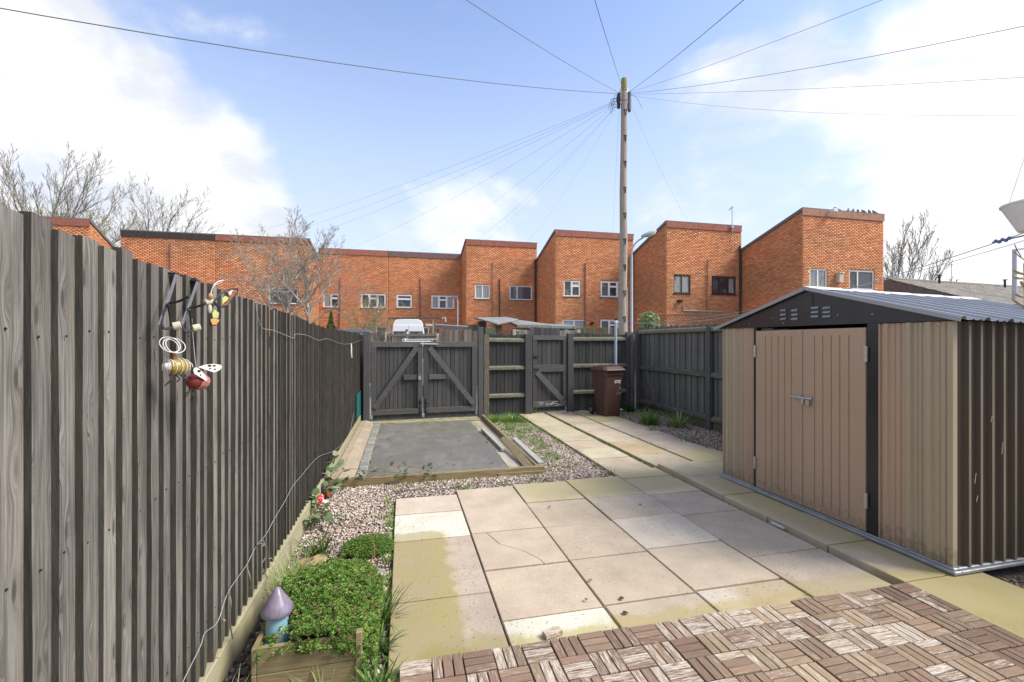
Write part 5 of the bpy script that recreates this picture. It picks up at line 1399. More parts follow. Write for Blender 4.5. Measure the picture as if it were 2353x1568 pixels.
for s in (-1, 1):
    x0_, x1_ = (vc.x - hw + .07, vc.x - .012) if s < 0 else (vc.x + .012, vc.x + hw - .07)
    dr = MB(); dr.prism([(x0_, vc.y - .03, .5), (x1_, vc.y - .03, .5), (x1_, vc.y - .03, 2.5), (x0_ + (.07 if s < 0 else 0), vc.y - .03, 2.5)] if s < 0 else [(x0_, vc.y - .03, .5), (x1_, vc.y - .03, .5), (x1_ - .07, vc.y - .03, 2.5), (x0_, vc.y - .03, 2.5)], (0, .028, 0))
    dr = dr.part('rear_door', M['van'], van, bevel=.012)
    a_, b_ = (x0_ + .10, x1_ - .06) if s < 0 else (x0_ + .06, x1_ - .10)
    MB().box(a_, b_, vc.y - .045, vc.y - .031, 1.45, 2.16).part('window', M['glass'], dr, bevel=.004)
    MB().box(vc.x + s * (hw - .06) - .05, vc.x + s * (hw - .06) + .05, vc.y - .05, vc.y - .003, .95, 1.7).part('tail_light', M['red'], van, bevel=.01)
    for yy in (.9, 4.4):
        w = MB(); w.tube([(vc.x + s * (hw - .22), vc.y + yy, .24), (vc.x + s * (hw + .01), vc.y + yy, .24)], .34, 16); w.part('wheel', M['rubber'], van)
MB().box(vc.x - .12, vc.x - .02, vc.y - .06, vc.y - .031, 2.17, 2.26).part('brake_light', M['black_plastic'], van)

# silver car whose roof just shows over the double gate
cc = gp_(960, 13.6); 
car = thing('parked_car', 'silver car behind the double gate, only the rim of its roof showing', 'car', (cc.x, cc.y, -.1))
b = MB(); pr = [(-.85, .25), (-.9, .6), (-.86, .95), (-.72, 1.02), (-.60, 1.50), (-.45, 1.575), (.45, 1.575), (.60, 1.50), (.72, 1.02), (.86, .95), (.9, .6), (.85, .25)]
low = [(x, z) for x, z in pr if z < 1.03]; 
b.prism([(cc.x + x, cc.y, z) for x, z in low], (0, 4.0, 0))
cab0 = [(-.72, 1.021), (-.56, 1.50), (-.42, 1.60), (.42, 1.60), (.56, 1.50), (.72, 1.021)]
b.prism([(cc.x + x, cc.y + .35 + (.25 if z > 1.2 else 0), z) for x, z in cab0], (0, 2.0, 0)); b.part('body', M['silver'], car, bevel=.03)
MB().prism([(cc.x - .58, cc.y + .37, 1.08), (cc.x + .58, cc.y + .37, 1.08), (cc.x + .48, cc.y + .55, 1.45), (cc.x - .48, cc.y + .55, 1.45)], (0, -.012, 0)).part('rear_window', M['glass'], car)
for s in (-1, 1):
    for yy in (.75, 3.2): MB().tube([(cc.x + s * .7, cc.y + yy, .22), (cc.x + s * .9, cc.y + yy, .22)], .31, 14).part('wheel', M['rubber'], car)
    MB().tube(smooth_path([(cc.x + s * .46, cc.y + .6, 1.60), (cc.x + s * .46, cc.y + .75, 1.645), (cc.x + s * .46, cc.y + 2.2, 1.645), (cc.x + s * .46, cc.y + 2.4, 1.60)]), .012, 5).part('roof_bar', M['silver'], car)
b = MB(); b.tube([(cc.x - .36, cc.y + .9, 1.64), (cc.x + .62, cc.y + .9, 1.655)], .012, 6); b.ell((cc.x - .38, cc.y + .9, 1.642), (.05, .04, .035), 8, 6); b.part('roof_rack', M['silver'], car)

# timber frame beside the van
fr = thing('pergola', 'bare timber pergola frame standing over the white van', 'pergola', gp_(955, 24.0))
a_, b_, e_ = gp_(892, 24.0), gp_(994, 24.0), gp_(1020, 24.0)
for q in (a_, b_): MB().tube([q, q + Vector((0, 0, 2.72))], .055, 7).part('post', M['pale_board'], fr)
MB().bar(a_ + Vector((-.05, 0, 2.80)), e_ + Vector((0, 0, 2.86)), .08, .09).part('beam', M['old_board'], fr)
MB().tube([e_ + Vector((-.12, 0, 2.82)), e_ + Vector((.06, -.04, 2.84)), e_ + Vector((.08, -.05, 2.62))], .04, 6).part('down_bend', M['grey_paint'], fr)

# pole with a box on top beside the terrace corner
pm_ = gp_(1050, 24.5); zt_ = 1.55 + (787 - 684) / FPX * 24.5
pt_ = thing('scaffold_pole', 'slim leaning pole with a small floodlight, right of the pergola frame', 'pole', (pm_.x, pm_.y, 0))
MB().tube([pm_, pm_ + Vector((.03, 0, zt_ - .3)), pm_ + Vector((-.02, 0, zt_))], .035, 6).part('shaft', M['grey_paint'], pt_)
q = pm_ + Vector((-.18, -.05, zt_)); MB().box(q.x - .12, q.x + .2, q.y - .1, q.y + .05, q.z - .08, q.z + .08).part('floodlight', M['slate_bar'], pt_, bevel=.02)

# lean-to roof and timber sheds behind the wicket gate
def roof_slab(root, P, name='roof', mat='felt', th=.05):
    return MB().prism([Vector(p) for p in P], (0, 0, -th)).part(name, M[mat], root, bevel=.01)
lean = thing('lean_to', 'low black felted lean to roof left of the felt roofed sheds', 'lean-to', gp_(1060, 20.5))
q0, q1 = gp_(1002, 20.5), gp_(1096, 20.0)
z0_, z1_ = 2.36, 2.22
roof_slab(lean, [q0 + Vector((0, 0, z0_)), q1 + Vector((0, 0, z1_)), q1 + Vector((0, 2.2, z1_ + .12)), q0 + Vector((0, 2.2, z0_ + .12))], mat='felt')
MB().bar(q0 + Vector((0, -.03, z0_ - .10)), q1 + Vector((0, -.03, z1_ - .10)), .05, .12).part('fascia_board', M['slate_bar'], lean)
for t in (.05, .5, .97): p = q0.lerp(q1, t) + Vector((0, .1, 0)); MB().box(p.x - .04, p.x + .04, p.y, p.y + .08, 0, 2.14).part('post', M['old_board'], lean)
MB().bar(gp_(1016, 20.7) + Vector((0, 0, 1.98)), gp_(1096, 20.2) + Vector((0, 0, 1.98)), .1, .02).part('tarpaulin', M['timber'], lean)
q0, q1 = gp_(978, 22.5), gp_(1012, 22.5)
MB().bar(q0 + Vector((0, 0, 2.42)), q1 + Vector((0, 0, 2.38)), .12, .10).solo('gutter_pipe', M['basket'], (q0.x, q0.y, 2.4), 'pale pipe joining the pergola frame to the lean to roof', 'pipe')

s1 = thing('timber_shed', 'small shed with a twisted grey felt roof and red brown boards', 'shed', gp_(1145, 18.0), 'felt roofed sheds behind the wicket')
a0, a1, a2 = gp_(1097, 17.6), gp_(1140, 17.2), gp_(1191, 17.8)
zr0, zr1, zr2 = 2.50, 2.24, 2.46
roof_slab(s1, [a0 + Vector((0, 0, zr0)), a1 + Vector((0, -.3, zr1)), a2 + Vector((0, 0, zr2)), a2 + Vector((-.1, 1.7, zr2 + .18)), a0 + Vector((.1, 1.7, zr0 + .10))])
bw = (a2 - a1).x / 8
dm = MB().box(-bw * .47, bw * .47, 0, .02, 0, 1).mesh('board', M['shedbrown'], bevel=.003)
for k in range(8):
    x = a1.x + (k + .5) * bw + .02
    inst('board', dm, s1, (x, a1.y + .12, 0), (0, 0, 0), (1, 1, 2.06 if k > 1 else 2.20))
MB().box(a2.x - .30, a2.x - .02, a1.y + .06, a1.y + .10, 1.98, 2.02).part('white_batten', M['white'], s1)
for p in (a0 + Vector((.06, .1, 0)), a0 + Vector((.34, .2, 0)), a1 + Vector((-.02, .1, 0))): MB().box(p.x - .04, p.x + .04, p.y, p.y + .07, 0, 2.36).part('post', M['green_board'], s1)
MB().box(a0.x - .35, a0.x + .03, a0.y + .3, a0.y + .33, 0, 2.25).part('side_board', M['green_board'], s1)
MB().box(a0.x + .10, a0.x + .33, a0.y + .25, a0.y + .28, 0, 2.38).part('inner_board', M['signgreen'], s1)
sg = gp_(1126, 15.4)
so = thing('notice_board', 'faded green board with a small pale triangle beside the brown boarded shed', 'sign', (sg.x, sg.y, 0))
MB().box(sg.x - .17, sg.x + .17, sg.y, sg.y + .03, .1, 2.05).part('board', M['signgreen'], so, bevel=.004)
MB().prism([(sg.x - .03, sg.y - .0005, 1.80), (sg.x + .06, sg.y - .0005, 1.80), (sg.x + .015, sg.y - .0005, 1.72)], (0, -.004, 0)).part('triangle_mark', M['white'], so)

s2 = thing('timber_shed', 'long low shed with a pale sagging felt roof over the wicket gate', 'shed', gp_(1265, 18.5), 'felt roofed sheds behind the wicket')
b0, b1 = gp_(1188, 18.0), gp_(1347, 18.6)
rp = MB(); nseg = 9; vs = []
for k in range(nseg + 1):
    t = k / nseg; p = b0.lerp(b1, t); sgz = .05 * math.sin(t * math.pi * 2.2) * (1 - t * .5)
    zf = 2.24 - .03 * t + sgz * .4 - (.12 if k == nseg else 0); zb_ = 2.52 - .16 * t + sgz - (.1 if k == nseg else 0)
    vs += [p + Vector((0, 0, zf)), p + Vector((0, 2.0, zb_)), p + Vector((0, 2.0, zb_ - .06)), p + Vector((0, 0, zf - .10))]
fs = []
for k in range(nseg):
    a = 4 * k
    for j in range(4): fs.append((a + j, a + (j + 1) % 4, a + 4 + (j + 1) % 4, a + 4 + j))
fs += [(0, 3, 2, 1), (4 * nseg, 4 * nseg + 1, 4 * nseg + 2, 4 * nseg + 3)]
rp.add(vs, fs); rp.part('roof', M['felt'], s2)
MB().prism([b0 + Vector((.05, .12, 0)), b1 + Vector((-.15, .12, 0)), b1 + Vector((-.15, 1.9, 0)), b0 + Vector((.05, 1.9, 0))], (0, 0, 2.12)).part('wall', M['old_board'], s2)
for t in (.17, .5, .83):
    p = b0.lerp(b1, t) + Vector((0, -.02, 2.16)); MB().tube([p + Vector((0, 0, .07)), p + Vector((-.03, -.02, 0)), p + Vector((.02, -.02, -.09))], .014, 5).part('hook', M['galv'], s2)

# ================================================================== TREES
def grow(base, height, spread, seed, trunk_r, levels=5, lean=(0, 0), split=.28, up=.35, nkids=(3, 4), curl=.35, ratio=.68, zlow=None, fan=.9, twig=.0045, radius=None, shift=0.0):
    r = random.Random(seed); S = []
    def seg_chain(p, d, L, rad, lev):
        n = 4 if lev < 3 else 3
        pts = [p]; q = p.copy(); dd = d.copy(); ends = []
        for i in range(n):
            dd = (dd + Vector((r.gauss(0, curl), r.gauss(0, curl), r.gauss(0, curl * .6) + up * .22)) * .33).normalized()
            q2 = q + dd * (L / n); r0, r1 = rad * (1 - .38 * i / n), rad * (1 - .38 * (i + 1) / n)
            S.append((q.copy(), q2.copy(), max(r0, twig), max(r1, twig), lev)); q = q2
            if i >= 1 or lev > 0: ends.append((q.copy(), dd.copy(), r1))
        if lev >= levels: return
        kids = r.randint(*nkids)
        for k in range(kids):
            e = ends[-1] if k < 1 else r.choice(ends[-2:] if lev == 0 else ends)
            a = r.uniform(0, 2 * math.pi); tilt = r.uniform(.25, fan) * (1.0 if k else .55)
            ax = e[1].cross(Vector((math.cos(a), math.sin(a), .3))).normalized()
            nd = (Matrix.Rotation(tilt, 3, ax) @ e[1]); nd = (nd * Vector((spread, spread, 1)) + Vector((0, 0, up * .3))).normalized()
            seg_chain(e[0], nd, L * ratio * r.uniform(.75, 1.15), e[2] * r.uniform(.55, .75), lev + 1)
    d0 = Vector((lean[0], lean[1], 1)).normalized()
    seg_chain(Vector((0, 0, 0)), d0, 1.0 * split * 4, trunk_r / height * 3.2, 0)
    zmax = max(s[1].z for s in S); k = height / zmax
    hi = [s[1] for s in S if s[4] >= 2]
    cx, cy = sum(p.x for p in hi) / len(hi), sum(p.y for p in hi) / len(hi); cz = sum(p.z for p in hi) / len(hi)
    def fix(p):      # crown brought back over the foot of the tree
        f = min(1.0, max(0, p.z) / cz)
        return Vector((p.x - cx * f, p.y - cy * f, p.z))
    S = [(fix(a), fix(b), r0, r1, l) for a, b, r0, r1, l in S]
    sc = 1.0
    if radius:
        q = sorted(math.hypot(s[1].x, s[1].y) for s in S); sc = radius / (q[int(len(q) * .97)] * k)
    dx = Vector((CT, -ST, 0)) * shift
    def out(p):
        t = max(0, p.z) / zmax
        return Vector(base) + Vector((p.x * k * sc, p.y * k * sc, p.z * k)) + dx * t
    return [(out(a), out(b), r0 * k / 3.2, r1 * k / 3.2, lev) for a, b, r0, r1, lev in S]
def grow2(base, H, cb, rx, seed, trunk_r, n=(11, 8, 6, 4), ang=45, up=.35, wig=.12, lens=(.40, .42, .5), stems=1, shift=0.0, twig=.004, flat=1.0):
    """bare crown that fills an egg-shaped envelope: limbs reach for its skin, branches and twigs fill it"""
    r = random.Random(seed); S = []
    base = Vector(base); dx = Vector((CT, -ST, 0)) * shift
    def run(p, d, L, r0, r1, lev, k, bow):
        pts = [p.copy()]; q = p.copy(); dd = d.normalized()
        for i in range(k):
            dd = (dd + Vector((r.gauss(0, wig), r.gauss(0, wig), r.gauss(0, wig * .6) + bow / k))).normalized()
            q = q + dd * (L / k); pts.append(q.copy())
            a = i / k; b = (i + 1) / k
            S.append((pts[-2], q.copy(), max(r0 + (r1 - r0) * a, twig), max(r0 + (r1 - r0) * b, twig), lev))
        return pts
    def children(pts, L, rad, lev):
        if lev > len(n) - 1: return
        k = len(pts) - 1; m = n[lev]
        az = r.uniform(0, 6.28)
        for i in range(m):
            t = .22 + .78 * (i + r.uniform(.2, .8)) / m
            f = t * k; j = min(int(f), k - 1); p = pts[j].lerp(pts[j + 1], f - j); d = (pts[j + 1] - pts[j]).normalized()
            az += 2.4 + r.uniform(-.5, .5)
            u = d.orthogonal().normalized(); v = d.cross(u)
            a = R(ang * r.uniform(.65, 1.2)) * (1.0 - .45 * t)
            nd = d * math.cos(a) + (u * math.cos(az) + v * math.sin(az)) * math.sin(a)
            l2 = L * lens[lev - 1] * (1.15 - .5 * t) * r.uniform(.7, 1.15); r2 = rad * (1 - .55 * t) * .55
            ch = run(p, nd, l2, r2, r2 * .35, lev + 1, 3 if lev < 3 else 2, up * .8)
            children(ch, l2, r2, lev + 1)
    for s in range(stems):
        a0 = 6.28 * s / stems + .4; off = Vector((math.cos(a0), math.sin(a0), 0)) * (.04 * H if stems > 1 else 0)
        top = base + Vector((off.x * 2.2, off.y * 2.2, cb + (H - cb) * .45)) + dx * .6
        st = base + off * .25
        tp = [st.lerp(top, i / 6) + Vector((r.gauss(0, .012 * H), r.gauss(0, .012 * H), 0)) * (1 if 0 < i < 6 else 0) for i in range(7)]
        for i in range(6): S.append((tp[i], tp[i + 1], trunk_r * (1 - .09 * i), trunk_r * (1 - .09 * (i + 1)), 0))
        c = base + Vector((0, 0, cb + (H - cb) * .42)) + dx
        m = max(3, n[0] // stems)
        for i in range(m):
            ph = math.acos(1 - 1.28 * (i + .5) / m); th = 2.4 * i + seed + s
            e = c + Vector((math.sin(ph) * math.cos(th) * rx, math.sin(ph) * math.sin(th) * rx, math.cos(ph) * (H - cb) * .58)) * r.uniform(.82, 1.0)
            f = 2.2 + 3.8 * (1 - ph / 2.0) * r.uniform(.8, 1.0); f = min(max(f, 2.2), 5.99); j = int(f)
            p = tp[j].lerp(tp[j + 1], f - j); d = e - p; L = d.length
            pts = run(p, d / L - Vector((0, 0, up * .35)), L * 1.04, trunk_r * .42, trunk_r * .08, 1, 6, up)
            children(pts, L, trunk_r * .36, 1)
    return S
def seg_mesh(name, S, origin, cols, n=4, minr=.006, seed=0):
    r = np.random.default_rng(seed)
    P = np.array([s[0][:] for s in S]) - np.array(origin); Q = np.array([s[1][:] for s in S]) - np.array(origin)
    r0 = np.maximum([s[2] for s in S], minr); r1 = np.maximum([s[3] for s in S], minr)
    d = Q - P; d /= np.linalg.norm(d, axis=1)[:, None] + 1e-9
    ref = np.where(np.abs(d[:, 2:]) > .9, np.array([[1., 0, 0]]), np.array([[0, 0, 1.]]))
    u = np.cross(d, ref); u /= np.linalg.norm(u, axis=1)[:, None]; v = np.cross(d, u)
    V = []
    for (C_, rr) in ((P, r0), (Q, r1)):
        for j in range(n):
            a = 2 * math.pi * j / n
            V.append(C_ + (u * math.cos(a) + v * math.sin(a)) * rr[:, None])
    V = np.stack(V, 1); m = len(S)
    F = np.array([(j, (j + 1) % n, n + (j + 1) % n, n + j) for j in range(n)])
    F = (F[None] + (np.arange(m) * 2 * n)[:, None, None]).reshape(-1, 4)
    t = np.array(cols)[r.integers(0, len(cols), m)]
    return np_mesh(name, V.reshape(-1, 3), F, M['twig'], np.repeat(t, 2 * n, 0), smooth=n > 5)
GREYT = [(.21, .18, .14), (.25, .22, .18), (.17, .14, .11)]
def bare_tree(label, base, height, spread, seed, trunk_r, cols=GREYT, minr=.008, buds=None, leaves=None, name='bare_tree', trunk_lev=1, **kw):
    g = kw.pop('g2', None)
    S = grow2(base, height, *g.pop('a'), seed, trunk_r, **g) if g else grow(base, height, spread, seed, trunk_r, **kw)
    if g is not None: kw['levels'] = 4
    root = thing(name, label, 'tree', base)
    a = [s for s in S if s[4] <= trunk_lev]; b_ = [s for s in S if s[4] > trunk_lev]
    link_mesh('trunk', seg_mesh('trunk', a, base, cols, 7, minr * 1.5, seed), parent=root)
    link_mesh('crown', seg_mesh('crown', b_, base, cols, 3, minr, seed), parent=root)
    tips = [s for s in S if s[4] >= kw.get('levels', 5) - 1]
    if leaves:
        n, size, lc = leaves
        r_ = np.random.default_rng(seed)
        pick = r_.integers(0, len(tips), n); t = r_.uniform(0, 1, n)
        P = np.array([tips[i][0].lerp(tips[i][1], float(tt))[:] for i, tt in zip(pick, t)]) - np.array(base) + r_.normal(0, size * .8, (n, 3))
        tv = np.array([(-.5, 0, 0), (0, -.28, .1), (.5, 0, 0), (0, .28, .1)]) * size
        V, F, T = scatter(tv, np.array([(0, 1, 2, 3)]), rand_rot(n) * r_.uniform(.6, 1.3, n)[:, None, None], P, np.array(lc)[r_.integers(0, len(lc), n)] * r_.uniform(.75, 1.2, (n, 1)))
        link_mesh('leaves' if size > .08 else 'buds', np_mesh('leaves', V, F, M['leafdull'], T), parent=root)
    return root
def B0(px, d): p = at_d(px, 787, d); return (p.x, p.y, -.1)
bare_tree('largest bare tree at the far left behind the terrace', B0(108, 38), 17.4, 0, 5, .21, minr=.0095, cols=[(.24, .21, .165), (.20, .17, .13), (.28, .25, .20)], g2=dict(a=(4.5, 5.6), n=(19, 11, 7, 5), ang=38, up=.45, wig=.10))
bare_tree('smaller bare tree rising behind the black edged roof', B0(362, 44), 17.0, 0, 12, .19, minr=.0095, cols=[(.24, .21, .165), (.20, .17, .13), (.28, .25, .20)], g2=dict(a=(6, 4.9), n=(15, 10, 6, 4), ang=45, up=.30, wig=.13))
bare_tree('olive budding tree below the large bare tree at left', B0(190, 36), 11.9, 0, 21, .2, minr=.011, cols=[(.30, .27, .15), (.26, .23, .13)], leaves=(5200, .13, [(.32, .27, .08), (.26, .24, .08), (.36, .30, .11)]), name='budding_tree', g2=dict(a=(3, 3.3), n=(12, 8, 6, 3), ang=40, up=.4))
bare_tree('twisty bare garden tree in front of the terrace, wires behind its crown', B0(692, 22), 7.95, 0, 33, .12, minr=.0068, cols=[(.34, .31, .25), (.28, .25, .20), (.40, .36, .29)], g2=dict(a=(2.6, 2.65), n=(18, 10, 7, 4), ang=58, up=.22, wig=.22, stems=2, shift=-.3))
bare_tree('low bush with yellow green buds between the conifer and the van', B0(846, 21), 4.05, 0, 41, .05, minr=.006, cols=[(.30, .25, .16), (.25, .20, .13)], leaves=(3000, .045, [(.40, .38, .16), (.34, .34, .13), (.45, .40, .22)]), name='budding_bush', g2=dict(a=(1.2, 1.1), n=(12, 7, 5, 3), ang=50, up=.3, stems=2))
bare_tree('bare tree with upright fan of twigs behind the right end house', B0(2072, 30), 9.4, 0, 52, .085, minr=.0075, cols=[(.22, .19, .15), (.18, .15, .12)], g2=dict(a=(2.2, 2.6), n=(16, 10, 6, 4), ang=30, up=.55, wig=.08))
bare_tree('reddish budding shrub between the end house and the grey tiled roof', B0(2046, 26), 5.15, 1.1, 61, .08, levels=5, up=.4, minr=.014, nkids=(3, 4), split=.2, cols=[(.30, .20, .11)], leaves=(900, .12, [(.36, .24, .10), (.30, .22, .10)]), name='budding_bush', radius=1.0)

# conifer, yucca, variegated bush
def leaf_cloud(n, c, rad, size, cols, seed, shape='ell', elong=.45, upward=0.0):
    r = np.random.default_rng(seed)
    if shape == 'ell':
        q = r.normal(size=(n, 3)); q /= np.linalg.norm(q, axis=1)[:, None]
        q *= (r.uniform(.25, 1, n) ** .5)[:, None]
        lump = np.array([mnoise.noise(Vector(v * 2.3) + Vector((seed, 0, 0))) for v in q])
        q *= (1 + .28 * lump)[:, None]
        P = q * np.array(rad)
    else:
        h = r.uniform(0, 1, n) ** 1.3; a = r.uniform(0, 2 * math.pi, n); tier = (np.sin(h * 22) * .15 + .85)
        rr = (1 - h) * tier * r.uniform(.25, 1, n) ** .5
        P = np.stack([np.cos(a) * rr * rad[0], np.sin(a) * rr * rad[1], h * rad[2]], 1)
    tv = np.array([(-.5, 0, 0), (0, -.5 * elong, .08), (.5, 0, 0), (0, .5 * elong, .08)]) * size
    T = np.array(cols)[r.integers(0, len(cols), n)] * r.uniform(.75, 1.2, (n, 1))
    return scatter(tv, np.array([(0, 1, 2, 3)]), rand_rot(n) * r.uniform(.6, 1.25, n)[:, None, None], P + np.array(c), T)
cb = gp_(760, 20.0)
ct = thing('conifer', 'small dark green conifer behind the left fence, next to the budding bush', 'tree', cb)
MB().tube([cb, cb + Vector((0, 0, 2.75))], [.05, .01], 6).part('trunk', M['pole_wood'], ct)
V, F, T = leaf_cloud(2600, (0, 0, .9), (.62, .62, 2.0), .12, [(.07, .12, .035), (.10, .15, .05), (.14, .17, .06)], 3, 'cone', .25)
link_mesh('crown', np_mesh('crown', V, F, M['leafdull'], T), parent=ct)
yb = gp_(2080, 24.0)
yt = thing('yucca', 'spiky dark green yucca like plant below the grey tiled roof', 'plant', yb)
MB().tube([yb, yb + Vector((0, 0, 3.6))], .10, 7).part('trunk', M['pole_wood'], yt)
bl = MB()
for k in range(170):
    a = rnd.uniform(0, 6.28); el = rnd.uniform(-.4, 1.4); L = rnd.uniform(.5, .95)
    d = Vector((math.cos(a) * math.cos(el), math.sin(a) * math.cos(el), math.sin(el))); s = d.cross(Vector((0, 0, 1))).normalized() * .035
    c = yb + Vector((rnd.uniform(-.25, .25), rnd.uniform(-.25, .25), 3.55)); bl.add([c - s, c + s, c + d * L * .6 + s * .8 + Vector((0, 0, -.03)), c + d * L + Vector((0, 0, -.10)), c + d * L * .6 - s * .8 + Vector((0, 0, -.03))], [(0, 1, 2, 3, 4)])
M['yucca'] = pm('yucca blades', (.075, .12, .06), .3, 6, rough=.7)
bl.part('leaves', M['yucca'], yt)
vb_ = gp_(1492, 13.6)
vt = thing('variegated_bush', 'round cream and green variegated bush right of the street lamp', 'bush', vb_)
for k in range(7): MB().tube([vb_, vb_ + Vector((rnd.uniform(-.25, .25), rnd.uniform(-.2, .2), 2.2))], [.02, .008], 5).part('stem', M['pole_wood'], vt)
V, F, T = leaf_cloud(1700, (0, 0, 2.16), (.30, .3, .34), .085, [(.30, .38, .14), (.44, .48, .26), (.14, .24, .06), (.54, .55, .36), (.2, .3, .09)], 8, 'ell', .5)
link_mesh('foliage', np_mesh('foliage', V, F, M['leaf'], T), parent=vt)
# ================================================================== WHEELED BIN
bc = at_d(1396, 787, 9.72); bc.z = .004
binr = thing('wheelie_bin', 'brown wheeled bin with white sticker standing before the rear fence', 'bin', bc)
BM_ = Matrix.Translation(bc) @ Matrix.Rotation(R(9), 4, 'Z')
def KB(): m = MB(); m.T = BM_; return m
mb = KB()
def ring(w, d, z, yo=0, c=.035): 
    x, y = w / 2, d / 2
    return [(-x + c, -y + yo, z), (x - c, -y + yo, z), (x, -y + c + yo, z), (x, y - c + yo, z), (x - c, y + yo, z), (-x + c, y + yo, z), (-x, y - c + yo, z), (-x, -y + c + yo, z)]
rings = [ring(.36, .40, .0, .0), ring(.375, .42, .06, 0), ring(.44, .50, .82, .01), ring(.455, .52, .86, .01), ring(.47, .54, .862, .01), ring(.475, .545, .94, .01)]
vs = [v for r_ in rings for v in r_]; fs = []
for i in range(len(rings) - 1):
    for j in range(8): fs.append((8 * i + j, 8 * i + (j + 1) % 8, 8 * i + 8 + (j + 1) % 8, 8 * i + 8 + j))
fs.append(tuple(range(7, -1, -1)))
mb.add(vs, fs); mb.part('body', M['bin'], binr)
mb = KB(); lid = [ring(.53, .60, .945, -.0, .05), ring(.545, .62, .965, 0, .05), ring(.53, .60, .985, 0, .05), ring(.44, .50, 1.035, .02, .05), ring(.36, .40, 1.045, .02, .05)]
vs = [v for r_ in lid for v in r_]; fs = []
for i in range(len(lid) - 1):
    for j in range(8): fs.append((8 * i + j, 8 * i + (j + 1) % 8, 8 * i + 8 + (j + 1) % 8, 8 * i + 8 + j))
fs += [tuple(range(7, -1, -1)), tuple(range(32, 40))]
mb.add(vs, fs); ld = mb.part('lid', M['bin'], binr)
mb = KB(); mb.box(-.17, .17, -.20, -.14, 1.04, 1.062); mb.box(-.17, -.12, -.14, .12, 1.04, 1.06); mb.box(.12, .17, -.14, .12, 1.04, 1.06); mb.part('raised_rim', M['bin'], ld, bevel=.006)
mb = KB(); mb.tube([(-.2, .335, 1.0), (.2, .335, 1.0)], .018, 7)
for s in (-1, 1): mb.bar((s * .18, .335, 1.0), (s * .18, .25, .96), .035, .03)
mb.part('handle', M['bin'], binr)
for s in (-1, 1):
    w = KB(); w.tube([(s * .215, .235, .10), (s * .275, .235, .10)], .10, 18); wh = w.part('wheel', M['rubber'], binr, bevel=.012)
    w = KB(); w.tube([(s * .2755, .235, .10), (s * .281, .235, .10)], .055, 12); w.part('hub', M['grey_paint' if 0 else 'cable'], wh)
w = KB(); w.tube([(-.215, .235, .10), (.215, .235, .10)], .012, 6); w.part('axle', M['steel'], binr)
mb = KB()
yst = lambda z: -.0 - (.21 + (.04 * (z - .06) / .76)) + .01 * (z / .82) - .0025
for (x0, x1, z0, z1) in ((.005, .155, .735, .752), (.005, .06, .703, .722), (.07, .10, .700, .724), (.118, .138, .672, .73), (.02, .052, .690, .698), (.138, .155, .715, .733)):
    mb.prism([(x0, yst(z0), z0), (x1, yst(z0), z0), (x1, yst(z1), z1), (x0, yst(z1), z1)], (0, -.0015, 0))
mb.part('sticker', M['label_white'], binr)
mb = KB()
for k in range(9):
    x, z = rnd.uniform(.05, .17), rnd.uniform(.44, .64)
    mb.prism([(x, yst(z), z), (x + .012, yst(z), z + .004), (x + .018, yst(z + .03), z + .03)], (0, -.0015, 0))
mb.part('chip_mark', M['label_white'], binr)

# ================================================================== WASHING LINE
cpos = at_d(1414, 787, 10.1); cpos.z = -.05
cpst = thing('clothes_post', 'blue grey plastic clothes post behind the brown bin', 'clothes post', cpos)
zt_ = 1.55 + (787 - 742) / FPX * 10.1
MB().tube([cpos, cpos + Vector((.005, 0, zt_ + .05))], .028, 10).part('shaft', M['bluegrey'], cpst, smooth=True)
tp = cpos + Vector((.005, 0, zt_ + .05))
MB().tube([tp, tp + Vector((0, 0, .05))], .035, 10).part('collar', M['white'], cpst); MB().tube([tp + Vector((0, 0, .051)), tp + Vector((0, 0, .09))], .032, 10).part('cap', M['black_plastic'], cpst)
MB().bar(tp + Vector((-.12, 0, .015)), tp + Vector((.12, 0, .015)), .012, .012).part('cross_arm', M['steel'], cpst)
lend = at_d(2420, 512, 3.6)
def line(a, b_, sag, r, label, mat):
    a, b_ = Vector(a), Vector(b_)
    return MB().tube([a.lerp(b_, t) + Vector((0, 0, -4 * sag * t * (1 - t))) for t in np.linspace(0, 1, 17)], r, 5).solo('washing_line', M[mat], a, label, 'washing line', 'washing line')
line(tp + Vector((.12, 0, .015)), lend, .30, .0045, 'upper washing line from the clothes post, knotted in blue at its right end', 'rope')
line(tp + Vector((.02, -.03, .0)), at_d(2420, 533, 4.3), .24, .0035, 'lower, thinner washing line running over the shed roof', 'rope')
a = at_d(2338, 536.5, 3.75); MB().tube([tp + Vector((.12, 0, .015)), tp + Vector((.125, 0, .015))], .001, 3)
kn = thing('rope_knot', 'blue rope knot on the washing line at the right edge', 'rope', lend)
L0 = tp + Vector((.12, 0, .015))
kp = L0.lerp(lend, .955) + Vector((0, 0, -4 * .30 * .955 * .045)); kd = (lend - L0).normalized()
b = MB(); 
for k in range(5): b.ell(kp + kd * .022 * (k - 2) + Vector((0, 0, .006 * (-1) ** k)), (.017, .014, .016), 8, 6)
b.tube([kp - kd * .07 + Vector((0, 0, .001)), kp + kd * .25], .0062, 6)
b.part('coil', M['bluerope'], kn, smooth=True)

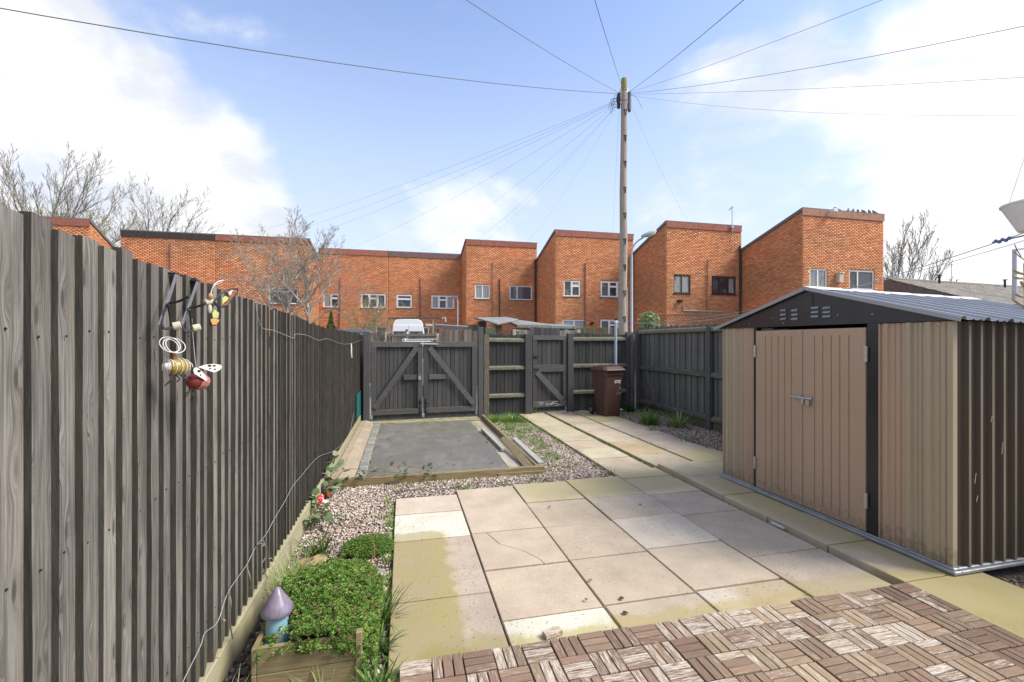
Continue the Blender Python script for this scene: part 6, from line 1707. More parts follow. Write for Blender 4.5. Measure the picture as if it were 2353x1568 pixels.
# hook stand carrying the line end and a white hanging bowl, standing just right of the view
hb_ = at_d(2352, 492, 2.35)
hx, hy = hb_.x + .10, hb_.y
hs = thing('hook_stand', 'iron hook stand at the right edge of the garden', 'stand', (hx + .28, hy - .08, .0))
MB().tube(smooth_path([(hx + .28, hy - .08, 0), (hx + .28, hy - .08, 1.6), (hx + .28, hy - .08, 2.72), (hx + .22, hy - .06, 2.92), (hx + .08, hy - .02, 2.93), (hx + .0, hy, 2.82), (hx + .02, hy, 2.76)]), .010, 7).part('shaft', M['iron'], hs, smooth=True)
hbw = thing('hanging_bowl', 'white hanging flower bowl cut off by the right edge', 'planter', (hx, hy, hb_.z - .08), None)
zc = hb_.z
prof = [(.0, -.085), (.045, -.085), (.092, -.070), (.155, .066), (.160, .066), (.160, .074), (.150, .074), (.088, -.06), (.0, -.072)]
MB().lathe(prof, 24, (hx + .045, hy, zc)).part('bowl', M['basket'], hbw, smooth=True)
ch = MB()
for k in range(3):
    a_ = 2.1 * k + .6; ch.tube([(hx + .045 + .15 * math.cos(a_), hy + .15 * math.sin(a_), zc + .07), (hx + .02, hy, 2.76)], .0013, 4)
ch.part('chain', M['wire'], hbw)
MB().lathe([(.0, .035), (.13, .035)], 16, (hx + .045, hy, zc)).part('compost', M['soil'], hbw)
tw = MB(); tw.tube([(hx - .02, hy, zc + .03), (hx - .035, hy, zc + .11), (hx - .05, hy, zc + .17)], .003, 4); tw.part('dry_stem', M['rust'], hbw)

# pruned shrub with cut yellow limbs at the right edge
pt = at_d(2352, 787, 3.9); pt.z = -.05
ps = thing('pruned_shrub', 'pruned shrub with stubby yellowish cut limbs at the right edge', 'shrub', pt)
MB().tube(smooth_path([pt + Vector((.10, 0, 0)), pt + Vector((.07, 0, 1.0)), pt + Vector((.05, 0, 1.75)), pt + Vector((.035, 0, 2.28))]), .022, 7).part('trunk', M['cutwood'], ps)
for (px, py, qx, qy) in ((2349, 630, 2330, 622), (2350, 640, 2328, 636), (2350, 662, 2346, 648), (2350, 683, 2334, 676), (2352, 706, 2327, 688), (2352, 600, 2332, 580), (2340, 590, 2331, 562)):
    p, q = at_d(px + 6, py, 3.9), at_d(qx, qy, 3.85)
    thick = .011 if qy > 600 else .004
    MB().tube([p, p.lerp(q, .6) + Vector((0, 0, -.008)), q], [thick, thick, thick * .9], 6).part('cut_limb', M['cutwood'] if qy > 600 else M['rust'], ps)

# ================================================================== PLANTER AND LEFT BED
pl = thing('raised_planter', 'timber raised planter at the near left, overflowing with sedum', 'planter', (-.425, 2.25, -.05))
PX0, PX1, PY0, PY1, PZ = -.66, -.19, 2.235, 2.905, .185
for z0, z1 in ((-.05, .065), (.067, PZ)): MB().box(PX0 + .023, PX1 - .028, PY0, PY0 + .022, z0, z1).part('board', M['timber'], pl, bevel=.003)
for z0, z1 in ((-.05, .065), (.067, PZ)): MB().box(PX0, PX0 + .022, PY0 + .0, PY1, z0, z1).part('board', M['timber_y'], pl, bevel=.003)
for z0, z1 in ((-.05, .065), (.067, PZ)): MB().box(PX1 - .022, PX1, PY0 + .024, PY1, z0, z1).part('board', M['timber_y'], pl, bevel=.003)
MB().box(PX0 + .023, PX1 - .023, PY1 - .022, PY1, -.05, PZ).part('board', M['timber'], pl, bevel=.003)
MB().box(PX1 - .027, PX1 + .002, PY0 - .012, PY0 + .023, -.05, PZ + .018).part('corner_post', M['timber'], pl, bevel=.003)
MB().box(PX0 + .023, PX1 - .023, PY0 + .023, PY1 - .023, .0, .14).part('soil', M['soil'], pl)

def sedum(n, heights, cols, seed, scale=1.0):
    """rosettes of small pointed leaves on short stems over a mounded surface; heights(r)->(x,y,z)"""
    r = np.random.default_rng(seed)
    P = np.array([heights(r) for _ in range(n)])
    k = 9
    a = np.arange(k) * 2.4; el = np.linspace(.15, 1.25, k)
    tv, tf = [], []
    for i in range(k):
        d = np.array([math.cos(a[i]) * math.cos(el[i]), math.sin(a[i]) * math.cos(el[i]), math.sin(el[i])]); s = np.cross(d, [0, 0, 1.]); s /= np.linalg.norm(s) + 1e-9
        b0 = len(tv); L = .0105 * (1 - .04 * i); z = np.array([0, 0, .004 * i / k])
        tv += [z - s * .0016, z + s * .0016, z + d * L * .6 + s * .0022, z + d * L, z + d * L * .6 - s * .0022]
        tf += [(b0, b0 + 1, b0 + 2), (b0, b0 + 2, b0 + 4), (b0 + 2, b0 + 3, b0 + 4)]
    tv, tf = np.array(tv) * scale, np.array(tf)
    Rm = rotz_m(r.uniform(0, 6.28, n)); t1 = r.normal(0, .35, n); c, s = np.cos(t1), np.sin(t1); z, o = np.zeros(n), np.ones(n)
    Rx = np.stack([np.stack([o, z, z], -1), np.stack([z, c, -s], -1), np.stack([z, s, c], -1)], 1)
    Rm = np.einsum('mij,mjk->mik', Rx, Rm) * r.uniform(.7, 1.3, n)[:, None, None]
    T = np.array(cols)[r.integers(0, len(cols), n)] * r.uniform(.7, 1.25, (n, 1))
    V, F, T = scatter(tv, tf, Rm, P, T)
    return V, F, T
GREENS = [(.19, .33, .06), (.24, .40, .08), (.15, .28, .05), (.30, .44, .11), (.13, .24, .05), (.36, .46, .14), (.10, .20, .045), (.19, .33, .06), (.24, .40, .08), (.30, .25, .10)]
def mound(r):
    while True:
        x = r.uniform(PX0 + .0, PX1 + .065); y = r.uniform(PY0 - .022, PY1 + .02)
        # open corner where the ceramic toadstool stands
        if x < -.50 and y < 2.40 and r.uniform() < .85: continue
        u, v = (x + .40) / .28, (y - 2.6) / .40
        h = .262 - .05 * u * u - .05 * v * v + .030 * mnoise.noise(Vector((x * 11, y * 11, 1))) + .020 * mnoise.noise(Vector((x * 34, y * 34, 4)))
        if x > PX1: h -= 1.1 * (x - PX1) + r.uniform(0, .10)
        if y < PY0: h -= 1.6 * (PY0 - y) + r.uniform(0, .06) * (1 if x > -.50 else .2)
        if x < -.56: h -= .02
        return (x, y, max(h - r.uniform(0, .018), .02))
V, F, T = sedum(7200, mound, GREENS, 4, 1.55)
sd = link_mesh('sedum', np_mesh('sedum', V - np.array((-.42, 2.6, .18)), F, M['leaf'], T), (-.42, 2.6, .18), label='bright green sedum mounding over the timber planter', cat='plant', group='sedum plants')
# shoots hanging over the front board
def patch(x0, x1, y0, y1, h0):
    def f(r):
        while True:
            u, v = r.uniform(-1, 1), r.uniform(-1, 1)
            if u * u + v * v < 1 + .3 * mnoise.noise(Vector((u * 2, v * 2, x0))): break
        x, y = (x0 + x1) / 2 + u * (x1 - x0) / 2, (y0 + y1) / 2 + v * (y1 - y0) / 2
        return (x, y, -.035 + h0 * max(0, 1 - .6 * (u * u + v * v)) + r.uniform(-.012, .012))
    return f
V, F, T = sedum(2300, patch(-.44, -.075, 3.44, 3.80, .075), [(.13, .26, .05), (.18, .31, .06), (.24, .33, .09)], 5, 1.5)
link_mesh('sedum', np_mesh('sedum', V - np.array((-.26, 3.6, 0)), F, M['leaf'], T), (-.26, 3.6, 0), label='low sedum patch growing in the gravel against the patio edge', cat='plant', group='sedum plants')

# ceramic toadstool in the planter: blue stalk, mauve cap
tx, ty = -.585, 2.37
td = thing('ceramic_toadstool', 'blue stalked ceramic toadstool with pointed mauve cap in the planter', 'ornament', (tx, ty, .12))
MB().lathe([(0, .10), (.058, .10), (.057, .16), (.050, .215), (.046, .265), (.05, .28), (0, .28)], 20, (tx, ty, 0)).part('stalk', M['stalk'], td, smooth=True)
MB().lathe([(0, .265), (.048, .258), (.066, .262), (.0715, .274), (.067, .290), (.048, .322), (.029, .352), (.012, .378), (.0, .386)], 22, (tx, ty, 0)).part('cap', M['cap'], td, smooth=True)

# sandstone rock
def rock(name, label, c, rad, seed, mat='rock', cat='rock'):
    b = bmesh.new(); bmesh.ops.create_icosphere(b, subdivisions=3, radius=1)
    for v in b.verts:
        n = mnoise.noise(v.co * 1.3 + Vector((seed, 0, 0))) * .35 + mnoise.noise(v.co * 3.5 + Vector((seed, 3, 0))) * .12
        v.co = v.co * (1 + n); v.co.x *= rad[0]; v.co.y *= rad[1]; v.co.z *= rad[2]
    me = bpy.data.meshes.new(name); b.to_mesh(me); b.free(); me.materials.append(M[mat])
    return link_mesh(name, me, c, label=label, cat=cat)
rock('rock', 'ochre and grey sandstone rock behind the sedum planter', (-.60, 3.36, .0), (.115, .10, .07), 3)
rock('stone', 'flat grey stone lying in the gravel between the two sedum patches', (-.27, 3.28, -.03), (.05, .035, .02), 7, 'sett', 'stone')
rock('stone', 'flat grey stone nearer the patio edge, beside its twin in the gravel', (-.17, 3.26, -.03), (.048, .035, .02), 9, 'sett', 'stone')

# blades: grass, day lily, spider plant
def blades(n, c, L, w, spread, cols, seed, droop=.6, segs=4, r0=.02):
    r = np.random.default_rng(seed); V, F, T = [], [], []
    for i in range(n):
        a = r.uniform(0, 6.283); b0 = r.uniform(0, 1) ** .7 * r0
        p = np.array([c[0] + math.cos(a + r.normal(0, .6)) * b0, c[1] + math.sin(a + r.normal(0, .6)) * b0, c[2]])
        ln = L * r.uniform(.5, 1.1); el = math.pi / 2 - spread * r.uniform(.15, 1)
        side = np.array([-math.sin(a), math.cos(a), 0]) * w * r.uniform(.7, 1.2)
        tint = np.array(cols)[r.integers(0, len(cols))] * r.uniform(.75, 1.2)
        b = len(V)
        for s in range(segs + 1):
            t = s / segs; ww = side * (1 - t) ** .6 if s else side * .7
            V += [p - ww * .5, p + ww * .5]; T += [tint, tint]
            el2 = el - droop * 1.6 * t * t
            p = p + np.array([math.cos(a) * math.cos(el2), math.sin(a) * math.cos(el2), math.sin(el2)]) * ln / segs
            p[2] = max(p[2], c[2] + .003)
        for s in range(segs):
            k = b + 2 * s; F.append((k, k + 1, k + 3, k + 2))
    return np.array(V), np.array(F), np.array(T)
def plant(name, label, cat, c, args, group=None, mat='leaf', kind=None):
    V, F, T = blades(args[0], c, *args[1:])
    return link_mesh(name, np_mesh(name, V - np.array(c), F, M[mat], T), c, label=label, cat=cat, group=group, kind=kind)
LG = [(.16, .30, .05), (.22, .36, .07), (.13, .24, .045)]
SG = [(.30, .38, .12), (.22, .33, .09), (.40, .43, .22), (.33, .31, .16)]
DG = [(.055, .13, .022), (.08, .17, .03), (.045, .10, .02)]
plant('day_lily', 'dark green strappy clump beside the rock at the left fence', 'plant', (-.60, 3.60, -.04), (95, .24, .011, 1.15, DG, 2, .5, 5, .05))
plant('long_grass', 'straggly yellow green grass along the left fence behind the planter', 'grass', (-.72, 3.18, -.04), (170, .30, .006, .9, SG, 3, .75, 5, .20))
plant('long_grass', 'pale grass growing between planter and fence near the ceramic toadstool', 'grass', (-.60, 2.86, .10), (110, .20, .006, .9, LG + SG, 4, .7, 4, .14))
plant('spider_plant', 'arching green clump spilling over the patio edge beside the planter', 'plant', (-.115, 2.66, -.03), (46, .25, .010, 1.2, LG + DG, 6, .6, 5, .03))
plant('spider_plant', 'leafy green clump squeezed between planter and patio edge', 'plant', (-.12, 2.42, -.03), (60, .17, .012, 1.2, DG + LG, 7, .6, 4, .04))
plant('spider_plant', 'green clump at the near corner where patio and decking meet', 'plant', (-.12, 2.12, -.03), (80, .16, .011, 1.2, LG + DG, 8, .6, 4, .05))
plant('long_grass', 'thin grass blades rising in front of the planter boards', 'grass', (-.33, 2.16, -.05), (40, .24, .006, .8, LG + SG, 9, .5, 5, .16))
plant('long_grass', 'bleached grass at the near foot of the left fence', 'grass', (-.73, 2.05, -.05), (60, .22, .006, .8, SG, 10, .6, 5, .10))
TG = 'grass clumps at the far end of the garden'
plant('grass_clump', 'bright grass clump at the foot of the wicket gate', 'grass', (*at_z(1216, 948)[:2], -.03), (260, .30, .011, .75, LG, 11, .3, 4, .15), TG)
plant('grass_clump', 'bright grass clump on the weedy gravel just before the wicket gate clump', 'grass', (*at_z(1180, 966)[:2], -.03), (320, .20, .011, .9, LG, 12, .35, 4, .24), TG)
plant('grass_clump', 'small grass clump at the far corner of the tarmac edging', 'grass', (*at_z(1132, 968)[:2], -.03), (160, .20, .011, .9, LG, 13, .35, 4, .10), TG)
plant('grass_clump', 'largest strappy clump in the right gravel bed, nearest the bin', 'grass', (*at_z(1490, 972)[:2], -.03), (190, .36, .017, 1.0, LG + [(.10, .20, .05)], 14, .45, 4, .12), TG)
plant('grass_clump', 'strappy clump in the right gravel bed nearer the right fence', 'grass', (*at_z(1556, 978)[:2], -.03), (150, .34, .015, 1.0, LG + SG, 15, .45, 4, .14), TG)
plant('grass_clump', 'dark grass clump in the rear corner beside the bin', 'grass', (*at_z(1443, 943)[:2], -.03), (140, .26, .013, .9, DG, 16, .4, 4, .12), TG)
plant('grass_clump', 'small bright tuft below the largest clump in the right bed', 'grass', (*at_z(1497, 990)[:2], -.03), (50, .15, .010, .9, LG, 17, .4, 4, .06), TG)
plant('grass_clump', 'bluish wiry clump at the edge of the right gravel bed, nearest the shed', 'grass', (*at_z(1572, 1012)[:2], -.03), (90, .17, .008, 1.1, [(.16, .22, .15), (.2, .25, .16)], 18, .5, 4, .14), TG)
# weeds in the gravel and the joints
WV, WF, WT, nb = [], [], [], 0
spots = []
for _ in range(60): spots.append((rnd.uniform(1.7, 5.3), rear_y(3) - rnd.uniform(.02, .3), .05, rnd.randint(6, 22), .05))
for _ in range(70): spots.append((rnd.uniform(1.7, 2.5), rnd.uniform(7.6, 9.4), .10, rnd.randint(14, 36), .05))
for _ in range(230):
    x = 1.66 + .72 * abs(rnd.gauss(.45, .33)) ; y = rnd.uniform(5.4, 9.3)
    if 1.64 < x < 2.40: spots.append((x, y, rnd.uniform(.02, .07), rnd.randint(10, 30), .045))
for _ in range(90): spots.append((3.03 + rnd.gauss(0, .012), rnd.uniform(5.0, 9.4), rnd.uniform(.02, .05), rnd.randint(6, 18), .04))
for _ in range(50): spots.append((3.66 + rnd.gauss(0, .012), rnd.choice([rnd.uniform(6.9, 8.9), rnd.uniform(5.9, 7)]), rnd.uniform(.03, .07), rnd.randint(8, 22), .05))
for _ in range(20): spots.append((2.41 + rnd.gauss(0, .02), rnd.uniform(5.0, 8.0), rnd.uniform(.03, .07), rnd.randint(8, 24), .05))
for px, py in ((1050, 1115), (1075, 1116), (1160, 1108), (1230, 1095), (1250, 1097), (1375, 1058), (1494, 1068), (1500, 1070), (1560, 1085), (888, 1143), (893, 1150), (880, 1185), (1865, 1375)):
    p = at_z(px, py); spots.append((p.x, p.y, .05, 30, .05))
for _ in range(30): spots.append((rnd.uniform(-.2, 2.3), rnd.uniform(4.86, 5.2), rnd.uniform(.01, .05), rnd.randint(4, 18), .03))
for _ in range(34): spots.append((-.44 + rnd.gauss(0, .02), rnd.uniform(5.5, 9.1), .03, rnd.randint(8, 20), .035))
for _ in range(22): spots.append((1.33 + rnd.gauss(0, .03), rnd.uniform(6.6, 9.1), .04, rnd.randint(8, 20), .035))
for _ in range(40): spots.append((-.105 + rnd.gauss(0, .015), rnd.uniform(1.7, 4.6), rnd.uniform(.02, .05), rnd.randint(6, 20), .06))
for i, (x, y, sp_, n, L) in enumerate(spots):
    V, F, T = blades(n, (x, y, -.028), L * rnd.uniform(.7, 1.8), .0065, 1.2, LG + [(.26, .32, .08), (.20, .26, .06)], 100 + i, .5, 2, sp_)
    WV.append(V); WF.append(F + nb); WT.append(T); nb += len(V)
link_mesh('weeds', np_mesh('weeds', np.concatenate(WV), np.concatenate(WF), M['leaf'], np.concatenate(WT)), kind='stuff')

# ivy: arching stems with lobed leaves
LEAF_V = np.array([(0, 0, 0), (.42, .30, .05), (.30, .75, .02), (0, 1.0, -.06), (-.30, .75, .02), (-.42, .30, .05), (0, .5, .09)])
LEAF_F = np.array([(0, 1, 6), (1, 2, 6), (2, 3, 6), (3, 4, 6), (4, 5, 6), (5, 0, 6)])
def creeper(name, label, cat, stems, n, size, cols, seed, group=None):
    r = np.random.default_rng(seed); org = Vector(stems[0][0])
    root = thing(name, label, cat, org, group)
    P = []
    for s in stems:
        sp = smooth_path(s, 6); MB().tube(sp, .0032, 4).part('stem', M['rust'] if cat != 'vine' else M['old_board'], root); P += sp
    idx = r.integers(0, len(P), n)
    loc = np.array([P[i][:] for i in idx]) - np.array(org) + r.normal(0, size * .55, (n, 3)) * np.array([1, 1, .5]); 
    Rm = rotz_m(r.uniform(0, 6.28, n)); t1 = r.uniform(-.2, 1.2, n); c, s = np.cos(t1), np.sin(t1); z, o = np.zeros(n), np.ones(n)
    Rx = np.stack([np.stack([o, z, z], -1), np.stack([z, c, -s], -1), np.stack([z, s, c], -1)], 1)
    Rm = np.einsum('mij,mjk->mik', Rm, Rx) * (size * r.uniform(.6, 1.25, n))[:, None, None]
    T = np.array(cols)[r.integers(0, len(cols), n)] * r.uniform(.75, 1.2, (n, 1))
    V, F, T = scatter(LEAF_V, LEAF_F, Rm, loc, T)
    V[:, 2] = np.maximum(V[:, 2], -.035 - org.z)
    link_mesh('leaves', np_mesh('leaves', V, F, M['leaf'], T), parent=root)
    return root
IV = [(.13, .20, .09), (.17, .25, .12), (.09, .15, .06), (.22, .28, .15)]
creeper('bramble', 'bramble sprawling over the near timber edging of the tarmac', 'plant', [[(-.74, 5.22, 0), (-.62, 5.26, .16), (-.35, 5.27, .12), (-.05, 5.25, .09), (.25, 5.24, .03)], [(-.55, 5.24, .02), (-.2, 5.3, .15), (.1, 5.33, .13), (.33, 5.30, .05)], [(-.7, 5.2, 0), (-.45, 5.2, .05), (0, 5.19, .03), (.45, 5.2, .02)]], 60, .06, IV, 3)
creeper('ivy', 'ivy with pale leaves climbing the foot of the left fence beyond the red toadstool', 'plant', [[(-.76, 5.15, 0), (-.76, 5.25, .2), (-.74, 5.4, .26)], [(-.78, 5.0, 0), (-.74, 5.1, .15), (-.66, 5.15, .2)], [(-.77, 4.95, 0), (-.72, 4.95, .08)]], 34, .085, [(.22, .30, .16), (.09, .16, .06), (.30, .36, .22)], 4)
creeper('ivy', 'leafy clump below the red toadstool against the left fence', 'plant', [[(-.77, 4.32, -.03), (-.77, 4.36, .12), (-.75, 4.42, .14)], [(-.74, 4.2, -.03), (-.72, 4.22, .09), (-.66, 4.28, .04)], [(-.75, 4.05, -.03), (-.70, 4.1, .08), (-.58, 4.15, .02)]], 46, .07, IV, 5)
creeper('bramble', 'thin bare bramble arching over the gravel above the sedum planter', 'plant', [[(-.62, 3.5, .05), (-.50, 3.62, .14), (-.33, 3.66, .15), (-.22, 3.5, .10), (-.19, 3.2, -.03)]], 3, .045, IV, 6)
creeper('dry_vine', 'dry leafless vine trailing down the rear corner posts by the bin', 'vine', [[(5.33, 9.45, 1.75), (5.30, 9.40, 1.2), (5.30, 9.2, .75), (5.25, 8.95, .5), (5.28, 8.95, .2)], [(5.05, 9.5, .55), (5.15, 9.3, .65), (5.25, 9.05, .45)], [(5.32, 9.3, .95), (5.28, 9.0, .6), (5.27, 8.8, .3)]], 4, .05, [(.3, .22, .12)], 7)
MB().tube([(5.22, 9.25, .0), (5.27, 8.9, .28), (5.28, 8.75, .42)], [.016, .013, .010], 6).solo('dead_branch', M['rust'], (5.22, 9.2, 0), 'short dark broken branch leaning on the bottom rail in the rear right corner', 'branch')
creeper('dry_vine', 'dead tendrils tangled round the lower fence wire', 'vine', [[fpt(588, 1256, .02), fpt(600, 1250, .05), fpt(612, 1262, .06), fpt(618, 1300, .05)], [fpt(604, 1240, .02), fpt(612, 1275, .05), fpt(600, 1300, .04), fpt(615, 1330, .06)], [fpt(524, 1360, .02), fpt(530, 1385, .04), fpt(527, 1420, .03), fpt(534, 1468, .03)], [fpt(566, 1300, .02), fpt(575, 1330, .04), fpt(577, 1362, .03)]], 3, .02, [(.34, .26, .15)], 8)

# small painted ornaments by the left fence
rc_ = at_z(737, 1150, .035)
rt_ = thing('red_toadstool', 'small red and white toadstool ornament tipped over in the gravel', 'ornament', (rc_.x, rc_.y, -.03))
ro = Matrix.Rotation(R(55), 3, 'Y') @ Matrix.Rotation(R(-20), 3, 'X')
b = MB(); b.T = Matrix.Translation(Vector((rc_.x, rc_.y, .035))) @ ro.inverted().to_4x4() @ Matrix.Identity(4)
b.lathe([(0, .0), (.052, -.004), (.054, .010), (.044, .034), (.024, .050), (0, .055)], 18); b.part('cap', M['red'], rt_, smooth=True)
b2 = MB(); b2.T = b.T; b2.lathe([(0, -.055), (.020, -.055), (.017, -.02), (.022, -.004)], 12); b2.part('stalk', M['white'], rt_, smooth=True)
b3 = MB(); b3.T = b.T
for k in range(7): 
    a_ = k * 2.4; e_ = .35 + .12 * (k % 3); b3.ell((.054 * math.cos(e_) * math.cos(a_), .054 * math.cos(e_) * math.sin(a_), .055 * math.sin(e_)), (.007, .007, .006), 6, 4)
b3.part('spot', M['white'], rt_)
bk = at_z(744, 1130, .04)
bt = thing('painted_bird', 'small black and orange painted ornament behind the red toadstool', 'ornament', (bk.x, bk.y, -.03))
MB().ell((bk.x, bk.y, .03), (.055, .045, .05), 10, 7).part('body', M['black_plastic'], bt, smooth=True); MB().ell((bk.x - .02, bk.y, .085), (.032, .03, .03), 9, 6).part('head', M['black_plastic'], bt, smooth=True)
b = MB(); b.ell((bk.x + .045, bk.y - .02, .02), (.022, .02, .035), 8, 6); b.prism([(bk.x + .005, bk.y - .025, .08), (bk.x + .04, bk.y - .04, .075), (bk.x + .005, bk.y - .025, .07)], (0, .012, 0)); b.part('wing_patch', M['orange'], bt)
st_ = at_z(760, 1148, .03); MB().tube([(rc_.x + .04, rc_.y + .01, .03), (rc_.x + .24, rc_.y + .13, .02)], .003, 4).solo('cane', M['pale_board'], (rc_.x, rc_.y, .03), 'thin pale cane lying on the gravel by the red toadstool', 'cane')

# block of decking lying on the patio, slug of pen in the slab gap
ob = at_z(1269, 1461); MB().bar((ob.x - .05, ob.y - .012, .0155), (ob.x + .05, ob.y + .012, .0155), .045, .025).solo('wood_offcut', M['slat'], (ob.x, ob.y, .003), 'small brown offcut of decking lying on the cream slab', 'offcut', bevel=.002)
pa, pb = at_z(1758, 1202, .02), at_z(1779, 1216, .02)
MB().tube([(3.045, pa.y, .016), (3.05, pb.y, .018)], .012, 7).solo('pipe_piece', M['grey_paint'], (3.05, pb.y, .016), 'short grey pipe piece lying in the paving gap before the shed doors', 'pipe')

# fallen leaves
r_ = np.random.default_rng(5); n = 240
P = np.stack([r_.uniform(3.9, 5.3, n), r_.uniform(5, 9.6, n), np.full(n, -.02)], 1)
n2 = 46; P2 = np.stack([r_.choice([3.05, 3.3, 3.66, 2.9, 2.3, 1.3], n2) + r_.normal(0, .12, n2), r_.uniform(2.3, 9.2, n2), np.full(n2, .012)], 1)
n3 = 60; P3 = np.stack([r_.uniform(-.4, 1.3, n3), r_.uniform(5.4, 9.1, n3), np.full(n3, .004)], 1)
P = np.concatenate([P, P2, P3]); n += n2 + n3
V, F, T = scatter(LEAF_V * .035, LEAF_F, rotz_m(r_.uniform(0, 6.28, n)) * r_.uniform(.5, 1.2, n)[:, None, None], P, np.array([(.12, .06, .035), (.20, .10, .05), (.08, .05, .035), (.26, .13, .07)])[r_.integers(0, 4, n)])
link_mesh('fallen_leaves', np_mesh('fallen_leaves', V, F, M['leafdull'], T), kind='stuff')

# ================================================================== ORNAMENTS HUNG ON THE LEFT FENCE
def ox(cx): return 337 + cx / 4.651
def oy(cy): return 612.7 + cy / 4.651
def of(cx, cy, off): return at_x(ox(cx), oy(cy), FX + off)
def bracket(label, strap, hook, loop, strap2, cup, cup2=None, top=None):
    root = thing('hanging_bracket', label, 'bracket', of(*strap[1], .02), 'iron brackets hooked over the left fence')
    S = [of(*p, .010 + .025 * i) for i, p in enumerate(strap)]
    b = MB()
    for p, q in zip(S, S[1:]): b.bar(p, q, .013, .004, (1, 0, 0))
    b.part('strap', M['slate_bar'], root)
    t0 = S[0]; MB().bar(t0 + Vector((.004, 0, .004)), (FX - .055, t0.y + .01, t0.z + .006), .018, .005).part('top_hook', M['iron'], root)
    MB().tube(smooth_path([of(*p, .05 + .03 * i) for i, p in enumerate(hook)]), .0042, 6).part('arm', M['iron'], root)
    MB().tube(smooth_path([of(*p, .04 + .012 * i) for i, p in enumerate(loop)]), .0042, 6).part('loop', M['iron'], root)
    MB().bar(of(*strap2[0], .05), of(*strap2[1], .045), .007, .005, (1, 0, 0)).part('stay', M['iron'], root)
    for c in [cup] + ([cup2] if cup2 else []):
        a, b_ = of(*c[0], .075), of(*c[1], .095)
        m = MB(); m.tube([a, b_], .0125, 12); m.part('cup', M['bead'], root, smooth=False, bevel=.0015)
    return root
bracket('nearer iron bracket over the left fence, its cup at the bottom', [(315, 85), (215, 400), (130, 640)], [(235, 392), (330, 375), (400, 345), (455, 315)], [(215, 400), (165, 540), (160, 620), (190, 665), (270, 655)], [(225, 400), (262, 620)], ((275, 640), (362, 622)))
bracket('farther iron bracket over the left fence with two pale cups', [(540, 165), (445, 440), (372, 630)], [(460, 440), (530, 430), (590, 410), (625, 398)], [(440, 450), (385, 590), (385, 660), (420, 700), (485, 685)], [(455, 470), (480, 660)], ((487, 662), (570, 645)), ((615, 385), (700, 372)))
ON = Vector((.8, -.6, 0)); OXV = Vector((.6, .8, 0)); OZ = Vector((0, 0, 1))
def op(p0, cx, cy, d=0): return at_plane(ox(cx), oy(cy), p0, ON) + ON * d
# butterfly
p0 = of(700, 420, .10)
bf = thing('butterfly_ornament', 'wire butterfly ornament with lime glass wings on the left fence', 'ornament', p0)
def wing(outline, infill, mat_in):
    P = [op(p0, *q) for q in outline]
    MB().tube(smooth_path(P + [P[0]]), .0035, 6).part('wing_wire', M['iron'], bf)
    Q = [op(p0, *q) for q in infill]; MB().prism(Q, ON * .004).part('wing_glass', M[mat_in], bf)
wing([(715, 375), (780, 300), (860, 250), (955, 238), (965, 265), (900, 360), (830, 425), (770, 425)], [(800, 340), (835, 315), (868, 335), (850, 365), (800, 400)], 'lime')
wing([(715, 395), (775, 450), (780, 530), (745, 610), (700, 625), (672, 600), (680, 500)], [(690, 500), (720, 460), (765, 500), (755, 550), (700, 545)], 'lime')
MB().prism([op(p0, *q, .001) for q in ((905, 262), (950, 250), (955, 268), (890, 345), (845, 415), (800, 420), (850, 380))], ON * .005).part('wing_edge', M['rust'], bf)
MB().prism([op(p0, *q, .001) for q in ((668, 570), (700, 555), (745, 560), (765, 575), (735, 618), (690, 625))], ON * .005).part('wing_edge', M['orangebead'], bf)
MB().prism([op(p0, *q, .0012) for q in ((862, 285), (900, 255), (925, 258), (880, 310))], ON * .004).part('wing_glass', M['wingwhite'], bf)
h = op(p0, 680, 318); MB().ell(h, (.009, .009, .012), 10, 7).part('head', M['orangebead'], bf, smooth=True)
c = op(p0, 672, 455); MB().ell(c, (.008, .008, .018), 10, 7).part('body', M['bead'], bf, smooth=True)
b = MB(); b.tube(smooth_path([op(p0, 685, 300), op(p0, 700, 230), op(p0, 740, 190), op(p0, 785, 178), op(p0, 795, 170), op(p0, 780, 165)]), .002, 5); b.tube(smooth_path([op(p0, 675, 300), op(p0, 690, 215, .01), op(p0, 740, 165, .01), op(p0, 800, 150, .01)]), .0018, 5)
b.part('antenna', M['whitewire'], bf)
def coil(root, c, axis, r0, r1, L, turns, wire_r, mat, name='coil'):
    axis = axis.normalized(); u = axis.cross(OZ); u = u.normalized() if u.length > .01 else Vector((1, 0, 0)); v = axis.cross(u)
    P = []
    for i in range(turns * 14 + 1):
        t = i / (turns * 14); a = 2 * math.pi * turns * t; rr = r0 * math.sin(math.pi * (.14 + .72 * t)) if r1 is None else r0 + (r1 - r0) * t
        P.append(c + axis * (t - .5) * L + (u * math.cos(a) + v * math.sin(a)) * rr)
    return MB().tube(P, wire_r, 5).part(name, M[mat], root)
def rot_to(axis):
    z = axis.normalized(); x = OZ.cross(z); x = x.normalized() if x.length > .01 else Vector((1, 0, 0)); return Matrix((x, z.cross(x), z)).transposed()
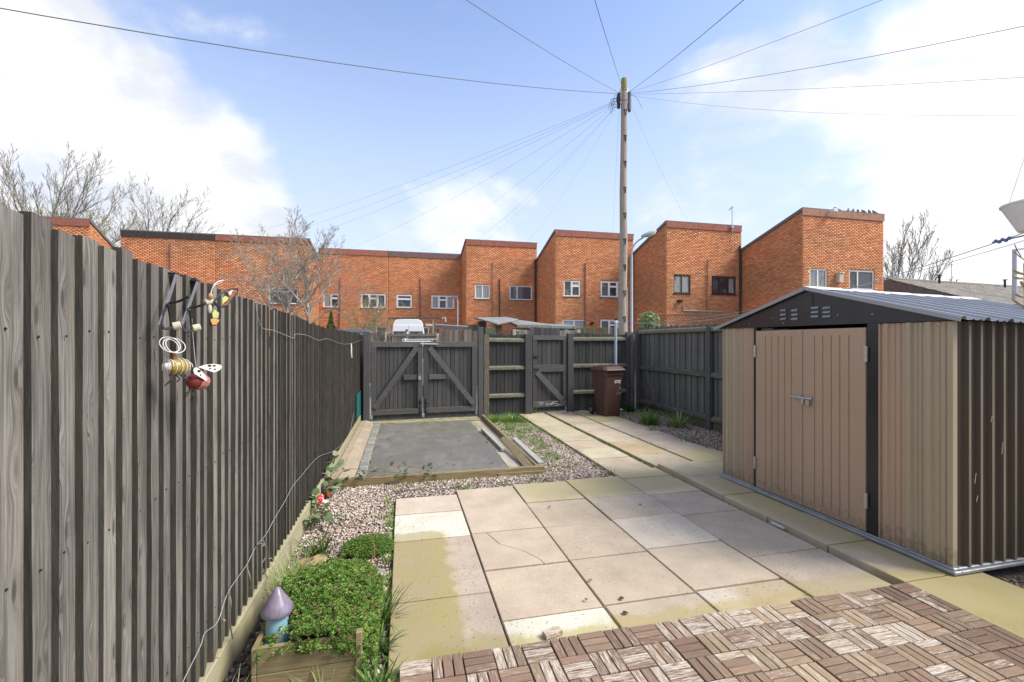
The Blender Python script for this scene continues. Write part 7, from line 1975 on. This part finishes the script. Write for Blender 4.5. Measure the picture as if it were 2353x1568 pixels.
# bee
p0 = of(340, 1070, .085)
be = thing('bee_ornament', 'ochre bee ornament wrapped in white wire coils on the left fence', 'ornament', p0)
ax = (op(p0, 440, 1075) - op(p0, 240, 1070)).normalized()
c = op(p0, 335, 1072); MB().ell(c, (.027, .027, .036), 14, 10, rot_to(ax)).part('body', M['ochre'], be, smooth=True)
coil(be, c + ax * .004, ax, .030, None, .070, 5, .0014, 'whitewire')
coil(be, op(p0, 215, 1065), ax, .018, .024, .014, 2, .0014, 'whitewire')
MB().ell(op(p0, 222, 1070), (.013, .013, .014), 10, 7).part('head', M['whitewire'], be, smooth=True)
MB().tube([op(p0, 292, 985), op(p0, 290, 930)], .005, 6).part('neck', M['rust'], be)
for (cx, cy, rx, rz_, tl) in ((245, 835, 108, 82, 0), (290, 845, 108, 80, .3), (270, 850, 70, 70, -.2)):
    P = []
    for i in range(25):
        a = 2 * math.pi * i / 24; P.append(op(p0, cx + rx * math.cos(a), cy + rz_ * math.sin(a), .015 * math.sin(a + tl)))
    MB().tube(P, .0015, 5).part('wing_wire', M['whitewire'], be)
b = MB()
for (q, r2) in (((250, 1160), (195, 1270)), ((305, 1160), (320, 1235)), ((350, 1160), (440, 1255)), ((235, 1150), (190, 1275))): b.tube(smooth_path([op(p0, *q), op(p0, (q[0] + r2[0]) / 2 + 12, (q[1] + r2[1]) / 2, .012), op(p0, *r2)]), .002, 5)
b.part('legs', M['iron'], be)
# ladybird with white enamel wings
p0 = of(540, 1210, .10)
lb_ = thing('ladybird_ornament', 'dark red ladybird ornament with white spotted wings on the left fence', 'ornament', p0)
ax = (op(p0, 650, 1250) - op(p0, 440, 1200)).normalized()
c = op(p0, 525, 1232); MB().ell(c, (.029, .029, .034), 14, 10, rot_to(ax)).part('body', M['maroon'], lb_, smooth=True)
coil(lb_, op(p0, 575, 1235, .004), ax, .033, .022, .03, 5, .002, 'pinkwire')
MB().ell(op(p0, 610, 1250, .012), (.011, .011, .011), 10, 7).part('head', M['pinkwire'], lb_, smooth=True)
def ewing(outline, dots, d):
    w = MB().prism([op(p0, *q, d) for q in outline], ON * .003).part('wing', M['wingwhite'], lb_)
    for (cx, cy, rx, ry) in dots:
        MB().prism([op(p0, cx + rx * math.cos(a), cy + ry * math.sin(a), d + .0031) for a in np.linspace(0, 6.283, 9)[:-1]], ON * .001).part('spot', M['black_plastic'], w)
ewing([(438, 1078), (470, 1080), (515, 1115), (555, 1165), (574, 1212), (560, 1218), (500, 1180), (435, 1140), (425, 1105)], [(485, 1115, 20, 14), (502, 1156, 10, 8)], .034)
ewing([(520, 1075), (600, 1048), (690, 1040), (760, 1050), (776, 1075), (745, 1110), (690, 1132), (610, 1105)], [(640, 1060, 22, 11), (690, 1060, 18, 9), (643, 1090, 11, 8), (697, 1097, 11, 8)], .012)
b = MB()
for (q, r2) in (((455, 1295), (390, 1370)), ((460, 1310), (380, 1410)), ((610, 1290), (700, 1355)), ((620, 1300), (675, 1310)), ((490, 1320), (470, 1435))): b.tube(smooth_path([op(p0, *q), op(p0, (q[0] + r2[0]) / 2 - 12, (q[1] + r2[1]) / 2 + 8, .014), op(p0, *r2)]), .002, 5)
b.part('legs', M['iron'], lb_)
MB().tube([of(480, 560, .03), of(495, 800, .03), of(515, 1010, .035), of(525, 1075, .10)], .0014, 4).part('hanging_wire', M['wire'], lb_)
